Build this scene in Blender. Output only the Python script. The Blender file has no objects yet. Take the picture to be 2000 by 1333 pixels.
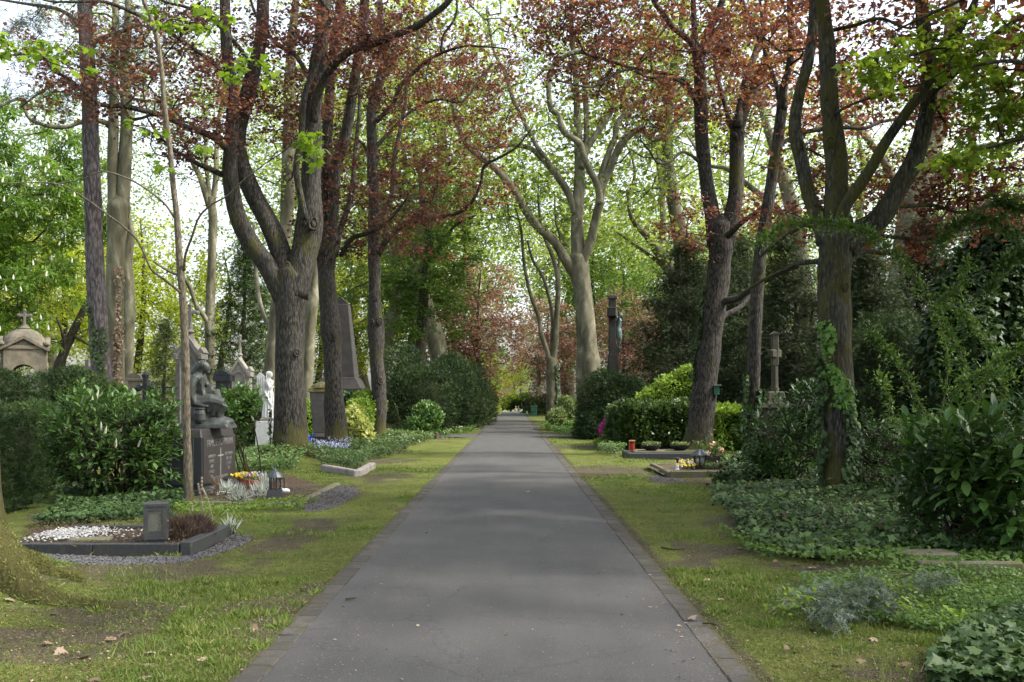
import bpy, math, random
import numpy as np
from mathutils import Vector

# ------------------------------------------------------------------ camera, sky, sun, exposure
scn = bpy.context.scene
F, EYE, HX, HY = 1944.44, 1.6, 1000.0, 780.0     # focal length in photo pixels, eye height, vanishing point
cd = bpy.data.cameras.new('camera'); cam = bpy.data.objects.new('camera', cd)
scn.collection.objects.link(cam); scn.camera = cam
cd.lens = 35; cd.sensor_width = 36; cd.shift_y = 0.0567
cd.clip_start = 0.1; cd.clip_end = 1500
cam.location = (0, 0, EYE); cam.rotation_euler = (math.radians(90), 0, 0)

SUN_EL, SUN_AZ = math.radians(46), math.radians(98)      # azimuth clockwise from +Y
w = bpy.data.worlds.new('World'); scn.world = w; w.use_nodes = True
nt = w.node_tree; nt.nodes.clear()
sky = nt.nodes.new('ShaderNodeTexSky'); sky.sky_type = 'NISHITA'; sky.sun_disc = False
sky.sun_elevation = SUN_EL; sky.sun_rotation = SUN_AZ; sky.air_density = 1.0; sky.dust_density = 4.0; sky.ozone_density = 1.0
bg = nt.nodes.new('ShaderNodeBackground'); bg.inputs['Strength'].default_value = 0.15
hs = nt.nodes.new('ShaderNodeHueSaturation'); hs.inputs['Saturation'].default_value = 0.45
out = nt.nodes.new('ShaderNodeOutputWorld')
nt.links.new(sky.outputs[0], hs.inputs['Color']); nt.links.new(hs.outputs[0], bg.inputs[0]); nt.links.new(bg.outputs[0], out.inputs[0])

ld = bpy.data.lights.new('sun', 'SUN'); ld.energy = 2.0; ld.angle = math.radians(3.0); ld.color = (1, 0.95, 0.86)
sun = bpy.data.objects.new('sun', ld); scn.collection.objects.link(sun)
sd = Vector((math.sin(SUN_AZ) * math.cos(SUN_EL), math.cos(SUN_AZ) * math.cos(SUN_EL), math.sin(SUN_EL)))
sun.rotation_euler = sd.to_track_quat('Z', 'Y').to_euler(); sun.location = (0, 0, 30)

vs = scn.view_settings
vs.view_transform = 'Standard'; vs.look = 'None'; vs.exposure = 1.85; vs.gamma = 1.0; vs.use_curve_mapping = False
scn.cycles.max_bounces = 7; scn.cycles.diffuse_bounces = 4; scn.cycles.transmission_bounces = 6
scn.cycles.transparent_max_bounces = 8; scn.cycles.use_denoising = True
scn.cycles.caustics_reflective = False; scn.cycles.caustics_refractive = False

COL = scn.collection
R = np.random.default_rng(11)

def G(px, py, z=0.0):
    Y = (EYE - z) * F / (py - HY)
    return np.array([(px - HX) * Y / F, Y, z])
def P(px, py, Y):
    return np.array([(px - HX) * Y / F, Y, EYE - (py - HY) * Y / F])

# ------------------------------------------------------------------ materials
def mat_new(name):
    m = bpy.data.materials.new(name); m.use_nodes = True; m.node_tree.nodes.clear(); return m, m.node_tree
def N(nt, t, **kw):
    n = nt.nodes.new(t)
    for k, v in kw.items():
        if k in n.inputs: n.inputs[k].default_value = v
        else: setattr(n, k, v)
    return n
def rgba(c): return (c[0], c[1], c[2], 1.0)
def ramp(nt, fac, stops):
    r = nt.nodes.new('ShaderNodeValToRGB'); e = r.color_ramp.elements
    while len(e) < len(stops): e.new(0.5)
    for q, (p, c) in zip(e, stops):
        q.position = p; q.color = rgba(c) if not isinstance(c, (int, float)) else (c, c, c, 1)
    nt.links.new(fac, r.inputs[0]); return r.outputs[0]
def mix(nt, fac, a, b, blend='MIX'):
    m = nt.nodes.new('ShaderNodeMix'); m.data_type = 'RGBA'; m.blend_type = blend
    for s, v in ((0, fac), (6, a), (7, b)):
        if isinstance(v, (int, float)): m.inputs[s].default_value = v
        elif isinstance(v, tuple): m.inputs[s].default_value = rgba(v)
        else: nt.links.new(v, m.inputs[s])
    return m.outputs[2]
def coords(nt, scale=(1, 1, 1), world=False):
    t = nt.nodes.new('ShaderNodeNewGeometry') if world else nt.nodes.new('ShaderNodeTexCoord')
    mp = nt.nodes.new('ShaderNodeMapping'); mp.inputs['Scale'].default_value = scale
    nt.links.new(t.outputs['Position' if world else 'Object'], mp.inputs[0]); return mp.outputs[0]
def noise(nt, vec, scale, detail=4, rough=0.55, dist=0.0):
    n = N(nt, 'ShaderNodeTexNoise', Scale=scale, Detail=detail, Roughness=rough, Distortion=dist)
    nt.links.new(vec, n.inputs['Vector']); return n.outputs[0]
def voro(nt, vec, scale, feature='F1', rnd=1.0):
    n = nt.nodes.new('ShaderNodeTexVoronoi'); n.feature = feature
    n.inputs['Scale'].default_value = scale; n.inputs['Randomness'].default_value = rnd
    nt.links.new(vec, n.inputs['Vector']); return n
def finish(m, nt, col, rough=0.8, bump=None, bd=0.02, bs=0.6, metal=0.0, spec=0.3):
    p = N(nt, 'ShaderNodeBsdfPrincipled', Metallic=metal)
    p.inputs['Specular IOR Level'].default_value = spec
    if isinstance(rough, (int, float)): p.inputs['Roughness'].default_value = rough
    else: nt.links.new(rough, p.inputs['Roughness'])
    if isinstance(col, tuple): p.inputs['Base Color'].default_value = rgba(col)
    else: nt.links.new(col, p.inputs['Base Color'])
    if bump is not None:
        b = N(nt, 'ShaderNodeBump', Strength=bs, Distance=bd); nt.links.new(bump, b.inputs['Height'])
        nt.links.new(b.outputs[0], p.inputs['Normal'])
    o = nt.nodes.new('ShaderNodeOutputMaterial'); nt.links.new(p.outputs[0], o.inputs[0]); return m

def leaf_mat(name, c1, c2, trans=0.4, rough=0.5, c3=None, spec=0.3, objvar=0.25):
    m, nt = mat_new(name)
    a = nt.nodes.new('ShaderNodeAttribute'); a.attribute_name = 'var'
    stops = [(0.0, c1), (1.0, c2)] if c3 is None else [(0.0, c1), (0.75, c2), (1.0, c3)]
    col = ramp(nt, a.outputs['Fac'], stops)
    oi = nt.nodes.new('ShaderNodeObjectInfo')
    h = nt.nodes.new('ShaderNodeHueSaturation')
    v = N(nt, 'ShaderNodeMapRange'); v.inputs['To Min'].default_value = 1 - objvar; v.inputs['To Max'].default_value = 1 + objvar
    nt.links.new(oi.outputs['Random'], v.inputs['Value']); nt.links.new(v.outputs[0], h.inputs['Value'])
    nt.links.new(col, h.inputs['Color']); col = h.outputs[0]
    p = N(nt, 'ShaderNodeBsdfPrincipled', Roughness=rough); p.inputs['Specular IOR Level'].default_value = spec
    nt.links.new(col, p.inputs['Base Color'])
    t = nt.nodes.new('ShaderNodeBsdfTranslucent')
    br = N(nt, 'ShaderNodeBrightContrast'); nt.links.new(mix(nt, 1.0, col, (1.5, 1.5, 0.9), 'MULTIPLY'), br.inputs[0])
    nt.links.new(br.outputs[0], t.inputs[0])
    s = nt.nodes.new('ShaderNodeMixShader'); s.inputs[0].default_value = trans
    nt.links.new(p.outputs[0], s.inputs[1]); nt.links.new(t.outputs[0], s.inputs[2])
    o = nt.nodes.new('ShaderNodeOutputMaterial'); nt.links.new(s.outputs[0], o.inputs[0]); return m

def bark_mat(name, dark, light, moss=0.35, ridge=9.0, mossc=(0.055, 0.054, 0.016), bd=0.03):
    m, nt = mat_new(name)
    v = coords(nt, (1, 1, 0.24))
    r1 = noise(nt, v, ridge * 3.4, 7, 0.72, 0.9)
    vv = voro(nt, v, ridge * 3.2, 'F1')
    big = noise(nt, coords(nt), 1.3, 4, 0.6)
    col = ramp(nt, r1, [(0.38, dark), (0.6, light)])
    col = mix(nt, ramp(nt, vv.outputs['Distance'], [(0.3, 0.0), (0.7, 0.85)]), col, tuple(x * 0.45 for x in dark))
    col = mix(nt, ramp(nt, big, [(0.4, 0.0), (0.62, 0.35)]), col, tuple(x * 0.55 + 0.005 for x in light))
    # moss and grey lichen, thicker towards the foot
    tc = nt.nodes.new('ShaderNodeTexCoord'); sx = nt.nodes.new('ShaderNodeSeparateXYZ'); nt.links.new(tc.outputs['Object'], sx.inputs[0])
    hz = N(nt, 'ShaderNodeMapRange'); nt.links.new(sx.outputs[2], hz.inputs['Value'])
    hz.inputs['From Min'].default_value = 0.0; hz.inputs['From Max'].default_value = 1.0
    hz.inputs['To Min'].default_value = 0.22; hz.inputs['To Max'].default_value = 0.0
    mn = noise(nt, coords(nt, (1, 1, 0.5)), 2.2, 7, 0.72)
    ad = N(nt, 'ShaderNodeMath', operation='ADD'); nt.links.new(mn, ad.inputs[0]); nt.links.new(hz.outputs[0], ad.inputs[1])
    mf = ramp(nt, ad.outputs[0], [(0.63 - moss * 0.3, 0.0), (0.75 - moss * 0.3, 0.85)])
    col = mix(nt, mf, col, mossc)
    ln = noise(nt, coords(nt), 14, 5, 0.7)
    col = mix(nt, ramp(nt, ln, [(0.62, 0.0), (0.72, 0.35)]), col, (0.2, 0.21, 0.17))
    hgt = mix(nt, 0.45, r1, vv.outputs['Distance'])
    return finish(m, nt, col, 0.9, hgt, bd, 0.9, spec=0.12)

def plane_bark(name):
    m, nt = mat_new(name)
    v = coords(nt, (1, 1, 0.4))
    n0 = noise(nt, v, 2.3, 3, 0.5, 0.9); n1 = noise(nt, v, 5.5, 3, 0.5, 1.2)
    col = ramp(nt, n0, [(0.30, (0.045, 0.042, 0.028)), (0.42, (0.08, 0.076, 0.048)), (0.56, (0.135, 0.128, 0.085)), (0.7, (0.23, 0.22, 0.155))])
    p = ramp(nt, n1, [(0.52, 0.0), (0.55, 1.0)])
    col = mix(nt, mix(nt, 0.55, p, (0, 0, 0)), col, (0.1, 0.095, 0.062))
    f = noise(nt, v, 16, 4, 0.6)
    col = mix(nt, ramp(nt, f, [(0.58, 0.0), (0.66, 0.5)]), col, (0.09, 0.08, 0.05))
    return finish(m, nt, col, 0.85, mix(nt, 0.5, n1, f), 0.02, 0.5, spec=0.15)

def stone_mat(name, c1, c2, scale=6, moss=0.3, rough=0.85, stain=(0.05, 0.05, 0.035), bd=0.006):
    m, nt = mat_new(name)
    v = coords(nt); a = noise(nt, v, scale, 6, 0.65); b = noise(nt, v, scale * 9, 4, 0.6); c = noise(nt, coords(nt, (1, 1, 0.5)), scale * 0.5, 7, 0.7)
    col = ramp(nt, a, [(0.3, c1), (0.7, c2)])
    col = mix(nt, 0.3, col, mix(nt, ramp(nt, b, [(0.35, 0.0), (0.65, 1.0)]), tuple(x * 0.6 for x in c1), tuple(min(1, x * 1.2) for x in c2)))
    col = mix(nt, ramp(nt, c, [(0.60 - moss * 0.25, 0.0), (0.75 - moss * 0.2, 0.8)]), col, stain)
    return finish(m, nt, col, rough, mix(nt, 0.5, a, b), bd, 0.5)

def flat_mat(name, c, rough=0.6, metal=0.0, var=0.15, spec=0.3):
    m, nt = mat_new(name); n = noise(nt, coords(nt), 18, 4, 0.6)
    col = ramp(nt, n, [(0.3, tuple(x * (1 - var) for x in c)), (0.7, tuple(min(1, x * (1 + var)) for x in c))])
    return finish(m, nt, col, rough, n, 0.002, 0.3, metal, spec)

M = {}
M['maple_bark'] = bark_mat('maple_bark', (0.021, 0.019, 0.0165), (0.092, 0.085, 0.074), 0.3, 9)
M['mossy_bark'] = bark_mat('mossy_bark', (0.024, 0.023, 0.019), (0.1, 0.095, 0.079), 0.55, 9)
M['root_bark'] = bark_mat('root_bark', (0.028, 0.023, 0.017), (0.085, 0.07, 0.05), 0.6, 8, mossc=(.05, .048, .013))
M['pine_bark'] = bark_mat('pine_bark', (0.075, 0.066, 0.068), (0.2, 0.175, 0.175), 0.05, 7, bd=0.04)
M['slim_bark'] = bark_mat('slim_bark', (0.12, 0.1, 0.07), (0.22, 0.19, 0.14), 0.1, 14, bd=0.006)
M['twig_bark'] = bark_mat('twig_bark', (0.03, 0.026, 0.02), (0.075, 0.065, 0.05), 0.1, 14)
M['far_bark'] = bark_mat('far_bark', (0.04, 0.036, 0.028), (0.1, 0.09, 0.07), 0.3, 5)
M['plane_bark'] = plane_bark('plane_bark')
LM = {
 'red': leaf_mat('red_leaf', (0.075, 0.026, 0.027), (0.15, 0.05, 0.044), 0.5, 0.5, (0.22, 0.11, 0.05)),
 'purple': leaf_mat('purple_leaf', (0.055, 0.025, 0.027), (0.1, 0.036, 0.034), 0.42, 0.5, (0.15, 0.07, 0.035)),
 'lime': leaf_mat('lime_leaf', (0.12, 0.2, 0.02), (0.2, 0.3, 0.035), 0.55, 0.5),
 'maple_green': leaf_mat('maple_green_leaf', (0.1, 0.17, 0.018), (0.2, 0.28, 0.035), 0.5, 0.5),
 'plane': leaf_mat('plane_leaf', (0.1, 0.15, 0.03), (0.2, 0.26, 0.065), 0.62, 0.6, (0.25, 0.28, 0.09)),
 'yellow': leaf_mat('yellow_leaf', (0.2, 0.25, 0.025), (0.34, 0.38, 0.04), 0.55, 0.6),
 'green': leaf_mat('green_leaf', (0.05, 0.1, 0.018), (0.11, 0.19, 0.03), 0.45, 0.6),
 'chestnut': leaf_mat('chestnut_leaf', (0.055, 0.115, 0.014), (0.13, 0.22, 0.028), 0.4, 0.5, objvar=0.05),
 'copper': leaf_mat('copper_leaf', (0.135, 0.065, 0.064), (0.26, 0.14, 0.135), 0.45, 0.6, (0.2, 0.2, 0.08)),
 'brown': leaf_mat('brown_twig_leaf', (0.13, 0.105, 0.07), (0.24, 0.2, 0.14), 0.3, 0.8),
 'yew': leaf_mat('yew_needle', (0.01, 0.024, 0.008), (0.036, 0.064, 0.018), 0.15, 0.6, (0.055, 0.08, 0.022), spec=.15),
 'hemlock': leaf_mat('hemlock_needle', (0.018, 0.032, 0.013), (0.055, 0.075, 0.033), 0.2, 0.7, spec=.12),
 'pine': leaf_mat('pine_needle', (0.06, 0.085, 0.06), (0.12, 0.15, 0.115), 0.3, 0.6),
 'thuja': leaf_mat('thuja_leaf', (0.1, 0.14, 0.05), (0.2, 0.25, 0.1), 0.35, 0.6),
 'laurel': leaf_mat('laurel_leaf', (0.022, 0.058, 0.012), (0.055, 0.12, 0.024), 0.18, 0.42, (0.07, 0.13, 0.028), spec=0.35, objvar=0.12),
 'rhodo': leaf_mat('rhododendron_leaf', (0.035, 0.08, 0.018), (0.08, 0.15, 0.035), 0.22, 0.45, (0.11, 0.18, 0.045), spec=0.3, objvar=0.1),
 'hedge': leaf_mat('hedge_leaf', (0.02, 0.042, 0.01), (0.06, 0.1, 0.022), 0.2, 0.4, (0.11, 0.17, 0.035), spec=0.4),
 'bright': leaf_mat('bright_shrub_leaf', (0.08, 0.14, 0.02), (0.16, 0.24, 0.035), 0.4, 0.5, (0.22, 0.3, 0.06)),
 'varieg': leaf_mat('variegated_leaf', (0.14, 0.18, 0.04), (0.4, 0.42, 0.14), 0.35, 0.4, (0.5, 0.5, 0.25)),
 'ivy': leaf_mat('ivy_leaf', (0.016, 0.036, 0.011), (0.038, 0.075, 0.02), 0.15, 0.5, (0.065, 0.11, 0.03), spec=0.25, objvar=0.1),
 'ivy_new': leaf_mat('young_ivy_leaf', (0.05, 0.12, 0.02), (0.12, 0.22, 0.035), 0.35, 0.4, spec=0.4),
 'cover': leaf_mat('cover_leaf', (0.03, 0.06, 0.018), (0.075, 0.13, 0.035), 0.25, 0.5, (0.11, 0.17, 0.05)),
 'herb': leaf_mat('herb_leaf', (0.05, 0.1, 0.02), (0.1, 0.18, 0.035), 0.35, 0.5, (0.15, 0.22, 0.06)),
 'grass': leaf_mat('grass_blade', (0.06, 0.1, 0.018), (0.125, 0.18, 0.034), 0.35, 0.6, (0.22, 0.2, 0.08), objvar=0.0),
 'moss': leaf_mat('moss_pile', (0.055, 0.07, 0.016), (0.125, 0.14, 0.033), 0.2, 0.8, (0.2, 0.18, 0.065), objvar=0),
 'silver': leaf_mat('silver_leaf', (0.3, 0.33, 0.3), (0.5, 0.53, 0.5), 0.2, 0.8),
 'heather': leaf_mat('heather_sprig', (0.045, 0.03, 0.024), (0.11, 0.07, 0.055), 0.2, 0.8, (0.09, 0.1, 0.04)),
 'magenta': leaf_mat('magenta_petal', (0.3, 0.02, 0.22), (0.45, 0.04, 0.33), 0.3, 0.6),
 'blue': leaf_mat('blue_petal', (0.1, 0.14, 0.36), (0.5, 0.52, 0.62), 0.2, 0.7),
 'white': leaf_mat('white_petal', (0.55, 0.55, 0.48), (0.8, 0.8, 0.75), 0.2, 0.7),
 'yellowp': leaf_mat('yellow_petal', (0.6, 0.42, 0.02), (0.75, 0.6, 0.04), 0.2, 0.6),
 'violet': leaf_mat('violet_petal', (0.08, 0.04, 0.25), (0.25, 0.15, 0.45), 0.2, 0.6),
 'pink': leaf_mat('pink_petal', (0.65, 0.35, 0.3), (0.75, 0.55, 0.5), 0.2, 0.6),
 'dead': leaf_mat('dead_leaf', (0.07, 0.045, 0.028), (0.17, 0.12, 0.078), 0.1, 0.8, (0.3, 0.235, 0.17)),
 'gravel': leaf_mat('gravel_chip', (0.05, 0.05, 0.052), (0.14, 0.14, 0.145), 0.0, 0.9),
 'pebble': leaf_mat('white_pebble', (0.3, 0.29, 0.27), (0.58, 0.57, 0.55), 0.0, 0.8),
 'debris': leaf_mat('cut_conifer_needle', (0.04, 0.065, 0.03), (0.1, 0.135, 0.085), 0.2, 0.6, (0.18, 0.23, 0.2)),
 'mould': leaf_mat('mulch_chip', (0.04, 0.028, 0.018), (0.12, 0.085, 0.055), 0.0, 0.9),
}
M['core'] = flat_mat('inner_shade_fill', (0.012, 0.016, 0.008), 1.0, spec=0.0)  # near-black fill standing in for the shade inside dense shrubs

# ------------------------------------------------------------------ object helpers
def tag(o, label=None, cat=None, group=None, kind=None):
    if label: o['label'] = label
    if cat: o['category'] = cat
    if group: o['group'] = group
    if kind: o['kind'] = kind
    return o
def thing(name, loc, label, cat, group=None, rotz=0.0):
    o = bpy.data.objects.new(name, None); COL.objects.link(o); o.location = [float(x) for x in loc]
    o.rotation_euler = (0, 0, rotz); o.empty_display_size = 0.2
    return tag(o, label, cat, group)
def np_mesh(name, V, faces_flat, starts, totals):
    me = bpy.data.meshes.new(name)
    me.vertices.add(len(V)); me.vertices.foreach_set('co', np.ascontiguousarray(V, dtype=np.float32).ravel())
    me.loops.add(len(faces_flat)); me.loops.foreach_set('vertex_index', np.ascontiguousarray(faces_flat, dtype=np.int32))
    me.polygons.add(len(starts)); me.polygons.foreach_set('loop_start', np.ascontiguousarray(starts, dtype=np.int32))
    try: me.polygons.foreach_set('loop_total', np.ascontiguousarray(totals, dtype=np.int32))
    except Exception: pass
    me.update(calc_edges=True); return me
def link(name, me, mat, parent=None, origin=None, label=None):
    o = bpy.data.objects.new(name, me); COL.objects.link(o)
    if mat is not None: me.materials.append(mat)
    if parent is not None: o.parent = parent
    elif origin is not None: o.location = [float(x) for x in origin]
    if label: o['label'] = label
    return o

class MB:
    """collects boxes, tubes, lathes ... in world coordinates, built as one mesh relative to an origin"""
    def __init__(s): s.v = []; s.f = []; s.n = 0
    def add(s, V, Fc):
        V = np.asarray(V, float); s.v.append(V); s.f.extend([tuple(int(i) + s.n for i in f) for f in Fc]); s.n += len(V); return s
    def box(s, c, d, rz=0.0, top=1.0, bevel=0.0, topy=None):
        topy = top if topy is None else topy
        x, y, z = [q / 2 for q in d]; V = []
        if bevel <= 0:
            for zz, kx, ky in ((-z, 1, 1), (z, top, topy)):
                for a, b in ((-1, -1), (1, -1), (1, 1), (-1, 1)): V.append((a * x * kx, b * y * ky, zz))
            Fc = [(3, 2, 1, 0), (4, 5, 6, 7), (0, 1, 5, 4), (1, 2, 6, 5), (2, 3, 7, 6), (3, 0, 4, 7)]
        else:
            b = bevel
            rings = [(-z, 0), (z - b, 0), (z, b)]
            for zz, inset in rings:
                t = (zz + z) / (2 * z); kx = 1 + (top - 1) * t; ky = 1 + (topy - 1) * t
                X, Y = x * kx - inset, y * ky - inset; q = min(b, X * .5, Y * .5)
                for a, c2 in ((-1, -1), (1, -1), (1, 1), (-1, 1)):
                    if a * c2 > 0: V += [(a * X, c2 * (Y - q), zz), (a * (X - q), c2 * Y, zz)] if a > 0 else [(a * X, c2 * (Y - q), zz), (a * (X - q), c2 * Y, zz)]
                    else: V += [(a * (X - q), c2 * Y, zz), (a * X, c2 * (Y - q), zz)]
            ring0 = np.array(V[:8]); ang = np.argsort(np.arctan2(ring0[:, 1], ring0[:, 0]))
            V = [V[k * 8 + i] for k in range(3) for i in ang]
            Fc = [tuple(range(7, -1, -1)), tuple(range(16, 24))]
            for k in (0, 8):
                for i in range(8): j = (i + 1) % 8; Fc.append((k + i, k + j, k + 8 + j, k + 8 + i))
        V = np.array(V, float); cs, sn = math.cos(rz), math.sin(rz)
        V = np.stack([V[:, 0] * cs - V[:, 1] * sn, V[:, 0] * sn + V[:, 1] * cs, V[:, 2]], 1) + np.array(c, float)
        return s.add(V, Fc)
    def lathe(s, c, prof, n=16, sx=1.0, sy=1.0, rz=0.0, cap=True):
        th = np.arange(n) / n * 2 * math.pi + rz; V = []
        for r, z in prof: V.append(np.stack([np.cos(th) * r * sx, np.sin(th) * r * sy, np.full(n, z)], 1))
        V = np.concatenate(V) + np.array(c, float); Fc = []
        for k in range(len(prof) - 1):
            for i in range(n): j = (i + 1) % n; Fc.append((k * n + i, k * n + j, (k + 1) * n + j, (k + 1) * n + i))
        if cap: Fc += [tuple(range(n - 1, -1, -1)), tuple(range((len(prof) - 1) * n, len(prof) * n))]
        return s.add(V, Fc)
    def ell(s, c, r, n=12, m=8, rot=None):
        prof = [(math.sin(math.pi * k / m), -math.cos(math.pi * k / m)) for k in range(m + 1)]
        th = np.arange(n) / n * 2 * math.pi; V = []
        for a, z in prof: V.append(np.stack([np.cos(th) * a, np.sin(th) * a, np.full(n, z)], 1))
        V = np.concatenate(V) * np.array(r, float)
        if rot is not None: V = V @ np.array(rot).T
        V = V + np.array(c, float); Fc = []
        for k in range(m):
            for i in range(n): j = (i + 1) % n; Fc.append((k * n + i, k * n + j, (k + 1) * n + j, (k + 1) * n + i))
        return s.add(V, Fc)
    def tube(s, pts, rad, n=8, cap=True):
        V, Fc = tube_geo(pts, rad, n, cap); return s.add(V, Fc)
    def prism(s, poly, c, axis_u, axis_v, axis_w, depth):
        """poly (u,v) list extruded by depth along axis_w, centred"""
        u, v, w_ = [np.array(a, float) for a in (axis_u, axis_v, axis_w)]; c = np.array(c, float); k = len(poly)
        V = [c + p[0] * u + p[1] * v - w_ * depth / 2 for p in poly] + [c + p[0] * u + p[1] * v + w_ * depth / 2 for p in poly]
        Fc = [tuple(range(k - 1, -1, -1)), tuple(range(k, 2 * k))] + [(i, (i + 1) % k, k + (i + 1) % k, k + i) for i in range(k)]
        return s.add(V, Fc)
    def build(s, name, mat, parent=None, origin=None, smooth=False, label=None, mods=None):
        V = np.concatenate(s.v)
        o0 = np.array(parent.location if parent is not None and parent.parent is None else (origin if origin is not None else (0, 0, 0)), float)
        if parent is not None and parent.parent is not None:
            o0 = np.array(parent.parent.location, float)
        if parent is not None:
            root = parent if parent.parent is None else parent.parent
            a = root.rotation_euler[2]; V = V - o0
            if a: cs, sn = math.cos(-a), math.sin(-a); V = np.stack([V[:, 0] * cs - V[:, 1] * sn, V[:, 0] * sn + V[:, 1] * cs, V[:, 2]], 1)
        else: V = V - o0
        me = bpy.data.meshes.new(name); me.from_pydata([tuple(x) for x in V], [], s.f); me.update()
        if smooth: me.polygons.foreach_set('use_smooth', [True] * len(me.polygons))
        o = link(name, me, mat, parent, origin if parent is None else None, label)
        return o

def catmull(pts, per=5):
    p = np.asarray(pts, float); p = np.vstack([2 * p[0] - p[1], p, 2 * p[-1] - p[-2]]); outp = []
    for i in range(1, len(p) - 2):
        for t in np.arange(per) / per:
            a, b, c, d = p[i - 1], p[i], p[i + 1], p[i + 2]
            outp.append(0.5 * (2 * b + (c - a) * t + (2 * a - 5 * b + 4 * c - d) * t * t + (3 * b - a - 3 * c + d) * t ** 3))
    outp.append(p[-2]); return np.array(outp)

def tube_geo(pts, rad, n=8, cap=True, lump=0.0, seed=0, flare=None):
    pts = np.asarray(pts, float); k = len(pts); rad = np.broadcast_to(np.asarray(rad, float), (k,))
    t = np.gradient(pts, axis=0); t /= np.linalg.norm(t, axis=1)[:, None] + 1e-9
    ref = np.array([0.12, 0.99, 0.05]) if abs(t[:, 1]).mean() < 0.8 else np.array([0.99, 0.1, 0.05])
    u = np.cross(t, ref); u /= np.linalg.norm(u, axis=1)[:, None] + 1e-9; v = np.cross(t, u)
    th = np.arange(n) / n * 2 * math.pi
    rr = np.repeat(rad[:, None], n, 1)
    if lump:
        q = np.arange(k)[:, None] * 0.9
        rr = rr * (1 + lump * (np.sin(th[None] * 2 + q * 0.35 + seed) * 0.4 + np.sin(th[None] * 3 - q * 0.5 + seed * 2) * 0.35 + np.sin(q * 0.8 + seed * 3) * 0.35 + np.sin(th[None] * 5 + q * .9 + seed) * .25))
    if flare:
        h, amt, lob = flare
        e = np.exp(-np.maximum(pts[:, 2] - pts[:, 2].min(), 0) / h)[:, None]
        rr = rr * (1 + e * amt * (0.55 + 0.45 * np.cos(lob * th[None] + seed) + 0.2 * np.cos((lob + 2) * th[None] + seed * 2)))
    V = (pts[:, None] + rr[..., None] * (np.cos(th)[None, :, None] * u[:, None] + np.sin(th)[None, :, None] * v[:, None])).reshape(-1, 3)
    i = np.arange(k - 1)[:, None] * n; j = np.arange(n)[None]; j2 = (j + 1) % n
    Q = np.stack([i + j, i + j2, i + n + j2, i + n + j], -1).reshape(-1, 4)
    Fc = [tuple(q) for q in Q.tolist()]
    if cap: Fc += [tuple(range(n - 1, -1, -1)), tuple(range((k - 1) * n, k * n))]
    return V, Fc

class Tubes:
    """fast collector for quads only"""
    def __init__(s): s.V = []; s.Q = []; s.n = 0
    def add(s, pts, rad, n=4):
        pts = np.asarray(pts, float); k = len(pts); rad = np.broadcast_to(np.asarray(rad, float), (k,))
        t = np.gradient(pts, axis=0); t /= np.linalg.norm(t, axis=1)[:, None] + 1e-9
        ref = np.array([0.31, 0.77, 0.55]); u = np.cross(t, ref); u /= np.linalg.norm(u, axis=1)[:, None] + 1e-9; v = np.cross(t, u)
        th = np.arange(n) / n * 2 * math.pi
        V = (pts[:, None] + rad[:, None, None] * (np.cos(th)[None, :, None] * u[:, None] + np.sin(th)[None, :, None] * v[:, None])).reshape(-1, 3)
        i = np.arange(k - 1)[:, None] * n; j = np.arange(n)[None]; j2 = (j + 1) % n
        s.Q.append(np.stack([i + j, i + j2, i + n + j2, i + n + j], -1).reshape(-1, 4) + s.n); s.V.append(V); s.n += len(V)
    def many(s, A, B, r0, r1, C=None, n=3):
        """straight or one-bend thin twigs, fully vectorised: A start, C mid, B end"""
        A = np.asarray(A); B = np.asarray(B); m = len(A)
        if m == 0: return
        C = (A + B) / 2 if C is None else C
        t = B - A; t /= np.linalg.norm(t, axis=1)[:, None] + 1e-9
        u = np.cross(t, np.array([0.31, 0.77, 0.55])); u /= np.linalg.norm(u, axis=1)[:, None] + 1e-9; v = np.cross(t, u)
        th = np.arange(n) / n * 2 * math.pi
        ring = np.cos(th)[None, :, None] * u[:, None] + np.sin(th)[None, :, None] * v[:, None]
        r0 = np.broadcast_to(r0, (m,)); r1 = np.broadcast_to(r1, (m,))
        V = np.concatenate([A[:, None] + ring * r0[:, None, None], B[:, None] + ring * r1[:, None, None]], 1)
        j = np.arange(n); j2 = (j + 1) % n
        q = np.stack([j, j2, n + j2, n + j], -1)
        Q = (q[None] + (np.arange(m) * 2 * n)[:, None, None]).reshape(-1, 4)
        s.Q.append(Q + s.n); s.V.append(V.reshape(-1, 3)); s.n += m * 2 * n
    def build(s, name, mat, parent, origin, kind=None):
        V = np.concatenate(s.V) - np.asarray(origin); Q = np.concatenate(s.Q)
        me = np_mesh(name, V, Q.ravel(), np.arange(len(Q)) * 4, np.full(len(Q), 4))
        me.polygons.foreach_set('use_smooth', np.ones(len(Q), bool))
        o = link(name, me, mat, parent, None if parent is not None else origin)
        if kind: o['kind'] = kind
        return o

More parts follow.
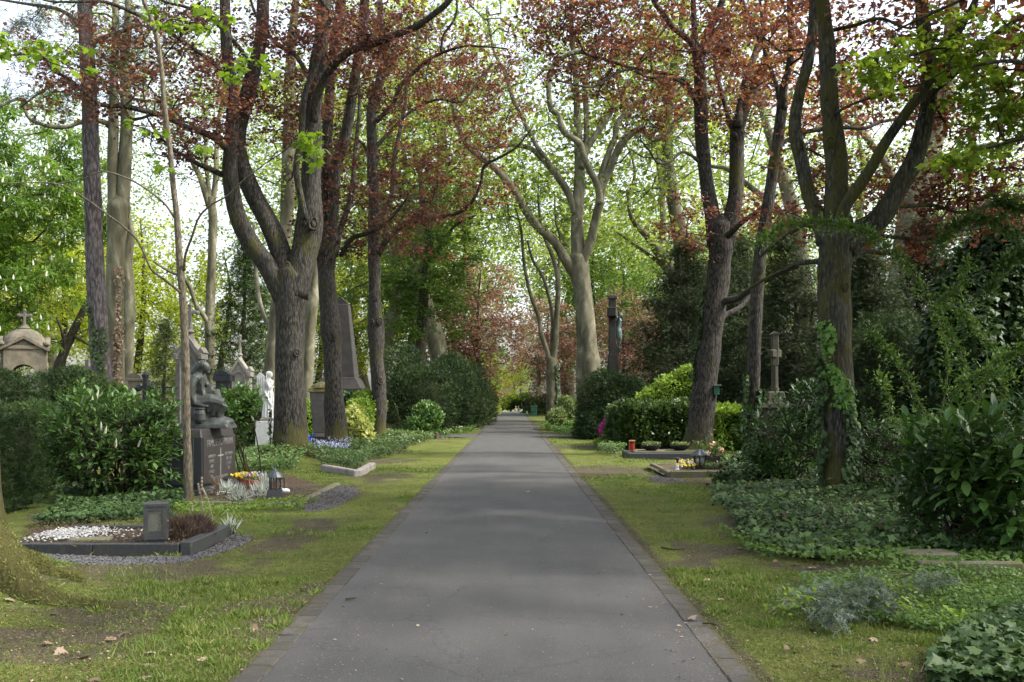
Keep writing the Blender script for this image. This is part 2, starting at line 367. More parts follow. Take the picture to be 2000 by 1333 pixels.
# leaf templates: vertices (along, across, up), faces
TPL = {
 'quad': ([(0, 0, 0), (.5, .3, .05), (1, 0, -.05), (.5, -.3, .05)], [(0, 3, 2, 1)]),
 'fold': ([(0, 0, 0), (.45, .28, .07), (1, 0, -.1), (.45, -.28, .07), (.5, 0, 0)], [(0, 4, 1), (1, 4, 2), (2, 4, 3), (3, 4, 0)]),
 'kite': ([(0, 0, 0), (.38, .5, -.03), (1, 0, -.06), (.38, -.5, -.03)], [(0, 3, 2, 1)]),
 'ivy4': ([(0, 0, 0), (.05, .45, -.04), (.5, .3, .02), (1, 0, -.06), (.5, -.3, .02), (.05, -.45, -.04)], [(5, 4, 3, 2, 1, 0)]),
 'spray3': ([(0, -.04, 0), (1, 0, -.06), (0, .04, 0), (.15, 0, 0), (.3, 0, 0), (.62, .36, -.05), (.5, -.38, -.03)], [(0, 1, 2), (3, 4, 5), (4, 3, 6)]),
 'needle3': ([(0, -.16, 0), (1, 0, 0), (0, .16, 0)], [(0, 1, 2)]),
 'needle': ([(0, -.06, 0), (1, 0, 0), (0, .06, 0)], [(0, 1, 2)]),
 'spray': ([(0, -.035, 0), (1, 0, -.06), (0, .035, 0), (.12, 0, 0), (.2, 0, 0), (.45, .36, -.05), (.45, -.36, -.03), (.42, 0, 0), (.5, 0, 0), (.74, .27, -.07), (.74, -.27, -.05)], [(0, 1, 2), (3, 4, 5), (4, 3, 6), (7, 8, 9), (8, 7, 10)]),
 'maple': ([(0, 0, 0), (.12, .2, 0), (-.02, .42, -.05), (.3, .36, 0), (.42, .56, -.06), (.55, .25, .02), (1, 0, -.08), (.55, -.25, .02), (.42, -.56, -.06), (.3, -.36, 0), (-.02, -.42, -.05), (.12, -.2, 0)], [tuple(range(11, -1, -1))]),
 'maple5': ([(0, 0, 0), (0, .38, -.04), (.45, .5, -.05), (.5, .2, .02), (1, 0, -.07), (.5, -.2, .02), (.45, -.5, -.05), (0, -.38, -.04)], [tuple(range(7, -1, -1))]),
 'ivy': ([(0, 0, 0), (-.1, .4, -.03), (.3, .3, 0), (.45, .48, -.04), (.6, .2, .02), (1, 0, -.06), (.6, -.2, .02), (.45, -.48, -.04), (.3, -.3, 0), (-.1, -.4, -.03)], [tuple(range(9, -1, -1))]),
 'palm': ([(0, 0, 0), (.55, .14, .02), (1, 0, -.25), (.55, -.14, .02), (.3, .42, .02), (.55, .78, -.22), (.12, .5, .02), (.3, -.42, .02), (.55, -.78, -.22), (.12, -.5, .02)], [(0, 3, 2, 1), (0, 4, 5, 6), (0, 9, 8, 7)]),
 'blade': ([(0, -.05, 0), (0, .05, 0), (.6, .035, .06), (1, 0, .25), (.6, -.035, .06)], [(0, 4, 3, 2, 1)]),
 'laurel': ([(0, 0, 0), (.22, .14, .035), (.55, .21, .05), (.85, .12, .0), (1, 0, -.07), (.85, -.12, .0), (.55, -.21, .05), (.22, -.14, .035), (.3, 0, -.01), (.7, 0, -.015)],
            [(0, 8, 1), (1, 8, 9, 2), (2, 9, 3), (3, 9, 4), (4, 9, 5), (5, 9, 6), (6, 9, 8, 7), (7, 8, 0)]),
 'chip': ([(-.5, -.4, 0), (.5, -.35, 0), (.4, .4, 0), (-.4, .45, 0), (0, 0, .4)], [(0, 1, 4), (1, 2, 4), (2, 3, 4), (3, 0, 4)]),
 'petal': ([(0, 0, 0), (.4, .45, .1), (1, .25, .05), (1, -.25, .05), (.4, -.45, .1)], [(4, 3, 2, 1, 0)]),
}
def unit(a): return a / (np.linalg.norm(a, axis=-1, keepdims=True) + 1e-9)
def leaf_mesh(name, pos, axis, nrm, size, tpl, var, origin=(0, 0, 0)):
    T, Fc = TPL[tpl]; T = np.array(T, float); m = len(pos)
    a = unit(axis); n = nrm - (nrm * a).sum(1, keepdims=True) * a; n = unit(n); s = np.cross(n, a)
    size = np.broadcast_to(size, (m,))[:, None, None]
    V = (pos - np.asarray(origin))[:, None] + size * (T[None, :, 0:1] * a[:, None] + T[None, :, 1:2] * s[:, None] + T[None, :, 2:3] * n[:, None])
    k = len(T); flat = np.concatenate([np.array(f) for f in Fc]); tot = np.array([len(f) for f in Fc])
    L = (flat[None] + (np.arange(m) * k)[:, None]).ravel(); tots = np.tile(tot, m); starts = np.concatenate([[0], np.cumsum(tots)[:-1]])
    me = np_mesh(name, V.reshape(-1, 3), L, starts, tots)
    at = me.attributes.new('var', 'FLOAT', 'FACE'); at.data.foreach_set('value', np.repeat(np.asarray(var, np.float32), len(Fc)))
    return me
def leaves(name, pos, axis, nrm, size, tpl, mat, parent=None, origin=(0, 0, 0), var=None, kind='stuff'):
    m = len(pos)
    if var is None: var = R.random(m)
    me = leaf_mesh(name, pos, axis, nrm, size, tpl, np.clip(var, 0, 1), origin)
    o = link(name, me, mat, parent, None if parent is not None else origin)
    if kind: o['kind'] = kind
    return o
def rdir(n, zs=1.0):
    d = R.normal(size=(n, 3)); d[:, 2] *= zs; return unit(d)
_K = R.normal(size=(14, 3)); _PH = R.random(14) * 6.28
def wob(p, f=1.0):
    """smooth pseudo noise in about -1..1"""
    p = np.asarray(p, float); return sum(np.sin((p @ k) * f * (1 + 0.3 * (i % 5)) + ph) for i, (k, ph) in enumerate(zip(_K, _PH))) / 5.0
_H = R.random((256, 256))
def vnoise(x, y):
    xi = np.floor(x).astype(int); yi = np.floor(y).astype(int); fx = x - xi; fy = y - yi
    fx = fx * fx * (3 - 2 * fx); fy = fy * fy * (3 - 2 * fy)
    h = lambda a, b: _H[a % 256, b % 256]
    return (h(xi, yi) * (1 - fx) + h(xi + 1, yi) * fx) * (1 - fy) + (h(xi, yi + 1) * (1 - fx) + h(xi + 1, yi + 1) * fx) * fy
def fbm(x, y, o=4):
    s = 0; a = 0.5; t = 0
    for i in range(o): s = s + a * vnoise(x * 2 ** i + 17 * i, y * 2 ** i + 31 * i); t += a; a *= 0.5
    return s / t
# ------------------------------------------------------------------ ground height
def sm(x, a, b): t = np.clip((np.asarray(x, float) - a) / (b - a), 0, 1); return t * t * (3 - 2 * t)
MOUNDS = [  # x, y, radius, height
 (-4.95, 8.6, 1.5, 0.22), (-5.45, 24.6, 1.6, 0.3), (-5.2, 29.2, 1.4, 0.15), (-5.0, 36.4, 1.3, 0.1), (5.0, 15.4, 1.9, 0.16), (3.4, 13.2, 1.1, 0.1),
 (-4.4, 8.0, .7, .1), (5.3, 28.0, 1.4, 0.15), (5.0, 20.5, 1.2, 0.12)]
def gz(x, y):
    x = np.asarray(x, float); y = np.asarray(y, float)
    side = sm(np.abs(x + 0.02), 1.7, 3.2)
    z = (fbm(x * 0.45 + 40, y * 0.45 + 9, 3) - 0.5) * 0.13 * side + (fbm(x * 2.2, y * 2.2, 2) - 0.5) * 0.025 * side
    for mx, my, r, h in MOUNDS: z = z + h * np.exp(-((x - mx) ** 2 + (y - my) ** 2) / (0.5 * r * r)) * sm(np.abs(x), 1.7, 2.4)
    return z - sm(y, 124, 138) * 1.0
def gp(px, py):
    p = G(px, py); return np.array([p[0], p[1], float(gz(p[0], p[1]))])

# ------------------------------------------------------------------ trees
def pix_path(pts, Y, dY=(0, 0), wv=0.0, seed=0):
    k = len(pts); t = np.linspace(0, 1, k)
    yy = Y + dY[0] * (1 - t) + dY[1] * t + wv * np.sin(t * 5 + seed) * t
    W = np.array([P(p[0], p[1], y) for p, y in zip(pts, yy)]); r = np.array([p[2] for p in pts]) / 2 * yy / F
    return W, r

def grow(P0, targets, rng, step=0.5, pen=0.5, curl=0.22, r_tip=0.006, rpow=0.5, thick_bias=0.0, R0=None):
    n0 = len(P0); cap = n0 + len(targets) * 40
    A = np.empty((cap, 3)); A[:n0] = P0; par = np.full(cap, -1); n = n0
    d0 = np.min(np.linalg.norm(targets[:, None] - P0[None], axis=2) if len(P0) * len(targets) < 4e6 else np.linalg.norm(targets[:, None] - P0[None, ::4], axis=2), axis=1)
    chains = []
    for ti in np.argsort(d0):
        t = targets[ti]; df = t - A[:n]; dist = np.sqrt((df ** 2).sum(1))
        cost = dist + pen * np.maximum(0, -df[:, 2])
        i = int(np.argmin(cost)); L = dist[i]; k = max(2, min(38, int(L / step) + 1))
        a = A[i]; c = (a + t) / 2 + rng.normal(size=3) * L * curl * 0.6 + np.array([0, 0, L * curl * 0.5 * rng.uniform(-.4, 1)])
        c2 = c + rng.normal(size=3) * L * curl * 0.35
        s = np.arange(1, k + 1)[:, None] / k
        q = (1 - s) ** 3 * a + 3 * (1 - s) ** 2 * s * c + 3 * (1 - s) * s ** 2 * c2 + s ** 3 * t
        if k > 3: q[:-1] += rng.normal(size=(k - 1, 3)) * step * 0.07
        idx = np.arange(n, n + k); A[n:n + k] = q; par[idx[0]] = i; par[idx[1:]] = idx[:-1]; n += k
        chains.append((i, idx, ti))
    cnt = np.zeros(n)
    for i, idx, ti in chains: cnt[idx[-1]] += 1
    for j in range(n - 1, n0 - 1, -1):
        if par[j] >= 0: cnt[par[j]] += cnt[j]
    rad = r_tip * np.maximum(cnt, 1) ** rpow
    return A[:n], chains, rad

def sprig_leaves(ends, dirs, rng, S, cl, nl, flat, lsize, droop=0.2, spread=0.18, up=1.0):
    """mini twigs round each branch end; returns twig segments and leaf placements"""
    m = len(ends); E = np.repeat(ends, S, 0); D = np.repeat(dirs, S, 0)
    d = D * 0.55 + rng.normal(size=(m * S, 3)); d[:, 2] *= flat; d = unit(d)
    L = rng.uniform(0.45, 1.0, m * S) * cl
    B = E + d * L[:, None]; B[:, 2] -= droop * L * rng.random(m * S); C = (E + B) / 2; C[:, 2] += 0.06 * L
    t = rng.uniform(0.12, 1.05, (m * S, nl)); k = m * S * nl
    pos = (E[:, None] * (1 - t)[..., None] + B[:, None] * t[..., None]).reshape(-1, 3)
    dd = np.repeat(d, nl, 0)
    off = rng.normal(size=(k, 3)) * spread * cl; off[:, 2] *= flat
    pos = pos + off
    ax = unit(dd * 0.5 + rng.normal(size=(k, 3)) * 0.8); ax[:, 2] = ax[:, 2] * 0.5 - droop
    nr = rng.normal(size=(k, 3)) * 0.55; nr[:, 2] += up
    sz = lsize * rng.uniform(0.6, 1.25, k)
    return (E, B, C), pos, ax, nr, sz

def region_pts(regs, rng):
    """(px,py,rx,ry,Y,dY,n[,hollow]) ellipses of the picture plane with a real depth spread"""
    out = []
    for g in regs:
        px, py, rx, ry, Y, dY, n = g[:7]; c = P(px, py, Y); s = Y / F
        d = rdir(n); q = d * (rng.random(n) ** (1 / 2.4))[:, None]
        out.append(c + q * np.array([rx * s, dY, ry * s]))
    return np.concatenate(out)

def tree(name, label, cat, base, limbs, regs, leaf, tpl='maple5', lsize=0.1, S=5, cl=0.6, nl=8, flat=0.45, bark='maple_bark', limb_bark=None,
         group=None, seed=0, extra=None, segs=14, droop=0.15, step=0.45, curl=0.22, r_tip=0.005, flare=None, varc=0.0, spread=0.18, leafname='crown', twig_bark='twig_bark', lumps=0.05, noleaf=False, zmin=2.2, knots=()):
    rng = np.random.default_rng(100 + seed)
    base = np.array(base, float); root = thing(name, base, label, cat, group)
    nodes = []; nrad = []
    for li, L in enumerate(limbs):
        if li == 0 and len(limbs) > 1:
            a_, b_ = L['p'][-2], L['p'][-1]; n_ = math.hypot(b_[0] - a_[0], b_[1] - a_[1]) + 1e-6; L['p'] = L['p'] + [(b_[0] + (b_[0] - a_[0]) / n_ * b_[2] * .35, b_[1] + (b_[1] - a_[1]) / n_ * b_[2] * .35, b_[2] * .72), (b_[0] + (b_[0] - a_[0]) / n_ * b_[2] * .6, b_[1] + (b_[1] - a_[1]) / n_ * b_[2] * .6, b_[2] * .15)]
        W, r = pix_path(L['p'], L['Y'], L.get('d', (0, 0)), L.get('w', 0.0), seed + li)
        per = 7 if li == 0 else 5
        W2 = catmull(W, per); r2 = np.maximum(catmull(np.stack([r, r, r], 1), per)[:, 0], 0.004)
        if li > 0: W2[:, :] += np.stack([wob(W2, 1.3), wob(W2 + 9, 1.3), wob(W2 + 5, 1.3)], 1) * 0.02
        sg = segs if li == 0 else max(6, int(6 + r2.max() * 22))
        V, Fc = tube_geo(W2, r2, sg, True, L.get('lump', lumps), seed + li, flare if li == 0 else None)
        mb = MB().add(V, Fc)
        if li == 0 and extra: extra(mb)
        mb.build('trunk' if li == 0 else 'limb', M[(bark if li == 0 else (limb_bark or bark))], root, smooth=True)
        k = W2[:, 2] > (zmin if li == 0 else 0.5)
        nodes.append(W2[k]); nrad.append(r2[k])
    for (px, py, Yk, rk, dx) in knots:
        c = P(px, py, Yk); n_ = unit(np.array([dx, -1., .1])); u_ = unit(np.cross(n_, [0, 0, 1.])); v_ = np.cross(u_, n_); th = np.arange(11) / 10 * 6.2832
        mb = MB().tube([c + (u_ * math.cos(a) * rk + v_ * math.sin(a) * rk * 1.35) * (1 + .1 * math.sin(a * 3 + px)) for a in th], rk * .34, 6, False).ell(c - n_ * rk * .35, (rk * .8, rk * .8, rk * 1.1), 10, 7)
        mb.build('knot', M[bark], root, smooth=True)
    if len(regs) == 0: return root
    P0 = np.concatenate(nodes); T = region_pts(regs, rng) if not isinstance(regs, np.ndarray) else regs
    A, chains, rad = grow(P0, T, rng, step=step, curl=curl, r_tip=r_tip)
    n0 = len(P0); rad[:n0] = np.concatenate(nrad)
    tb = Tubes()
    ends = []; dirs = []
    for i, idx, ti in chains:
        ids = np.concatenate([[i], idx]); pp = A[ids]; rr = rad[ids].copy(); rr[0] = min(rr[0], rr[1] * 1.3)
        tb.add(pp, rr, 5 if rr.max() > 0.02 else 4)
        ends.append(pp[-1]); dirs.append(unit(pp[-1] - pp[-2]))
        if len(pp) > 6:   # some side sprigs along the longer branches
            for q in range(4, len(pp) - 1, 3): ends.append(pp[q]); dirs.append(unit(pp[q] - pp[q - 1]))
    ends = np.array(ends); dirs = np.array(dirs)
    (E, B, C), pos, ax, nr, sz = sprig_leaves(ends, dirs, rng, S, cl, nl, flat, lsize, droop, spread)
    tb.many(E, B, r_tip * 0.7, r_tip * 0.35, C)
    tb.build('branchwork', M[twig_bark], root, base, 'stuff')
    if not noleaf:
        cv = np.clip(0.5 + 0.35 * wob(pos, 1.1) + R.normal(size=len(pos)) * 0.28 + varc, 0, 1)
        leaves(leafname, pos, ax, nr, sz, tpl, LM[leaf], root, base, cv)
    return root

def copy_tree(src, loc, rotz=0.0, sc=1.0, label=None, group=None):
    r = src.copy(); COL.objects.link(r); r.location = [float(x) for x in loc]; r.rotation_euler = (0, 0, rotz)
    r.scale = (sc, sc, sc) if isinstance(sc, (int, float)) else sc
    if label: r['label'] = label
    if group: r['group'] = group
    for ch in list(src.children):
        c = ch.copy(); COL.objects.link(c); c.parent = r
        for g in ch.children: d = g.copy(); COL.objects.link(d); d.parent = c
    return r

def ridge(c, ang, L, w0, h0, t, s_):
    """point on a buttress root: t along, s_ across (-1..1)"""
    a = math.radians(ang); x = c[0] + math.cos(a) * L * t; y = c[1] + math.sin(a) * L * t
    k = .09 * np.sin(t * 6 + ang) * t * L; x = x - math.sin(a) * k; y = y + math.cos(a) * k
    wd = (w0 * (1 - t) ** .8 + .05) * (1 + .12 * np.sin(t * 17 + ang)); hh = h0 * (1 - t) ** 2.3 + .09 * (1 - t) ** .5 + .012 * np.sin(t * 23 + s_ * 2)
    X = x - math.sin(a) * wd * s_; Y = y + math.cos(a) * wd * s_
    return X, Y, gz(X, Y) - .05 + (hh + .05) * (1 - np.abs(s_) ** 1.9) * (1 + .05 * np.sin(s_ * 9 + t * 12))
def roots(c, specs):
    def fn(mb):
        for ang, L, r, z0 in specs:
            t, s_ = np.meshgrid(np.linspace(0, 1, 22), np.linspace(-1, 1, 13), indexing='ij'); X, Y, Z = ridge(c, ang, L, r * 1.35, z0, t, s_)
            mb.add(np.stack([X, Y, Z], -1).reshape(-1, 3), [(q * 13 + k, q * 13 + k + 1, (q + 1) * 13 + k + 1, (q + 1) * 13 + k) for q in range(21) for k in range(12)])
    return fn

MG = 'copper leaved maples lining the path'
# ---- the near maples on the left
Y1 = 24.9; b1 = gp(570, 905)
tree('maple_tree', 'stout dark maple on the left whose mossy foot meets the ivy behind the pansy bowl', 'tree', b1, [
 dict(p=[(571, 925, 108), (571, 903, 84), (568, 870, 70), (567, 820, 63), (566, 740, 58), (567, 640, 56), (568, 575, 62), (569, 540, 60)], Y=Y1),
 dict(p=[(557, 585, 48), (525, 525, 41), (488, 470, 36), (462, 410, 33), (449, 340, 30), (450, 270, 28), (452, 190, 24), (442, 100, 22), (438, -60, 18), (440, -300, 12)], Y=Y1, d=(0, -.8)),
 dict(p=[(566, 575, 52), (553, 505, 42), (525, 432, 38), (495, 380, 35), (470, 322, 33), (463, 270, 31), (475, 215, 29), (495, 140, 27), (512, 60, 25), (516, -60, 22), (530, -320, 13)], Y=Y1, d=(0, .9)),
 dict(p=[(575, 580, 56), (592, 505, 52), (603, 445, 52), (606, 380, 42), (610, 300, 38), (612, 220, 34), (620, 140, 32), (628, 60, 28), (635, -60, 24), (650, -350, 14)], Y=Y1, d=(0, .3), lump=.1),
 dict(p=[(596, 430, 14), (588, 394, 13), (577, 330, 13), (588, 268, 13), (595, 190, 12), (616, 126, 12), (632, 63, 11), (645, 31, 10), (626, 0, 9), (610, -50, 7)], Y=Y1, d=(-.5, -1.6)),
 dict(p=[(613, 240, 18), (622, 185, 17), (651, 130, 17), (689, 98, 16), (736, 83, 16), (774, 68, 15), (815, 50, 14), (846, 28, 13), (878, 0, 12), (905, -50, 9), (925, -120, 6)], Y=Y1, d=(-.3, -2)),
 dict(p=[(455, 302, 15), (410, 266, 13), (362, 249, 12), (331, 233, 12), (284, 217, 11), (246, 208, 10), (202, 205, 9), (176, 186, 8), (135, 154, 7), (104, 139, 6), (79, 107, 5), (30, 110, 4), (-40, 120, 3)], Y=Y1, d=(-.4, -4)),
 dict(p=[(448, 346, 12), (394, 324, 10), (362, 306, 8), (334, 290, 6), (310, 262, 5), (290, 230, 4)], Y=Y1, d=(-.3, -2)),
 dict(p=[(452, 190, 12), (425, 135, 10), (394, 107, 9), (356, 79, 8), (302, 47, 8), (268, 28, 7), (220, 9, 7), (189, 3, 6), (126, 3, 5), (85, 0, 4), (20, -30, 3)], Y=Y1, d=(-.5, -3)),
 dict(p=[(494, 140, 10), (473, 101, 9), (441, 63, 8), (403, 31, 7), (359, 13, 6), (315, 0, 5), (260, -40, 4)], Y=Y1, d=(.5, -1)),
 dict(p=[(610, 165, 10), (580, 110, 9), (540, 85, 8), (500, 30, 6), (480, -40, 4)], Y=Y1, d=(0, 1.5)),
], [(300, 190, 230, 60, 22.3, 1.6, 34), (230, 95, 210, 90, 22.3, 2, 36), (400, 60, 160, 90, 24, 2.5, 42), (570, 70, 130, 110, 25, 2.5, 48), (540, 200, 110, 70, 25.5, 2, 40), (380, 250, 90, 60, 23.5, 1.5, 24),
    (700, 60, 140, 60, 23.5, 2, 42), (500, -230, 420, 170, 25, 4.5, 260)],
 'purple', 'kite', 0.092, S=6, cl=.65, nl=8, seed=1, knots=[(612, 438, 24.58, .11, .4), (556, 610, 24.58, .08, -.3), (580, 690, 24.57, .06, .3), (560, 520, 24.6, .07, -.1)], flare=(0.35, 0.25, 5), extra=roots((b1[0], b1[1]), [(-35, 1.9, .2, .32), (-80, 1.2, .18, .3), (200, 1.2, .16, .35), (240, 1.1, .16, .3), (10, 1.3, .14, .3)]), group=MG, segs=22)

Y2 = 29.4; b2 = gp(660, 885)
tree('maple_tree', 'dark maple just behind the stone kerbed bed of blue flowers', 'tree', b2, [
 dict(p=[(661, 900, 72), (659, 883, 52), (656, 850, 44), (653, 784, 38), (650, 715, 35), (648, 660, 38), (642, 600, 37), (638, 540, 34), (638, 485, 38), (641, 455, 38)], Y=Y2, lump=.08),
 dict(p=[(636, 495, 26), (633, 420, 24), (636, 330, 22), (640, 230, 20), (645, 150, 19), (658, 70, 22), (668, -20, 20), (675, -200, 14)], Y=Y2, d=(0, .5)),
 dict(p=[(645, 490, 26), (651, 410, 24), (655, 330, 23), (674, 268, 22), (686, 189, 21), (698, 110, 20), (710, 40, 20), (718, -60, 16), (735, -250, 10)], Y=Y2, d=(0, -.6)),
 dict(p=[(655, 500, 12), (668, 440, 12), (688, 375, 12), (693, 300, 9), (702, 210, 7), (700, 120, 5)], Y=Y2, d=(0, 2)),
 dict(p=[(667, 500, 10), (690, 465, 10), (720, 455, 9), (760, 430, 6), (800, 380, 4)], Y=Y2, d=(0, -1.5)),
], [(700, 120, 120, 130, 29, 3, 80), (650, 300, 110, 90, 29, 2.5, 45), (670, 450, 90, 60, 29, 2, 26), (760, 420, 90, 60, 29, 2, 26), (660, -180, 250, 150, 30, 4, 160)],
 'purple', 'kite', 0.092, S=6, cl=.65, nl=8, seed=2, flare=(0.35, 0.3, 4), group=MG, segs=18,
 extra=lambda mb: (roots((b2[0], b2[1]), [(-30, 1.3, .16, .3), (-100, .9, .14, .2), (200, .9, .14, .2)])(mb), mb.ell(P(650, 655, Y2 - .22), (.15, .12, .24))))

Y3 = 36.4; b3 = gp(738, 865)
tree('maple_tree', 'slender knotty maple left of the path before the big dark yew', 'tree', b3, [
 dict(p=[(739, 878, 52), (739, 862, 36), (739, 820, 30), (740, 760, 30), (736, 700, 27), (734, 640, 32), (732, 600, 25), (731, 520, 24), (730, 440, 23), (732, 400, 25), (728, 340, 22), (727, 283, 20), (726, 215, 20), (740, 165, 18), (750, 120, 16), (752, 80, 14), (744, 40, 12), (742, -30, 10), (750, -200, 6)], Y=Y3, lump=.09),
 dict(p=[(730, 240, 12), (748, 224, 10), (768, 202, 9), (784, 167, 9), (809, 142, 8), (840, 117, 7), (872, 101, 6), (910, 90, 5), (941, 91, 4), (990, 95, 3)], Y=Y3, d=(0, -2)),
 dict(p=[(861, 105, 6), (866, 70, 5), (886, 40, 5), (893, 10, 4), (885, -30, 3)], Y=Y3, d=(-1.5, -2)),
 dict(p=[(737, 500, 13), (752, 473, 12), (775, 450, 11), (799, 435, 10), (846, 428, 9), (894, 416, 8), (922, 395, 7), (938, 360, 6), (946, 325, 6), (978, 305, 5), (1010, 287, 4), (1040, 250, 3)], Y=Y3, d=(0, -3)),
 dict(p=[(733, 290, 9), (750, 270, 8), (768, 252, 7), (799, 220, 6), (831, 202, 6), (862, 195, 5), (894, 200, 5), (913, 189, 4), (940, 150, 4), (966, 123, 3)], Y=Y3, d=(0, 1)),
 dict(p=[(724, 312, 8), (712, 285, 7), (700, 274, 6), (684, 268, 5), (660, 250, 3)], Y=Y3, d=(0, -1)),
 dict(p=[(733, 450, 15), (750, 420, 13), (765, 380, 11), (770, 320, 10), (780, 260, 8), (792, 190, 7), (800, 100, 5)], Y=Y3, d=(0, 2)),
], [(830, 120, 150, 110, 35.5, 3, 85), (880, 250, 130, 90, 35, 3, 60), (800, 330, 90, 90, 36, 3, 42), (900, 380, 100, 60, 34.5, 2, 26), (960, 160, 110, 110, 35, 3, 50), (820, 460, 90, 50, 35, 2, 18), (800, -120, 230, 110, 36, 4, 120)],
 'red', 'kite', 0.1, S=5, cl=.65, nl=8, seed=3, knots=[(726, 632, 36.15, .1, -.6), (742, 628, 36.12, .09, .4), (733, 585, 36.16, .06, 0), (743, 745, 36.14, .08, .4)], flare=(0.3, 0.3, 4), group=MG, segs=16, varc=-.1)

# ---- slim young tree on the left edge of the grass
b = gp(369, 992)
slim = tree('young_maple_tree', 'thin straight young maple standing before the seated bronze figure', 'tree', b, [
 dict(p=[(371, 1002, 30), (369, 985, 20), (366, 880, 16), (364, 800, 15.5), (363, 720, 15), (360, 640, 15), (355, 560, 14), (350, 500, 13), (345, 420, 12), (338, 360, 11), (331, 283, 10), (321, 205, 9.5), (315, 132, 9), (302, 57, 9), (280, 0, 8), (262, -60, 7), (240, -200, 5)], Y=14.8, lump=.05),
 dict(p=[(358, 528, 7), (362, 498, 5.5), (375, 463, 5), (389, 425, 4.5), (413, 400, 4), (445, 382, 3.4), (480, 350, 3), (520, 320, 2.2)], Y=14.8, d=(0, -1)),
 dict(p=[(356, 575, 7), (336, 556, 5.5), (315, 538, 5), (296, 523, 4.6), (274, 476, 4.4), (252, 450, 4), (208, 416, 3.5), (157, 378, 3), (104, 356, 2.6), (0, 359, 2)], Y=14.8, d=(0, -1.5)),
 dict(p=[(341, 425, 5), (325, 400, 4.5), (296, 375, 4), (249, 347, 3.4), (202, 334, 3), (157, 350, 2.4), (95, 358, 2)], Y=14.8, d=(0, 1.2)),
 dict(p=[(302, 60, 5), (330, 40, 4), (380, 10, 3), (420, -10, 2)], Y=14.8, d=(0, -1)),
], [(590, 285, 50, 30, 13.6, .5, 9), (470, 130, 60, 40, 13.5, .5, 8), (360, 30, 80, 50, 13.5, .6, 12), (110, 110, 70, 24, 13.5, .6, 9), (25, 110, 50, 24, 13.5, .6, 7), (330, 250, 70, 120, 14.5, 1, 6), (230, -160, 160, 90, 14.5, 1.5, 40)],
 'lime', 'maple', 0.12, S=3, cl=.2, nl=3, seed=4, bark='slim_bark', r_tip=.0025, step=.25, segs=12, droop=.35)

# ---- mossy tree cut by the left edge of the picture
b0 = np.array([-4.8, 8.55, 0.1])
tree('maple_tree', 'huge tree at the near left corner, only its moss covered spreading root in view', 'tree', b0, [
 dict(p=[(-88, 1180, 235), (-88, 1120, 200), (-88, 1060, 178), (-88, 980, 166), (-100, 700, 150), (-140, 400, 140), (-170, 100, 130), (-200, -300, 110), (-200, -700, 90), (-200, -1300, 70)], Y=8.55),
], [(-100, -1250, 900, 500, 8.6, 4.5, 130), (900, -1700, 700, 260, 7.5, 4, 70)], 'purple', 'kite', 0.2, S=5, cl=.8, nl=7, seed=5, bark='root_bark', flare=(.28, .75, 5), segs=28,
 extra=roots((-4.8, 8.55), [(-30, 2.1, .24, .75), (-62, 1.6, .2, .5), (5, 1.2, .22, .5), (-90, 1.4, .2, .4), (20, 1.1, .22, .33), (70, 1.1, .16, .3), (150, 1, .16, .3)]), group=MG)

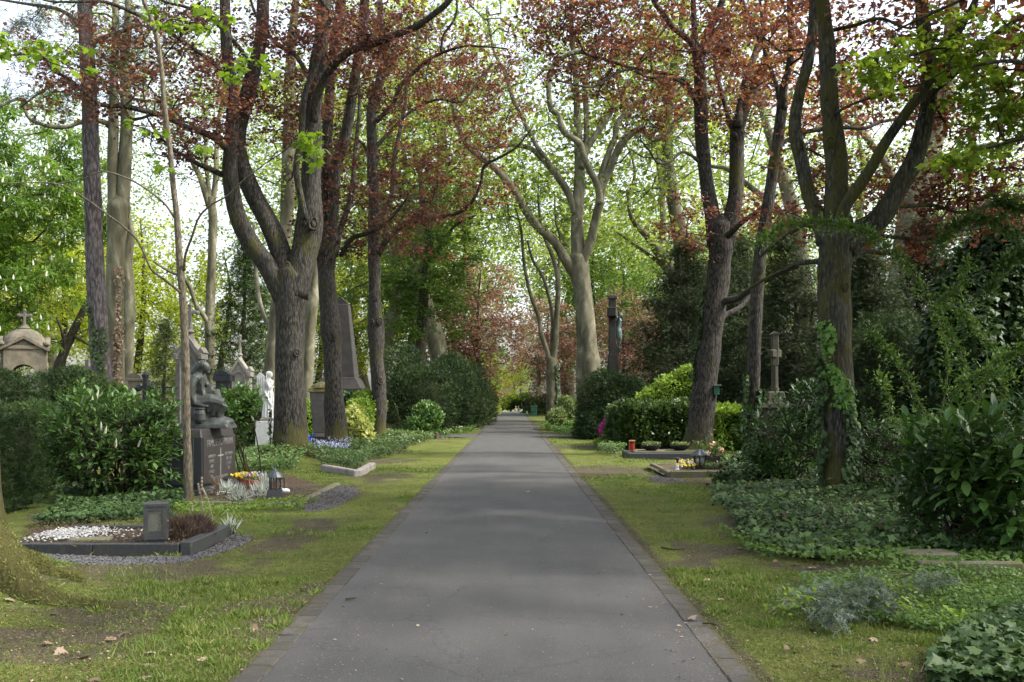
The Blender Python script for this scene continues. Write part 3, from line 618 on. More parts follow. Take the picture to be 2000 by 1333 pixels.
# ---- right side
Y4 = 28.3; b4 = gp(1363, 892)
tree('maple_tree', 'leaning maple behind the planter bowls with a green nest box on its trunk', 'tree', b4, [
 dict(p=[(1360, 905, 84), (1362, 888, 66), (1365, 850, 54), (1374, 780, 49), (1381, 710, 46), (1390, 645, 45), (1398, 580, 45), (1405, 520, 44), (1408, 480, 48), (1410, 445, 46)], Y=Y4, lump=.06),
 dict(p=[(1400, 480, 36), (1390, 420, 30), (1381, 370, 28), (1375, 320, 27), (1370, 260, 27), (1369, 200, 26), (1366, 140, 24), (1360, 100, 22)], Y=Y4, d=(0, .5)),
 dict(p=[(1362, 115, 16), (1350, 85, 14), (1332, 68, 13), (1315, 54, 12), (1299, 31, 11), (1277, 0, 10), (1255, -60, 8), (1240, -200, 5)], Y=Y4, d=(.5, -.5)),
 dict(p=[(1362, 115, 14), (1356, 60, 12), (1353, -10, 10), (1345, -150, 6)], Y=Y4, d=(.5, 1.5)),
 dict(p=[(1367, 120, 18), (1378, 80, 16), (1390, 50, 14), (1406, 15, 13), (1420, -40, 12), (1440, -200, 7)], Y=Y4, d=(.5, .5)),
 dict(p=[(1360, 190, 11), (1348, 172, 9), (1331, 157, 8), (1299, 145, 7.5), (1268, 139, 7), (1233, 132, 6.5), (1205, 123, 5.5), (1170, 113, 5), (1142, 104, 4.5), (1126, 76, 4), (1105, 60, 3)], Y=Y4, d=(.2, -2.5)),
 dict(p=[(1360, 200, 9), (1345, 176, 7.5), (1325, 158, 7), (1296, 151, 6.5), (1265, 151, 6), (1227, 135, 5.5), (1189, 151, 5), (1158, 170, 4.5), (1132, 170, 4), (1088, 158, 3)], Y=Y4, d=(.2, -4)),
 dict(p=[(1362, 315, 8), (1350, 306, 6), (1331, 299, 5.5), (1309, 315, 5), (1284, 318, 4.5), (1268, 293, 4), (1252, 274, 3)], Y=Y4, d=(0, -2)),
 dict(p=[(1415, 480, 38), (1426, 430, 33), (1434, 385, 31), (1438, 331, 29), (1438, 283, 28), (1442, 246, 26), (1455, 215, 22), (1470, 180, 18), (1484, 145, 16), (1496, 110, 14), (1490, 85, 12), (1473, 60, 12), (1455, 15, 11), (1440, -40, 10), (1430, -180, 6)], Y=Y4, d=(0, -.8)),
 dict(p=[(1440, 250, 18), (1450, 189, 16), (1462, 142, 15), (1480, 90, 12), (1492, 40, 10), (1500, -40, 8), (1515, -200, 5)], Y=Y4, d=(-.5, 1)),
 dict(p=[(1436, 270, 12), (1425, 243, 10), (1416, 205, 9), (1403, 158, 8), (1397, 135, 7), (1392, 90, 5)], Y=Y4, d=(-.5, 1.5)),
 dict(p=[(1398, 605, 18), (1416, 588, 15), (1441, 583, 13), (1466, 567, 12), (1500, 547, 10), (1531, 531, 8), (1560, 520, 6)], Y=Y4, d=(0, -1.5)),
 dict(p=[(1396, 635, 15), (1413, 618, 12), (1441, 604, 10), (1454, 592, 9), (1475, 560, 5)], Y=Y4, d=(0, .8)),
 dict(p=[(1420, 462, 13), (1450, 435, 10), (1482, 412, 8), (1520, 380, 5)], Y=Y4, d=(-.5, -2)),
], [(1290, 70, 200, 80, 26.5, 3, 70), (1170, 110, 120, 90, 26, 3, 46), (1450, 120, 110, 120, 28, 3, 66), (1420, 200, 60, 90, 28, 2, 20), (1250, 200, 110, 60, 26, 2, 30), (1120, 30, 110, 70, 26, 3, 50), (1350, 430, 60, 50, 27, 1.5, 14),
    (1480, 420, 60, 50, 27, 1.5, 18), (1350, -150, 280, 150, 28, 4.5, 220)],
 'red', 'kite', 0.092, S=6, cl=.65, nl=8, seed=6, knots=[(1376, 382, 28.0, .07, -.2), (1404, 505, 27.98, .08, .1), (1388, 640, 27.98, .06, .5), (1373, 330, 28.1, .05, .3)], flare=(.35, .25, 4), group=MG, segs=20, extra=roots((b4[0], b4[1]), [(200, 1.0, .16, .25), (-60, 1.1, .15, .22), (0, .9, .14, .2)]))

Y5 = 20.7; b5 = gp(1462, 935)
tree('maple_tree', 'straight slim maple between the leaning maple and the ivy trunk, its foot wrapped in ivy', 'tree', b5, [
 dict(p=[(1459, 950, 52), (1463, 930, 36), (1467, 860, 27), (1470, 780, 26), (1473, 700, 25), (1476, 620, 25), (1481, 540, 25), (1487, 480, 24), (1495, 430, 23), (1503, 380, 22), (1512, 320, 22), (1520, 270, 22), (1527, 215, 21), (1530, 190, 18)], Y=Y5),
 dict(p=[(1527, 215, 19), (1530, 173, 16), (1543, 126, 14), (1547, 63, 13), (1544, 0, 12), (1545, -120, 8)], Y=Y5, d=(0, -.5)),
 dict(p=[(1525, 220, 12), (1518, 175, 10), (1508, 140, 8), (1497, 105, 7), (1490, 40, 6), (1480, -60, 4)], Y=Y5, d=(0, 1)),
 dict(p=[(1519, 290, 11), (1535, 275, 9), (1576, 258, 9), (1642, 249, 8.5), (1689, 252, 8), (1720, 239, 7), (1768, 230, 6), (1815, 224, 5.5), (1862, 217, 5), (1894, 202, 4), (1941, 202, 3)], Y=Y5, d=(0, 1.5)),
], [(1510, 90, 110, 120, 20.5, 2.5, 80), (1640, 200, 120, 60, 21.5, 1.5, 40), (1520, -150, 180, 130, 21, 3, 110)],
 'red', 'maple5', 0.09, S=5, cl=.5, nl=7, seed=7, flare=(.3, .3, 4), group=MG, segs=16)

Y6 = 15.2; b6 = gp(1641, 985)
tree('maple_tree', 'thick many stemmed maple at the right, its trunk ivy covered and mossy', 'tree', b6, [
 dict(p=[(1642, 1003, 104), (1641, 975, 76), (1640, 930, 67), (1640, 860, 63), (1637, 760, 61), (1632, 650, 61), (1629, 570, 62), (1630, 510, 64), (1633, 465, 70), (1634, 435, 62)], Y=Y6, lump=.06),
 dict(p=[(1615, 475, 38), (1600, 425, 31), (1581, 378, 27), (1568, 315, 27), (1554, 252, 25), (1563, 183, 22), (1579, 126, 22), (1588, 70, 20), (1592, 0, 18), (1594, -80, 15), (1590, -300, 9)], Y=Y6, d=(0, .7)),
 dict(p=[(1631, 470, 50), (1634, 380, 46), (1633, 310, 43), (1626, 245, 37), (1620, 210, 36), (1618, 150, 34), (1616, 100, 32), (1612, 50, 28), (1606, -20, 26), (1602, -120, 20), (1610, -350, 12)], Y=Y6, d=(0, -.3), lump=.1),
 dict(p=[(1640, 440, 26), (1653, 402, 24), (1680, 362, 23), (1705, 324, 22), (1736, 268, 21), (1768, 220, 20), (1799, 176, 19), (1831, 132, 17), (1862, 79, 15), (1884, 38, 14), (1905, 0, 12), (1940, -80, 9)], Y=Y6, d=(-.2, -1.2)),
 dict(p=[(1650, 485, 50), (1682, 455, 44), (1715, 434, 43), (1738, 400, 41), (1762, 356, 38), (1784, 315, 36), (1797, 268, 34), (1809, 220, 32), (1815, 157, 30), (1810, 100, 28), (1802, 47, 27), (1799, 0, 26), (1795, -100, 20), (1790, -320, 10)], Y=Y6, d=(0, -.5), lump=.07),
 dict(p=[(1812, 185, 15), (1834, 168, 13), (1862, 145, 13), (1894, 113, 12), (1925, 79, 11), (1957, 57, 10), (2000, 32, 9), (2080, 0, 7), (2200, -60, 4)], Y=Y6, d=(-.5, -1)),
 dict(p=[(1630, 225, 8), (1650, 212, 6), (1689, 195, 5.5), (1736, 180, 5), (1771, 170, 4.5), (1800, 163, 4), (1860, 130, 3)], Y=Y6, d=(-.2, -2)),
 dict(p=[(1655, 520, 14), (1668, 502, 11), (1689, 493, 9.5), (1720, 494, 8), (1760, 500, 6), (1800, 520, 4)], Y=Y6, d=(0, 1.2)),
 dict(p=[(1690, 470, 10), (1714, 463, 8), (1752, 463, 7.5), (1784, 466, 7), (1815, 460, 6.5), (1847, 450, 6), (1894, 450, 5), (1950, 440, 4)], Y=Y6, d=(0, 2)),
 dict(p=[(1777, 469, 6), (1796, 450, 5.5), (1831, 432, 5), (1865, 400, 4), (1900, 350, 3)], Y=Y6, d=(1, 2)),
 dict(p=[(1617, 508, 13), (1600, 511, 11), (1579, 514, 10), (1555, 520, 9), (1531, 531, 8), (1500, 545, 7), (1470, 562, 5), (1430, 590, 3)], Y=Y6, d=(0, 1)),
 dict(p=[(1607, 450, 10), (1580, 440, 9), (1550, 455, 8), (1520, 475, 7), (1500, 490, 6), (1485, 505, 4)], Y=Y6, d=(0, 1)),
 dict(p=[(1740, 405, 9), (1790, 400, 8), (1830, 402, 7), (1880, 415, 6), (1940, 400, 5), (2010, 380, 4)], Y=Y6, d=(0, 1.5)),
 dict(p=[(1623, 60, 9), (1670, 50, 8), (1720, 35, 7), (1770, 55, 5), (1830, 45, 4)], Y=Y6, d=(0, -1.5)),
], [(1900, 200, 130, 190, 15.5, 2.2, 80), (1720, 120, 130, 120, 15.5, 2, 56), (1950, 380, 90, 80, 16.5, 1.5, 34), (1790, 370, 110, 60, 16.3, 1.2, 34), (1760, 480, 80, 40, 16.3, .8, 12), (1600, 330, 70, 110, 16, 1.2, 22), (1560, 430, 60, 40, 16, 1, 14), (2150, 250, 130, 260, 15, 2.5, 60),
    (1750, -220, 420, 200, 15.2, 3.5, 210), (1500, -500, 500, 200, 13, 3, 120)],
 'red', 'maple5', 0.084, S=5, cl=.45, nl=6, seed=8, knots=[(1622, 278, 14.93, .06, -.2), (1618, 190, 14.95, .05, .5), (1652, 560, 14.96, .05, .4), (1617, 128, 14.97, .045, -.5), (1622, 700, 14.96, .045, -.4)], bark='mossy_bark', flare=(.3, .3, 4), group=MG, segs=22, step=.3, r_tip=.004,
 extra=roots((b6[0], b6[1]), [(-20, .8, .12, .2), (200, .8, .12, .2), (-100, .6, .12, .15)]), varc=.15)

# green maple reaching in from beyond the right edge
bb = np.array([8.3, 11.5, 0.0])
tree('green_maple_tree', 'fresh lime green maple boughs hanging into the upper right corner', 'tree', bb, [
 dict(p=[(2400, 1050, 90), (2400, 800, 70), (2390, 500, 62), (2380, 250, 55), (2360, 0, 45), (2340, -300, 32), (2330, -700, 18)], Y=11.5),
 dict(p=[(2385, 300, 26), (2250, 200, 18), (2100, 150, 12), (1980, 120, 8), (1900, 130, 5)], Y=11.5, d=(0, 1)),
 dict(p=[(2380, 420, 24), (2250, 330, 16), (2120, 290, 11), (2020, 270, 8), (1930, 290, 5)], Y=11.5, d=(0, 1.5)),
 dict(p=[(2360, 50, 24), (2200, -60, 16), (2050, -60, 11), (1880, 0, 7), (1750, 60, 4)], Y=11.5, d=(0, 2)),
 dict(p=[(2340, -400, 26), (2000, -700, 18), (1500, -950, 12), (1000, -1100, 7)], Y=11.5, d=(0, -2)),
], [(1930, 130, 90, 80, 13.8, 1, 30), (1850, 80, 70, 60, 13.8, .8, 14), (1960, 230, 60, 60, 13.6, 1, 18), (1720, 120, 50, 40, 13.4, .5, 12), (1700, 160, 35, 25, 13.3, .4, 6), (1880, 310, 45, 25, 13, .5, 8), (2200, 200, 130, 160, 12, 1.5, 60),
    (1600, -900, 800, 300, 10.5, 3, 150), (2400, -600, 400, 300, 9, 3, 90), (600, -1500, 700, 250, 8, 3, 90)], 'maple_green', 'maple5', 0.11, S=4, cl=.36, nl=6, seed=9, group=None, step=.3, r_tip=.003, varc=.1)

# unseen maple added outside the view so that its crown shades the path
c = np.array([11.5, 9.0, 0.0]); rr_ = np.random.default_rng(3); d_ = unit(rr_.normal(size=(330, 3))) * (rr_.random(330) ** .4)[:, None]
tree('maple_tree', 'unseen maple added outside the view to shade the path', 'tree', c, [
 dict(p=[(3484, 1126, 130), (3484, 700, 105), (3484, 100, 85), (3484, -600, 60), (3484, -1300, 20)], Y=9.0)],
 c + [-.6, 1.0, 9.6] + d_ * [4.6, 9.5, 4.3], 'red', 'kite', .26, S=5, cl=.9, nl=6, seed=12, group=MG, step=.8)

# moss fuzz on the near root and on the foot of the stout maple
def fuzz(name, label, c, specs, n, size, zoff=0.):
    V = []; A_ = []
    for ang, L, r, z0 in specs:
        t = R.random(n) ** 1.1; s_ = R.uniform(-.97, .97, n); X, Y, Z = ridge(c, ang, L, r * 1.35, z0, t, s_); a = math.radians(ang)
        V.append(np.stack([X, Y, Z], 1)); A_.append(np.stack([-math.sin(a) * s_, math.cos(a) * s_, np.full(n, .6)], 1) + R.normal(size=(n, 3)) * .5)
    V = np.concatenate(V); A_ = np.concatenate(A_); k = V[:, 2] > gz(V[:, 0], V[:, 1]) - .01; V, A_ = V[k], A_[k]; m = wob(V, 4) > -.35; V, A_ = V[m], A_[m]
    o = leaves(name, V, A_, R.normal(size=V.shape), size * R.uniform(.5, 1.4, len(V)), 'needle3', LM['moss'], None, (0, 0, 0)); o['label'] = label
fuzz('moss', 'moss cushions on the spreading root at the left edge', (-4.8, 8.55), [(-30, 2.1, .24, .75), (-62, 1.6, .2, .5), (5, 1.2, .22, .5), (-90, 1.4, .2, .4)], 5000, .022)
fuzz('moss', 'moss on the roots of the stout left maple', (b1[0], b1[1]), [(-35, 1.9, .2, .32), (-80, 1.2, .18, .3), (200, 1.2, .16, .35), (240, 1.1, .16, .3)], 1500, .045)
# ------------------------------------------------------------------ plane trees (pale patchy bark)
PG = 'pale barked plane trees'
PK = dict(bark='plane_bark', tpl='quad', lsize=0.14, S=4, cl=1.3, nl=8, flat=.7, droop=.25, twig_bark='far_bark', spread=.3, step=.9, r_tip=.01, group=PG)
YB = 55.0
tree('plane_tree', 'largest pale plane tree in the middle distance with sinuous spreading limbs beside the crucifix', 'tree', [P(1150, 860, YB)[0], YB, 0], [
 dict(p=[(1156, 850, 66), (1153, 815, 54), (1151, 770, 50), (1149, 715, 46), (1147, 680, 42), (1143, 620, 37), (1138, 570, 35), (1132, 530, 38), (1129, 508, 36)], Y=YB),
 dict(p=[(1129, 515, 28), (1127, 440, 25), (1129, 400, 23), (1132, 331, 21), (1130, 283, 17), (1127, 220, 14), (1126, 170, 12), (1120, 110, 10), (1116, 40, 8), (1110, -80, 6)], Y=YB, d=(0, 1)),
 dict(p=[(1136, 330, 13), (1138, 305, 12), (1145, 270, 12), (1145, 220, 11), (1142, 173, 10), (1152, 130, 9), (1162, 98, 9), (1175, 70, 8), (1200, 50, 6), (1230, -20, 4)], Y=YB, d=(0, 2)),
 dict(p=[(1132, 535, 24), (1141, 505, 19), (1155, 470, 18), (1163, 430, 17), (1171, 395, 17), (1178, 360, 16), (1190, 334, 15), (1205, 296, 15), (1227, 268, 13), (1252, 252, 12), (1268, 268, 11), (1290, 271, 10), (1309, 255, 9), (1321, 236, 8), (1343, 220, 7), (1380, 225, 4)], Y=YB, d=(0, -2)),
 dict(p=[(1171, 395, 13), (1174, 345, 13), (1189, 299, 12), (1202, 268, 11), (1206, 240, 11), (1236, 211, 10), (1268, 189, 9), (1293, 180, 8), (1309, 192, 8), (1328, 176, 6), (1334, 160, 5), (1350, 110, 3)], Y=YB, d=(-1, 1.5)),
 dict(p=[(1200, 300, 10), (1215, 275, 9), (1246, 252, 8), (1271, 233, 7), (1299, 217, 6), (1331, 205, 5), (1360, 190, 4)], Y=YB, d=(-1, 2)),
 dict(p=[(1172, 400, 15), (1168, 365, 13), (1151, 331, 13), (1139, 299, 13), (1130, 277, 13), (1101, 258, 12), (1091, 227, 12), (1076, 212, 11), (1072, 176, 10), (1074, 142, 10), (1091, 117, 9), (1126, 101, 9), (1142, 104, 8), (1165, 112, 6), (1190, 90, 4)], Y=YB, d=(-1.5, -2.5)),
 dict(p=[(1126, 535, 26), (1107, 510, 21), (1079, 469, 18), (1047, 441, 16), (1025, 409, 15), (1000, 366, 14), (972, 334, 14), (941, 309, 13), (909, 277, 12), (891, 236, 11), (881, 189, 9), (856, 157, 8), (831, 135, 6), (790, 120, 4)], Y=YB, d=(0, -2.5)),
 dict(p=[(1124, 440, 15), (1117, 394, 14), (1094, 353, 12), (1063, 315, 11), (1035, 290, 10), (1000, 284, 8), (960, 290, 5)], Y=YB, d=(0, 2)),
 dict(p=[(1122, 420, 12), (1110, 372, 11), (1072, 318, 10), (1047, 283, 9), (1031, 252, 9), (1014, 220, 8), (1000, 189, 8), (985, 142, 7), (966, 104, 6), (957, 63, 5), (950, 15, 4)], Y=YB, d=(0, 1)),
 dict(p=[(1140, 310, 14), (1151, 283, 13), (1176, 246, 12), (1202, 202, 11), (1220, 170, 10), (1240, 148, 8), (1262, 110, 6), (1290, 50, 5), (1320, -40, 3)], Y=YB, d=(0, 3)),
], [(1130, 170, 290, 190, 55, 6, 190), (950, 190, 170, 140, 53, 5, 85), (1310, 220, 120, 130, 54, 5, 70), (850, 130, 90, 90, 52, 3, 22), (1130, -120, 420, 160, 55, 7, 130), (1120, 30, 360, 110, 56, 6, 70), (1000, 400, 110, 60, 53, 4, 14), (1260, 360, 100, 50, 54, 4, 14)],
 'plane', seed=20, segs=18, **PK)
YC = 62.0
tree('plane_tree', 'smaller plane tree right of the far path, forked low into pale upright stems', 'tree', [P(1078, 850, YC)[0], YC, 0], [
 dict(p=[(1079, 835, 34), (1078, 815, 26), (1078, 780, 22), (1077, 740, 20), (1077, 705, 20)], Y=YC),
 dict(p=[(1074, 712, 13), (1069, 688, 10), (1057, 652, 9), (1052, 620, 8), (1038, 583, 7.5), (1028, 542, 7), (1022, 504, 6), (1018, 450, 5), (1005, 400, 3)], Y=YC, d=(0, -1)),
 dict(p=[(1077, 710, 12), (1079, 670, 9), (1079, 620, 8), (1074, 589, 7), (1060, 542, 6.5), (1041, 510, 5.5), (1030, 470, 4)], Y=YC, d=(0, 1)),
 dict(p=[(1080, 710, 14), (1085, 670, 12), (1087, 620, 11), (1090, 557, 10), (1085, 520, 8.5), (1075, 490, 8), (1064, 465, 7), (1055, 430, 5.5), (1050, 380, 4)], Y=YC),
 dict(p=[(1089, 560, 7), (1092, 510, 6), (1094, 463, 5.5), (1085, 431, 4.5), (1084, 380, 3)], Y=YC, d=(0, 1)),
], [(1040, 440, 90, 60, 61, 4, 35), (1010, 360, 100, 70, 60, 4, 35), (1090, 430, 60, 40, 62, 3, 12)], 'green', seed=21, segs=12, **{**PK, 'cl': 1.0})
tree('plane_tree', 'pale double plane trunk with brown ivy scars beside the pine', 'tree', [P(230, 880, 38)[0], 38, 0], [
 dict(p=[(234, 915, 46), (232, 880, 36), (230, 800, 31), (227, 700, 31), (224, 600, 32), (226, 500, 34), (230, 430, 40), (232, 405, 44)], Y=38),
 dict(p=[(224, 425, 24), (221, 360, 20), (221, 300, 20), (222, 240, 20), (222, 150, 16), (224, 60, 14), (226, -60, 12), (215, -250, 7)], Y=38, d=(0, -.3)),
 dict(p=[(237, 425, 28), (243, 350, 25), (247, 270, 24), (247, 210, 22), (243, 120, 18), (250, 40, 15), (252, -60, 12), (270, -250, 7)], Y=38, d=(0, .4)),
 dict(p=[(222, 245, 10), (180, 235, 9), (120, 250, 8), (60, 235, 7), (40, 195, 6), (0, 210, 5)], Y=38, d=(0, -2)),
], [(300, 150, 190, 140, 38, 4, 90), (420, 120, 130, 120, 39, 4, 60), (150, 60, 160, 100, 40, 4, 40), (250, -150, 300, 150, 38, 5, 60)], 'plane', seed=22, segs=16, **{**PK, 'lsize': .15, 'cl': 1.0})
tree('plane_tree', 'thin crooked plane trunk immediately right of the double plane trunk', 'tree', [P(252, 880, 42)[0], 42, 0], [
 dict(p=[(254, 880, 28), (252, 800, 23), (250, 740, 22), (250, 680, 21), (253, 610, 20), (252, 560, 21), (247, 515, 23), (252, 480, 19), (256, 455, 15), (249, 420, 13), (246, 370, 10), (250, 300, 7), (262, 220, 5)], Y=42, lump=.09),
], [(270, 250, 80, 90, 42, 3, 20)], 'plane', seed=23, segs=14, **{**PK, 'lsize': .15, 'cl': .9})
tree('plane_tree', 'pale plane tree standing alone against the bright sky behind the bronze figure', 'tree', [P(413, 870, 50)[0], 50, 0], [
 dict(p=[(414, 860, 26), (413, 800, 21), (413, 740, 19), (411, 680, 20), (410, 620, 19), (413, 526, 17), (416, 431, 17), (411, 390, 16)], Y=50),
 dict(p=[(409, 405, 13), (392, 350, 12), (378, 320, 11), (365, 285, 10), (350, 255, 9), (340, 220, 7), (325, 180, 5)], Y=50, d=(0, -1)),
 dict(p=[(414, 405, 12), (422, 340, 11), (424, 280, 9), (430, 220, 8), (440, 150, 6), (445, 60, 4)], Y=50, d=(0, 1)),
 dict(p=[(411, 400, 10), (404, 340, 9), (402, 290, 7), (398, 230, 5), (390, 150, 3)], Y=50),
 dict(p=[(408, 635, 13), (402, 622, 11), (384, 595, 9), (371, 560, 8), (355, 540, 7), (330, 530, 6), (300, 512, 4)], Y=50, d=(0, -1)),
], [(400, 230, 130, 110, 50, 5, 60), (340, 310, 90, 90, 50, 4, 30), (460, 300, 60, 100, 50, 4, 16), (350, 480, 90, 80, 50, 4, 12)], 'plane', seed=24, segs=14, **{**PK, 'lsize': .16, 'cl': 1.1})
tree('plane_tree', 'leaning plane trunk rising behind the stout near maple on its left', 'tree', [P(525, 890, 38)[0], 38, 0], [
 dict(p=[(524, 890, 32), (525, 830, 26), (527, 734, 24), (533, 660, 23), (541, 590, 22), (550, 530, 22), (559, 440, 24), (563, 340, 28), (566, 240, 25), (567, 170, 23), (570, 80, 19), (578, 0, 14), (590, -150, 8)], Y=38),
 dict(p=[(535, 650, 10), (516, 620, 9), (506, 580, 9), (500, 520, 8), (495, 440, 5)], Y=38, d=(0, 1.5)),
], [(540, 250, 120, 150, 38, 5, 50), (560, -50, 220, 120, 39, 5, 40)], 'plane', seed=25, segs=14, **{**PK, 'lsize': .15, 'cl': 1.0})
tree('plane_tree', 'mottled plane trunk glimpsed between the two dark left maples', 'tree', [P(597, 870, 42)[0], 42, 0], [
 dict(p=[(597, 870, 30), (598, 800, 24), (600, 740, 23), (606, 640, 23), (613, 560, 22), (620, 480, 20), (630, 410, 17), (640, 350, 14), (652, 300, 12), (667, 262, 10), (690, 200, 8), (705, 120, 5)], Y=42),
], [(680, 250, 110, 120, 42, 5, 40), (760, 160, 100, 100, 43, 4, 30)], 'plane', seed=26, segs=14, **{**PK, 'lsize': .15, 'cl': 1.0})
tree('plane_tree', 'big pale plane trunk leaning behind the red leaves at the upper right', 'tree', [P(1745, 900, 44)[0], 44, 0], [
 dict(p=[(1720, 900, 70), (1735, 760, 58), (1748, 640, 54), (1762, 540, 50), (1775, 440, 48), (1800, 350, 46), (1830, 240, 40), (1850, 140, 34), (1862, 0, 24), (1870, -150, 14)], Y=44),
 dict(p=[(1790, 390, 24), (1850, 330, 20), (1910, 290, 14), (1970, 280, 9), (2040, 250, 5)], Y=44, d=(0, -1.5)),
 dict(p=[(1782, 420, 22), (1740, 340, 17), (1700, 280, 13), (1660, 240, 9), (1600, 220, 5)], Y=44, d=(0, -1)),
 dict(p=[(1775, 470, 20), (1860, 440, 15), (1920, 400, 12), (1980, 390, 8), (2050, 350, 5)], Y=44, d=(0, 1)),
], [(1800, 200, 240, 200, 44, 5, 80), (1650, 280, 120, 100, 44, 4, 25), (1960, 350, 120, 120, 44, 4, 30)], 'plane', seed=27, segs=16, **PK)
tree('plane_tree', 'pale plane trunk half hidden between the slim maple and the ivy trunk', 'tree', [P(1585, 880, 47)[0], 47, 0], [
 dict(p=[(1590, 880, 44), (1585, 760, 38), (1572, 640, 36), (1566, 560, 36), (1560, 480, 34), (1545, 400, 28), (1515, 300, 20), (1490, 220, 14), (1470, 120, 8)], Y=47),
 dict(p=[(1558, 480, 18), (1520, 410, 14), (1470, 370, 11), (1420, 330, 9), (1380, 320, 7), (1340, 260, 4)], Y=47, d=(0, 1)),
], [(1500, 220, 130, 140, 47, 5, 45), (1420, 300, 90, 80, 47, 4, 20), (1600, 300, 90, 140, 47, 4, 30)], 'plane', seed=28, segs=14, **PK)
tree('plane_tree', 'plane tree right of the crucifix, its pale forked limbs rising over the dark yews', 'tree', [P(1370, 850, 72)[0], 72, 0], [
 dict(p=[(1375, 850, 34), (1372, 740, 30), (1352, 640, 27), (1325, 560, 25), (1300, 510, 24), (1282, 485, 22)], Y=72),
 dict(p=[(1286, 495, 16), (1265, 462, 14), (1243, 440, 11), (1232, 420, 9), (1228, 385, 8), (1240, 340, 6), (1230, 290, 4)], Y=72, d=(0, -1)),
 dict(p=[(1290, 500, 14), (1295, 430, 12), (1292, 360, 11), (1285, 290, 9), (1300, 200, 6), (1290, 120, 4)], Y=72, d=(0, 1)),
 dict(p=[(1310, 530, 11), (1270, 500, 8), (1230, 470, 6), (1200, 450, 4)], Y=72, d=(0, 1.5)),
], [(1290, 330, 130, 130, 72, 5, 70), (1230, 430, 90, 60, 72, 4, 30), (1300, 130, 150, 100, 72, 5, 45)], 'plane', seed=29, segs=14, **{**PK, 'lsize': .19, 'cl': 1.5})

# ------------------------------------------------------------------ pine
bp = gp(216, 905)
tree('pine_tree', 'tall scaly grey violet pine trunk left of the planes, wisps of ivy on it', 'tree', bp, [
 dict(p=[(218, 918, 62), (214, 885, 50), (206, 800, 42), (198, 715, 38), (191, 620, 36), (186, 520, 35), (182, 410, 33), (178, 300, 31), (175, 200, 30), (170, 100, 28), (165, 0, 26), (160, -200, 20), (158, -450, 12), (157, -650, 6)], Y=25.5, lump=.04),
 dict(p=[(176, 90, 11), (200, 75, 9), (240, 62, 8), (270, 50, 6), (300, 60, 4)], Y=25.5, d=(0, -.5)),
 dict(p=[(168, 60, 10), (120, 20, 8), (60, 10, 6), (0, 0, 4)], Y=25.5, d=(0, .5)),
 dict(p=[(180, 190, 9), (130, 160, 7), (90, 175, 5), (40, 210, 3)], Y=25.5, d=(0, -.8)),
], [(250, 70, 120, 90, 25.3, 1.4, 55), (80, 60, 120, 90, 25.5, 1.5, 45), (90, 190, 80, 60, 25, 1, 28), (220, 170, 80, 50, 25, 1, 20), (160, -250, 260, 250, 25.5, 2.5, 100)],
 'pine', 'needle', .15, S=6, cl=.4, nl=13, flat=.8, seed=30, bark='pine_bark', segs=20, droop=.1, curl=.3, spread=.1, r_tip=.004)
# ------------------------------------------------------------------ background trees from a few prototypes
def auto_tree(name, label, loc, h, cw, leaf, tpl, lsize, n, seed, trunk_h=0.28, bark='far_bark', cl=1.1, S=4, nl=9, flat=.75, crown_low=0.2, shape='round', spread=.3, tr=None, cat='tree', group='trees in the far background', nolimb=False, crown_name='crown', r_tip=.012):
    rng = np.random.default_rng(seed); root = thing(name, loc, label, cat, group)
    loc = np.array(loc, float); tr = h * 0.022 if tr is None else tr
    z = np.linspace(0, h * .93, 12); T = np.stack([loc[0] + 0.02 * h * np.sin(z * .4 + seed), loc[1] + 0.02 * h * np.cos(z * .5 + seed), loc[2] + z], 1)
    r = tr * np.clip(1 - z / h, .06, 1) ** .8
    mb = MB(); V, Fc = tube_geo(catmull(T, 2), np.interp(np.linspace(0, 1, 23), np.linspace(0, 1, 12), r), 9, True, .05, seed, (.4, .35, 4)); mb.add(V, Fc)
    mb.build('trunk', M[bark], root, smooth=True)
    # crown targets
    d = rdir(n) if False else rng.normal(size=(n, 3)); d = unit(d) * (rng.random(n) ** (1 / 2.2))[:, None]
    z0, z1 = h * crown_low, h
    tz = (d[:, 2] * .5 + .5)
    if shape == 'round': X = d[:, :2] * cw
    else:
        tz = rng.random(n) ** 1.3; a = rng.random(n) * 6.283; rr = cw * (1 - tz) ** .8 * np.sqrt(rng.random(n)) + .1; X = np.stack([np.cos(a) * rr, np.sin(a) * rr], 1)
    Tg = np.stack([loc[0] + X[:, 0], loc[1] + X[:, 1], loc[2] + z0 + tz * (z1 - z0)], 1)
    Tg[:, :2] += (wob(Tg, .5)[:, None] * .12 * cw)
    P0 = T[(T[:, 2] - loc[2]) > h * crown_low * .8]; P0 = catmull(P0, 3)
    A, chains, rad = grow(P0, Tg, rng, step=h * .06, curl=.25, r_tip=r_tip, pen=.8)
    tb = Tubes(); ends = []; dirs = []
    for i, idx, ti in chains:
        ids = np.concatenate([[i], idx]); pp = A[ids]; rr = rad[ids].copy(); rr[0] = rr[1]
        if not nolimb: tb.add(pp, rr, 4)
        ends.append(pp[-1]); dirs.append(unit(pp[-1] - pp[-2]))
        if len(pp) > 4: ends.append(pp[-3]); dirs.append(unit(pp[-3] - pp[-4]))
    (E, B, C), pos, ax, nr, sz = sprig_leaves(np.array(ends), np.array(dirs), rng, S, cl, nl, flat, lsize, .2 if shape == 'round' else .35, spread)
    if not nolimb: tb.many(E, B, r_tip * .6, r_tip * .3, C); tb.build('branchwork', M[bark], root, loc, 'stuff')
    leaves(crown_name, pos, ax, nr, sz, tpl, LM[leaf], root, loc, np.clip(.5 + .3 * wob(pos, .6) + R.normal(size=len(pos)) * .25, 0, 1))
    return root
def X_(px, Y): return (px - HX) * Y / F
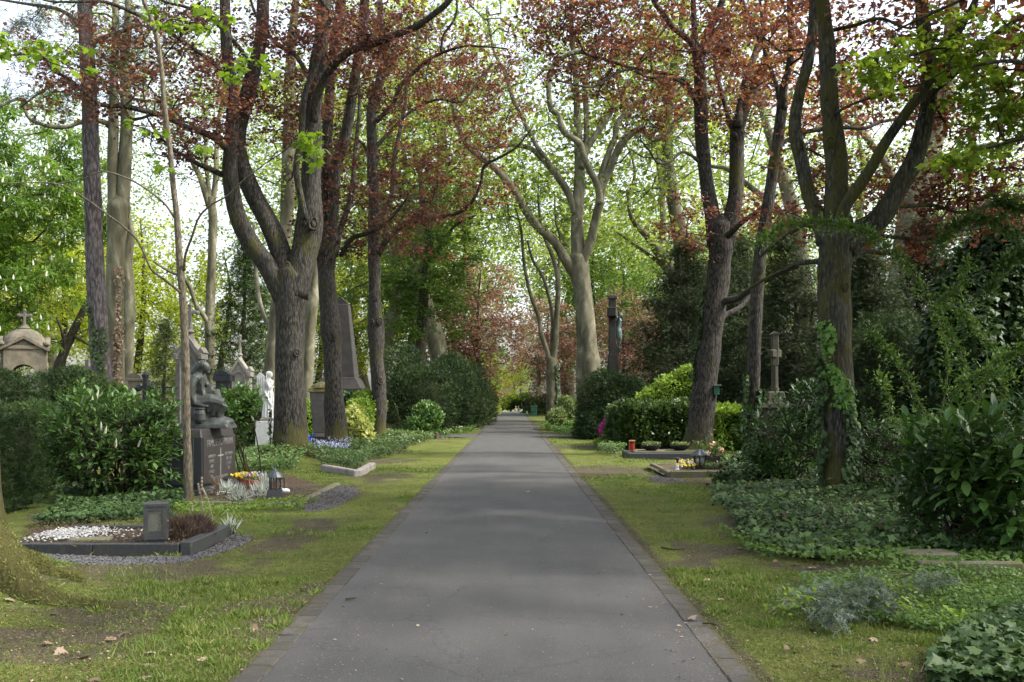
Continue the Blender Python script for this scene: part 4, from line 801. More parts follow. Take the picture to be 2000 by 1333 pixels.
def at(px, Y): return (X_(px, Y), Y, 0.0)
BG = 'trees in the far background'
p_lime = auto_tree('broadleaf_tree', 'sunlit yellow green tree above the rounded sandstone headstone', at(275, 78), 17, 6.2, 'yellow', 'quad', .34, 230, 41)
p_lime2 = auto_tree('broadleaf_tree', 'broad yellow green tree behind the domed mausoleum', at(120, 70), 15, 7, 'yellow', 'quad', .32, 230, 42, crown_low=.08)
p_green = auto_tree('broadleaf_tree', 'fresh green tree left of the far end of the path', at(880, 92), 19, 6.5, 'green', 'quad', .36, 230, 43, crown_low=.1)
p_plane = auto_tree('plane_tree', 'tall pale leaved plane tree above the far end of the path', at(1105, 150), 34, 13, 'plane', 'quad', .62, 260, 44, bark='plane_bark', cl=2.4, crown_low=.22, spread=.35)
p_plane2 = auto_tree('plane_tree', 'airy pale leaved plane crown high over the obelisk', at(700, 95), 31, 10, 'plane', 'quad', .42, 240, 45, bark='plane_bark', cl=1.9, crown_low=.3, spread=.35)
p_cop = auto_tree('copper_beech_tree', 'fine branched copper red tree left of the far path behind the dark yew', at(938, 74), 12.0, 4.6, 'copper', 'quad', .24, 260, 46, crown_low=.14, cl=.9, S=5)
p_brown = auto_tree('bare_tree', 'brownish nearly leafless tree at the far end of the path', at(1020, 185), 14, 7, 'brown', 'needle', .6, 160, 47, crown_low=.05, cl=1.5, nl=8)
def cp(src, px, Y, rz, sc, label, group=BG): return copy_tree(src, at(px, Y), rz, sc, label, group)
cp(p_lime, 440, 88, 1.0, .9, 'yellow green tree seen behind the small gothic headstone')
cp(p_lime, 20, 92, 2.0, 1.2, 'yellow green tree farthest left behind the flowering chestnut')
cp(p_lime2, 190, 100, 3.0, 1.15, 'yellow green tree showing between the chestnut and the pine trunk')
cp(p_lime2, 345, 120, 4.0, .62, 'low pale yellow tree far behind the bronze figure')
cp(p_lime, 690, 80, 5.0, .85, 'golden green tree directly behind the stone obelisk')
cp(p_green, 620, 105, 0.5, 1.0, 'green tree far behind the two dark left maples')
cp(p_green, 800, 72, 2.2, .8, 'fresh green tree with hanging boughs above the big dark yew')
cp(p_green, 1210, 110, 3.3, 1.0, 'green tree behind the crucifix and its red backdrop')
cp(p_green, 1420, 90, 1.3, .9, 'green tree glimpsed between the leaning maple and the slim maple')
cp(p_green, 1330, 125, 4.4, 1.3, 'tall green tree behind the plane right of the crucifix')
cp(p_green, 1960, 70, 2.9, .9, 'green tree behind the ivy clad mass at the right edge')
cp(p_green, 965, 170, 5.2, .8, 'green tree closing the far end of the path on the left')
cp(p_green, 1050, 180, .9, .75, 'green tree closing the far end of the path on the right')
cp(p_plane, 820, 130, 1.1, .9, 'pale leaved plane crown behind the slender left maple')
cp(p_plane, 1240, 140, 2.3, .95, 'pale leaved plane crown behind the largest plane on its right')
cp(p_plane, 1500, 120, 3.4, .8, 'pale leaved plane crown behind the slim maple on the right')
cp(p_plane2, 585, 85, 2.0, .95, 'airy pale leaved crown behind the fork of the stout near maple')
cp(p_plane2, 1120, 105, 4.1, 1.1, 'airy pale leaved crown directly behind the largest plane')
cp(p_plane2, 1420, 100, .4, 1.0, 'airy pale leaved crown behind the leaning maple')
cp(p_plane2, 1680, 85, 5.0, .95, 'airy pale leaved crown behind the many stemmed maple')
cp(p_plane2, 1900, 80, 1.7, .9, 'airy pale leaved crown behind the upper right corner boughs')
cp(p_plane2, 920, 90, 3.0, .95, 'airy pale leaved crown arching over the path from the left')
cp(p_plane2, 840, 66, 0.8, 1.05, 'airy pale leaved crown reaching over the path from behind the dark yew')
cp(p_plane2, 1318, 62, 2.8, 1.05, 'airy pale leaved crown behind the dark feathery hemlock right of the crucifix')
cp(p_plane2, 760, 68, 4.4, .95, 'airy pale leaved crown between the left maples and the path')
cp(p_plane2, 190, 105, 5.6, .9, 'airy pale leaved crown high behind the pine trunk')
cp(p_plane2, 90, 90, 2.7, .95, 'airy pale leaved crown high behind the flowering chestnut')
cp(p_cop, 1075, 95, 1.4, .95, 'copper red tree behind the small forked plane')
cp(p_cop, 1215, 70, 2.6, .78, 'copper red tree directly behind the crucifix')
cp(p_lime, 1003, 160, 3.6, .5, 'small bright green tree closing the far end of the path')
cp(p_lime2, 975, 135, 1.2, .38, 'low bright green tree at the far left verge of the path')
cp(p_green, 1160, 100, 1.9, .95, 'green tree showing between the two mid distance planes')
# chestnut with white candles
ch = auto_tree('chestnut_tree', 'horse chestnut in white candle flower filling the upper left edge', at(-20, 52), 18.6, 6.0, 'chestnut', 'palm', .44, 340, 48, crown_low=.15, cl=.95, S=5, nl=6, flat=.55, group=None, spread=.22, tr=.35)
cm = [o for o in ch.children if o.name.startswith('crown')][0].data; cv = np.empty(len(cm.vertices) * 3, np.float32); cm.vertices.foreach_get('co', cv); cv = cv.reshape(-1, 3)
fo = MB().lathe((0, 0, -.1), [(.02, 0), (.05, .04), (.045, .14), (.022, .24), (.004, .3)], 6).build('flower_candle', flat_mat('chestnut_candle', (.5, .5, .4), .9)); fo.parent = ch; COLs = []
cell = np.floor(cv[:, 0] / .62) * 1000 + np.floor(cv[:, 2] / .7); od = np.argsort(cv[:, 1]); _, fi = np.unique(cell[od], return_index=True); pick = od[fi]; pick = pick[(cv[pick, 0] > -1.2)][:]; R.shuffle(pick)
for i, q in enumerate(pick[:130]):
    o = fo if i == 0 else fo.copy()
    if i: COL.objects.link(o); o.parent = ch
    o.location = [float(v) for v in cv[q] + [0, -.08, .05]]; o.rotation_euler = (R.normal() * .15, R.normal() * .15, 0)
# leaning dark tree behind the chestnut
tree('broadleaf_tree', 'dark leaning trunk crossing the yellow leaves left of the pine', 'tree', at(95, 60), [
 dict(p=[(95, 850, 24), (108, 740, 20), (125, 690, 18), (140, 655, 16), (160, 612, 13), (180, 560, 9), (200, 500, 5)], Y=60),
 dict(p=[(118, 705, 9), (125, 680, 8), (122, 655, 6), (110, 620, 4)], Y=60, d=(0, -1)),
 dict(p=[(142, 655, 7), (170, 672, 5), (200, 690, 4)], Y=60, d=(0, -1))], [(170, 560, 80, 90, 60, 3, 30)], 'yellow', 'quad', .26, seed=50, bark='far_bark', cl=1.0, group=BG)
tree('broadleaf_tree', 'dark ivy wrapped trunk carrying layered fresh green boughs behind the big yew', 'tree', at(828, 58), [
 dict(p=[(822, 860, 26), (824, 760, 22), (822, 680, 21), (826, 600, 20), (832, 530, 19), (838, 480, 17), (833, 430, 14), (826, 400, 12), (820, 340, 8)], Y=58),
 dict(p=[(836, 500, 10), (860, 480, 8), (890, 440, 6), (930, 420, 4)], Y=58, d=(0, -2)),
 dict(p=[(832, 520, 10), (795, 545, 8), (750, 540, 6), (700, 560, 4)], Y=58, d=(0, -2)),
], [(840, 500, 110, 70, 57, 3, 90), (760, 560, 90, 50, 57, 3, 55), (860, 580, 70, 50, 57, 3, 45), (850, 400, 100, 60, 57, 3, 45), (790, 640, 60, 50, 57, 2, 25)],
 'green', 'quad', .2, S=5, cl=.8, nl=9, flat=.4, seed=51, bark='far_bark', twig_bark='far_bark', r_tip=.008)
YG = 'bare light trunks'
# conifers
con = auto_tree('conifer_tree', 'dark dense conifer behind the small gothic headstone', at(478, 47), 9.0, 2.3, 'yew', 'spray3', .32, 300, 60, trunk_h=.05, crown_low=.03, shape='cone', cl=.6, S=4, nl=10, flat=.5, group='dark background conifers')
thj = auto_tree('thuja_tree', 'small pale green conical conifer behind the slim young tree', at(322, 62), 6.6, 1.5, 'thuja', 'spray3', .28, 220, 61, crown_low=.02, shape='cone', cl=.5, S=4, nl=9, flat=.7, group='pale background conifers')
cp(thj, 1285, 90, 2.0, 1.5, 'pale green conifer tip right of the crucifix', 'pale background conifers')
hem = auto_tree('hemlock_tree', 'dark feathery hemlock left of the leaning maple, right of the crucifix', at(1322, 46), 8.9, 3.0, 'hemlock', 'spray3', .28, 420, 62, crown_low=.04, shape='cone', cl=.85, S=6, nl=12, flat=.45, group='dark feathery conifers on the right', tr=.22)
HG = 'dark feathery conifers on the right'
cp(hem, 1452, 40, 1.0, .92, 'dark feathery hemlock between the leaning maple and the slim maple', HG)
cp(hem, 1560, 34, 2.2, .82, 'grey green hemlock hanging over the weathered stone cross', HG)
cp(hem, 1712, 27, 3.1, .62, 'dark feathery hemlock immediately right of the ivy trunk', HG)
cp(hem, 1800, 31, 4.1, .80, 'dark feathery hemlock behind the hemlock right of the ivy trunk', HG)
cp(hem, 1660, 38, 5.1, .86, 'dark feathery hemlock directly behind the ivy trunk', HG)
cp(hem, 1930, 28, .3, .8, 'dark feathery hemlock behind the ivy clad mass', HG)
cp(hem, 1385, 52, 2.8, .95, 'dark feathery hemlock seen behind the leaning maple', HG)

# ------------------------------------------------------------------ shrubs, hedges
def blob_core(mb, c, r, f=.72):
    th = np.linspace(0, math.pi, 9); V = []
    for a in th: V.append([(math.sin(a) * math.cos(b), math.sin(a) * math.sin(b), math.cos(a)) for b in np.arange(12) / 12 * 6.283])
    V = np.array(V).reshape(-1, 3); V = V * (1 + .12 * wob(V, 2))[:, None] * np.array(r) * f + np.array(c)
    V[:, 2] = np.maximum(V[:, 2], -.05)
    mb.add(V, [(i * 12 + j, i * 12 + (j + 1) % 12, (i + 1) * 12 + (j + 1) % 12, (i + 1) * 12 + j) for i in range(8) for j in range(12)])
def shrub(name, label, cat, ells, n, leaf, tpl, size, group=None, lump=.25, lf=1.4, core=.7, stems=6, outw=.8, upw=.5, jit=.6, depth=.16, droop=0., part='foliage', nflat=.0, seed=0):
    ells = [np.array(e[:6], float) for e in ells]; rng = np.random.default_rng(700 + seed)
    base = np.array([ells[0][0], ells[0][1], 0.0]); base[2] = float(gz(base[0], base[1]))
    root = thing(name, base, label, cat, group)
    wts = np.array([e[3] * e[5] + e[3] * e[4] + e[4] * e[5] for e in ells]); cnts = (n * wts / wts.sum()).astype(int)
    Pp = []; Nn = []
    for e, k in zip(ells, cnts):
        d = unit(rng.normal(size=(k, 3))); d[:, 2] = np.where(d[:, 2] < -.75, -d[:, 2], d[:, 2])
        rf = 1 - np.abs(rng.normal(size=k)) * depth; rf = np.where(rng.random(k) < .12, rng.uniform(.3, .9, k), rf)
        rf = rf * (1 + lump * wob(d * 1.0 + e[:3] * .7, lf) * .6 + lump * .35 * wob(d * 2.3 + e[:3], lf * 2))
        p = e[:3] + d * rf[:, None] * e[3:6]; Pp.append(p); Nn.append(unit(d / e[3:6]))
    p = np.concatenate(Pp); nn = np.concatenate(Nn)
    keep = p[:, 2] > gz(p[:, 0], p[:, 1]) + .02
    if len(ells) > 1:   # drop what lies deep inside a neighbour
        ins = np.zeros(len(p), bool)
        for e in ells: ins |= (((p - e[:3]) / e[3:6]) ** 2).sum(1) < .45
        keep &= ~ins | (rng.random(len(p)) < .15)
    p = p[keep]; nn = nn[keep]; k = len(p)
    ax = nn * outw + rng.normal(size=(k, 3)) * jit; ax[:, 2] += upw - droop
    nr = nn + rng.normal(size=(k, 3)) * .5; nr[:, 2] += .6 + nflat
    leaves(part, p, ax, nr, size * rng.uniform(.55, 1.25, k), tpl, LM[leaf], root, base, np.clip(.45 + .3 * wob(p, 2.) + rng.normal(size=k) * .25, 0, 1))
    mb = MB()
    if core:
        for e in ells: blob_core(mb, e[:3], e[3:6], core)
    for i in range(stems):
        e = ells[i % len(ells)]; a = rng.random() * 6.283; q = e[:3] + np.array([math.cos(a) * e[3] * .6, math.sin(a) * e[4] * .6, e[5] * .4])
        b_ = np.array([e[0] + math.cos(a) * .12 * e[3], e[1] + math.sin(a) * .12 * e[4], -.02])
        mb.tube(catmull([b_, (b_ + q) / 2 + rng.normal(size=3) * .06 * e[3], q], 3), np.linspace(.03, .012, 7) * max(.5, e[3]), 5)
    mb.build('shade_core_and_stems', M['core'] if core else M['twig_bark'], root, smooth=True)['kind'] = 'stuff'  # stems, joined with an added dark core for the inner shade where core is set
    return root
def E(px, py, Y, rpx, rpy, ry):
    c = P(px, py, Y); return (c[0], c[1], c[2], rpx * Y / F, ry, rpy * Y / F)

shrub('yew_bush', 'large dark yew bush left of the path behind the slender maple', 'bush', [E(820, 790, 45, 72, 75, 2.2), E(875, 775, 48, 60, 82, 2.4), E(905, 785, 53, 50, 75, 2.6), E(930, 795, 60, 38, 52, 3), E(790, 750, 47, 45, 70, 2)], 44000, 'yew', 'spray3', .21, lump=.3, jit=.5, seed=1)
shrub('yew_bush', 'dark spreading yew right of the path in front of the largest plane and crucifix', 'bush', [E(1185, 800, 41.5, 66, 68, 1.6), E(1225, 790, 43, 55, 60, 1.6), E(1160, 840, 40.5, 42, 40, 1.2)], 27000, 'yew', 'spray3', .2, lump=.28, droop=.4, seed=2)
shrub('yew_bush', 'dark rounded yew behind the laurel bush, below the pine trunk', 'bush', [E(140, 782, 23, 90, 60, 1.1), E(205, 800, 23.5, 60, 52, 1.0)], 20000, 'yew', 'spray3', .13, lump=.3, seed=3)
shrub('yew_bush', 'dark yew bush at the left edge below the domed mausoleum', 'bush', [E(-5, 775, 19, 60, 62, 1.0), E(50, 815, 19.5, 60, 50, .9)], 15000, 'yew', 'spray3', .12, lump=.25, seed=4)
# clipped box-shaped yew at the left edge
def box_shrub(name, label, cat, x0, x1, y0, y1, z1, n, leaf, tpl, size, rnd=.12, seed=0, jit=.5, group=None, z0=0.02):
    rng = np.random.default_rng(900 + seed); base = np.array([(x0 + x1) / 2, (y0 + y1) / 2, 0.]); root = thing(name, base, label, cat, group)
    A = np.array([(y1 - y0) * z1, (y1 - y0) * z1, (x1 - x0) * z1, (x1 - x0) * z1 * .3, (x1 - x0) * (y1 - y0)]); f = rng.choice(5, n, p=A / A.sum())
    u, v = rng.random(n), rng.random(n); p = np.zeros((n, 3)); nn = np.zeros((n, 3))
    for k in range(5):
        m = f == k
        if k < 2: p[m] = np.stack([np.full(m.sum(), (x0, x1)[k]), y0 + u[m] * (y1 - y0), z0 + v[m] * z1], 1); nn[m, 0] = (-1, 1)[k]
        elif k < 4: p[m] = np.stack([x0 + u[m] * (x1 - x0), np.full(m.sum(), (y0, y1)[k - 2]), z0 + v[m] * z1], 1); nn[m, 1] = (-1, 1)[k - 2]
        else: p[m] = np.stack([x0 + u[m] * (x1 - x0), y0 + v[m] * (y1 - y0), np.full(m.sum(), z0 + z1)], 1); nn[m, 2] = 1
    c = np.array([base[0], base[1], z1 * .5]); h = np.array([(x1 - x0) / 2, (y1 - y0) / 2, z1 / 2])
    q = (p - c) / h; L = (np.abs(q) ** 8).sum(1) ** (1 / 8); q = q / L[:, None]; p = c + q * h
    p += nn * (-np.abs(rng.normal(size=n)) * .06 + .1 * wob(p, 2.2) + .05 * wob(p, 7.0))[:, None] + rng.normal(size=(n, 3)) * .02
    p = p[:]; ax = nn * .8 + rng.normal(size=(n, 3)) * jit; ax[:, 2] += .35
    nr = nn + rng.normal(size=(n, 3)) * .6; nr[:, 2] += .4
    leaves('foliage', p, ax, nr, size * rng.uniform(.55, 1.25, n), tpl, LM[leaf], root, base, np.clip(.45 + .3 * wob(p, 2.) + rng.normal(size=n) * .25, 0, 1))
    MB().box((base[0], base[1], z1 * .48 + z0), ((x1 - x0) * .86, (y1 - y0) * .86, z1 * .9), 0, 1, .1).build('shade_core_and_stems', M['core'], root)  # added dark block standing in for the shaded inside of the hedge
    return root
box_shrub('clipped_yew', 'clipped dark yew block at the left edge above the mossy root', 'hedge', X_(-150, 13.4), X_(-8, 13.4), 13.2, 14.8, 1.38, 13000, 'yew', 'spray', .12, seed=1)
box_shrub('clipped_yew', 'low clipped yew hedge behind the clipped block at the left edge', 'hedge', X_(-90, 16), X_(40, 16), 16.6, 17.8, 1.5, 9000, 'yew', 'spray3', .1, seed=6)
box_shrub('clipped_hedge', 'waist high clipped hedge behind the planter bowls left of the leaning maple', 'hedge', X_(1208, 31), X_(1365, 31), 31.0, 34.5, 1.42, 20000, 'hedge', 'quad', .14, seed=2)
box_shrub('clipped_hedge', 'bright topped clipped hedge between the leaning maple and the slim maple', 'hedge', X_(1385, 31), X_(1470, 31), 30.2, 33.5, 1.25, 11000, 'bright', 'quad', .13, seed=3)
shrub('shrub', 'yellow green tiered shrub peeping over the clipped hedge', 'bush', [E(1325, 760, 37, 48, 28, .9), E(1300, 780, 37, 62, 22, .9), E(1345, 735, 37, 26, 18, .7)], 7000, 'bright', 'quad', .13, core=.5, nflat=1.5, seed=5, lump=.3)
shrub('shrub', 'bright green shrub behind the slender stele between the two left maples', 'bush', [E(610, 830, 35, 32, 55, 1.2), E(715, 800, 37, 36, 38, 1.2), E(700, 815, 36, 30, 36, 1)], 13000, 'bright', 'quad', .11, seed=6, lump=.2)
shrub('shrub', 'yellow variegated shrub between the forked maple and the slender maple', 'bush', [E(693, 833, 32.5, 23, 38, .7), E(708, 850, 32, 20, 26, .6)], 3800, 'varieg', 'fold', .15, core=.6, seed=7, droop=.6)
shrub('shrub', 'glossy dark leaved shrub behind the white angel', 'bush', [E(480, 850, 30.5, 55, 75, 1.2), E(440, 880, 28, 36, 40, .8)], 12000, 'hedge', 'quad', .12, seed=8)
shrub('shrub', 'grey green rounded shrub in front of the small forked plane', 'bush', [E(1108, 800, 52, 22, 27, 1.2), E(1090, 815, 51, 18, 16, .9)], 5000, 'thuja', 'quad', .13, core=.7, seed=9)
shrub('shrub', 'loose rhododendron in front of the big dark yew', 'bush', [E(835, 815, 40.5, 30, 28, .8), E(815, 835, 40, 26, 18, .7)], 3600, 'rhodo', 'fold', .16, core=.45, seed=10)
shrub('shrub', 'yellowish shrub where the left verge meets the far path', 'bush', [E(970, 800, 92, 9, 12, 1.5)], 1800, 'varieg', 'quad', .16, seed=11)
shrub('shrub', 'dark evergreen shrub behind the green bin at the far path', 'bush', [E(1050, 795, 104, 24, 18, 2.5), E(1065, 790, 98, 14, 16, 2)], 6000, 'hedge', 'quad', .24, seed=12)
shrub('shrub', 'dark green shrub closing the far end of the path', 'bush', [E(985, 790, 150, 18, 14, 3), E(1005, 788, 152, 16, 13, 3), E(1026, 786, 150, 18, 15, 3)], 8000, 'green', 'quad', .4, seed=13)
shrub('shrub', 'dark leafy shrub under the green nest box', 'bush', [E(1415, 790, 36, 40, 60, 1.2), E(1450, 760, 37, 38, 70, 1.2)], 11000, 'hemlock', 'quad', .11, seed=14, lump=.3)
shrub('shrub', 'pale tall shrub with hanging yellowish leaves left of the far path', 'bush', [E(945, 735, 84, 30, 38, 2.5), E(965, 770, 88, 16, 22, 2)], 7000, 'bright', 'quad', .22, core=.6, seed=15, lump=.35)
shrub('yew_bush', 'tall dark yew wall right of the ivy trunk behind the cherry laurel', 'bush', [E(1735, 760, 24, 95, 150, 1.6), E(1850, 780, 22, 90, 160, 1.5), E(1690, 840, 23, 60, 90, 1.3)], 27000, 'yew', 'spray3', .16, lump=.3, core=.8, seed=16)
shrub('shrub', 'dark undergrowth shrub beyond the weathered stone cross', 'bush', [E(1560, 760, 36, 90, 55, 1.5), E(1480, 790, 37, 50, 50, 1.4)], 9000, 'hemlock', 'spray3', .2, seed=17, core=.75)
shrub('ivy_clad_stump', 'towering mass of ivy over a dead tree at the right edge', 'bush', [E(1925, 600, 19, 95, 130, 1.1), E(1960, 500, 19, 80, 70, .9), E(1880, 680, 18.5, 70, 110, 1.0), E(1985, 720, 18.5, 70, 130, 1.0)], 20000, 'ivy', 'ivy4', .12, lump=.22, core=.8, droop=1.3, seed=18, part='ivy')
# ------------------------------------------------------------------ ground, path, edging
def inpoly(px, py, poly):
    ins = np.zeros(px.shape, bool); k = len(poly)
    for i in range(k):
        x1, y1 = poly[i]; x2, y2 = poly[(i + 1) % k]
        c = (y1 > py) != (y2 > py); xs = (x2 - x1) * (py - y1) / ((y2 - y1) if y2 != y1 else 1e-9) + x1
        ins ^= c & (px < xs)
    return ins
def topx(x, y): return HX + x * F / y, HY + EYE * F / y
GRAVEL = [[(40, 1075), (130, 1108), (345, 1100), (440, 1075), (500, 1048), (440, 1040), (350, 1085), (120, 1082)], [(585, 990), (640, 955), (690, 950), (706, 965), (660, 992), (600, 1002)], [(1255, 935), (1300, 922), (1330, 935), (1345, 945), (1280, 945)]]
SOIL = [[(40, 1082), (345, 1082), (436, 1048), (390, 1030), (60, 1030)], [(380, 990), (590, 992), (640, 957), (560, 930), (440, 925), (390, 960)], [(1310, 935), (1470, 930), (1450, 900), (1290, 905)]]
def soilmask(x, y):
    px, py = topx(x, y); a = np.zeros(np.shape(x), bool)
    for q in GRAVEL + SOIL: a |= inpoly(px, py, q)
    return a
def dirt_f(x, y):
    d = sm(fbm(x * .8 + 3, y * .42 + 8, 4), .55, .72)*.8
    d = np.maximum(d * .75, 0)
    for cx, cy, rx, ry, a in ((-3.7, 6.6, 1.5, .55, 1.), (-2.9, 7.5, .9, .5, .75), (-3.0, 9.4, .7, .4, .6), (2.6, 5.9, .7, .35, 1.0), (3.1, 9.4, .8, .6, .75), (2.9, 12.3, .6, 1.0, .9), (2.2, 7.2, .5, .3, .5),
                              (2.4, 23, 1.1, 1.2, .8), (-2.6, 20, .9, 2.2, .5), (-3.4, 26, 1.2, 1.4, .8), (2.6, 33, 1.4, 1.2, .9), (-2.3, 13, .5, 1.5, .35)):
        d = np.maximum(d, a * np.exp(-((x - cx) / rx) ** 2 - ((y - cy) / ry) ** 2) * (0.05 + 1.5 * fbm(x * 4, y * 4, 4)))
    e = np.exp(-np.maximum(np.abs(x + .02) - 1.42, 0) / .13) * .6
    return np.clip(np.maximum(d, e), 0, 1)
def lush_f(x, y): return sm(fbm(x * .7 + 60, y * .5 + 20, 4), .45, .62)
u = np.linspace(-1, 1, 201); gx = np.sinh(u * 4) / np.sinh(4) * 70
gy = [2.0]
while gy[-1] < 200: gy.append(gy[-1] + max(.06, gy[-1] * .0115))
gy = np.array(gy); XX, YY = np.meshgrid(gx, gy); ZZ = gz(XX, YY)
on = (XX > -1.585) & (XX < 1.385); ZZ = np.where(on, np.minimum(ZZ, -.04) - sm(YY, 124, 138) * 0, ZZ)
crossp = (np.abs(YY - 43.6) < 1.7) & (XX > -20) & (XX < 20); ZZ = np.where(crossp, -.03, ZZ)
V = np.stack([XX, YY, ZZ], -1).reshape(-1, 3); nx, ny = len(gx), len(gy)
i = np.arange(ny - 1)[:, None] * nx; j = np.arange(nx - 1)[None]
Q = np.stack([i + j, i + j + 1, i + nx + j + 1, i + nx + j], -1).reshape(-1, 4)
me = np_mesh('ground', V, Q.ravel(), np.arange(len(Q)) * 4, np.full(len(Q), 4)); me.polygons.foreach_set('use_smooth', np.ones(len(Q), bool))
for nm, fn in (('dirt', dirt_f), ('lush', lush_f)):
    a = me.attributes.new(nm, 'FLOAT', 'POINT'); a.data.foreach_set('value', fn(V[:, 0], V[:, 1]).astype(np.float32))
a = me.attributes.new('soil', 'FLOAT', 'POINT'); a.data.foreach_set('value', soilmask(V[:, 0], V[:, 1]).astype(np.float32))
def ground_material():
    m, nt = mat_new('lawn')
    g = coords(nt, world=True); at_ = lambda n: (lambda q: (setattr(q, 'attribute_name', n), q.outputs['Fac'])[1])(nt.nodes.new('ShaderNodeAttribute'))
    n1 = noise(nt, g, 14, 8, .8); n2 = noise(nt, g, 55, 6, .8); n3 = noise(nt, g, 2.2, 5, .6); n4 = noise(nt, g, 120, 3, .6)
    moss = ramp(nt, n1, [(.3, (.04, .055, .013)), (.5, (.09, .108, .026)), (.7, (.165, .165, .05))])
    gr = ramp(nt, n2, [(.3, (.042, .058, .014)), (.7, (.105, .135, .032))])
    dirt = ramp(nt, n2, [(.3, (.028, .023, .018)), (.55, (.075, .062, .048)), (.72, (.16, .135, .105))])
    lm = N(nt, 'ShaderNodeMath', operation='MULTIPLY_ADD'); nt.links.new(n3, lm.inputs[0]); lm.inputs[1].default_value = 1.0; nt.links.new(at_('lush'), lm.inputs[2])
    col = mix(nt, ramp(nt, lm.outputs[0], [(.5, 0.0), (1.1, 1.0)]), moss, gr)
    dm = N(nt, 'ShaderNodeMath', operation='MULTIPLY_ADD'); nt.links.new(mix(nt, .5, n1, n2), dm.inputs[0]); dm.inputs[1].default_value = 1.3; nt.links.new(at_('dirt'), dm.inputs[2])
    col = mix(nt, ramp(nt, dm.outputs[0], [(.95, 0.0), (1.4, .9)]), col, dirt)
    v = voro(nt, g, 26); col = mix(nt, ramp(nt, v.outputs['Distance'], [(.06, .8), (.11, 0.0)]), col, (.13, .11, .08))
    n5 = noise(nt, g, 4.2, 9, .82); col = mix(nt, ramp(nt, n5, [(.53, 0.), (.63, .75)]), col, ramp(nt, n2, [(.35, (.03, .034, .012)), (.65, (.075, .065, .04))]))
    n6 = noise(nt, g, 1.4, 6, .7); col = mix(nt, 1., col, ramp(nt, n6, [(.35, (.72, .74, .7)), (.65, (1.25, 1.22, 1.15))]), 'MULTIPLY')
    col = mix(nt, at_('soil'), col, ramp(nt, n2, [(.3, (.03, .022, .015)), (.7, (.105, .075, .05))]))
    nt.nodes
    return finish(m, nt, col, .95, mix(nt, .5, n2, n1), .03, 1.0, spec=.1)
ground = link('ground', me, ground_material(), None, (0, 0, 0)); tag(ground, kind='structure')
m, nt = mat_new('far_grass'); n_ = noise(nt, coords(nt), .3, 5, .6)
finish(m, nt, ramp(nt, n_, [(.3, (.05, .07, .02)), (.7, (.1, .12, .04))]), .95)
fg = MB().box((0, 250, -1.6), (1200, 900, .2)).build('terrain', m); tag(fg, kind='structure')

# asphalt
def asphalt():
    m, nt = mat_new('asphalt'); g = coords(nt, world=True)
    a = noise(nt, g, 170, 4, .8); b = noise(nt, g, 1.1, 5, .6); c = voro(nt, g, 85)
    st = noise(nt, coords(nt, (1, .12, 1), True), 3.2, 4, .6)
    col = ramp(nt, a, [(.3, (.031, .031, .0295)), (.7, (.094, .0935, .089))])
    col = mix(nt, ramp(nt, c.outputs['Distance'], [(.1, .5), (.22, 0.0)]), col, (.2, .2, .2))
    col = mix(nt, .6, col, mix(nt, 1.0, col, ramp(nt, mix(nt, .5, b, st), [(.32, (.68, .68, .68)), (.68, (1.25, 1.23, 1.2))]), 'MULTIPLY'))
    wv = voro(nt, coords(nt, (1, 1, 1), True), .55, 'DISTANCE_TO_EDGE'); nz = noise(nt, g, 2.5, 5, .7)
    cr = N(nt, 'ShaderNodeMath', operation='MULTIPLY_ADD'); nt.links.new(nz, cr.inputs[0]); cr.inputs[1].default_value = .22; nt.links.new(wv.outputs['Distance'], cr.inputs[2])
    col = mix(nt, ramp(nt, cr.outputs[0], [(.112, .0), (.116, .55), (.12, .0)]), col, (.02, .019, .018))
    d = voro(nt, g, 7.5); col = mix(nt, ramp(nt, d.outputs['Distance'], [(.035, .9), (.06, 0.0)]), col, (.02, .016, .013))
    return finish(m, nt, col, .88, mix(nt, .5, a, c.outputs['Distance']), .004, .6, spec=.25)
M['asphalt'] = asphalt()
py = np.concatenate([np.arange(2, 50, .5), np.arange(50, 145, 2.)]); pxs = np.array([-1.418, -1.1, -.5, 0, .5, .95, 1.222])
Vp = []; 
for y in py:
    for x in pxs: Vp.append((x, y, .012 + .018 * (1 - ((x + .1) / 1.35) ** 2) + .004 * math.sin(y * .9) - float(sm(y, 124, 138))))
k = len(pxs); Fp = [(r * k + c, r * k + c + 1, (r + 1) * k + c + 1, (r + 1) * k + c) for r in range(len(py) - 1) for c in range(k - 1)]
path = MB().add(Vp, Fp).build('path', M['asphalt'], origin=(0, 0, 0), smooth=True); tag(path, kind='structure')
def side(x0, x1, yc, hw, fl, name):
    pts = []; n = 24
    for t in np.linspace(0, 1, n):
        x = x0 + (x1 - x0) * t; f = fl * math.exp(-abs(x - x0) / 1.1); pts.append((x, hw + f))
    V = []; 
    for x, h in pts: V += [(x, yc - h, .004), (x, yc + h, .004)]
    o = MB().add(V, [(2 * q, 2 * q + 2, 2 * q + 3, 2 * q + 1) if x1 > x0 else (2 * q + 1, 2 * q + 3, 2 * q + 2, 2 * q) for q in range(n - 1)]).build(name, M['asphalt'], origin=(0, 0, 0)); tag(o, kind='structure')
side(1.15, 16, 43.8, 1.25, 1.3, 'side_path'); side(-1.35, -16, 43.8, 1.25, 1.3, 'side_path')
side(1.15, 14, 63.5, .8, .8, 'side_path')
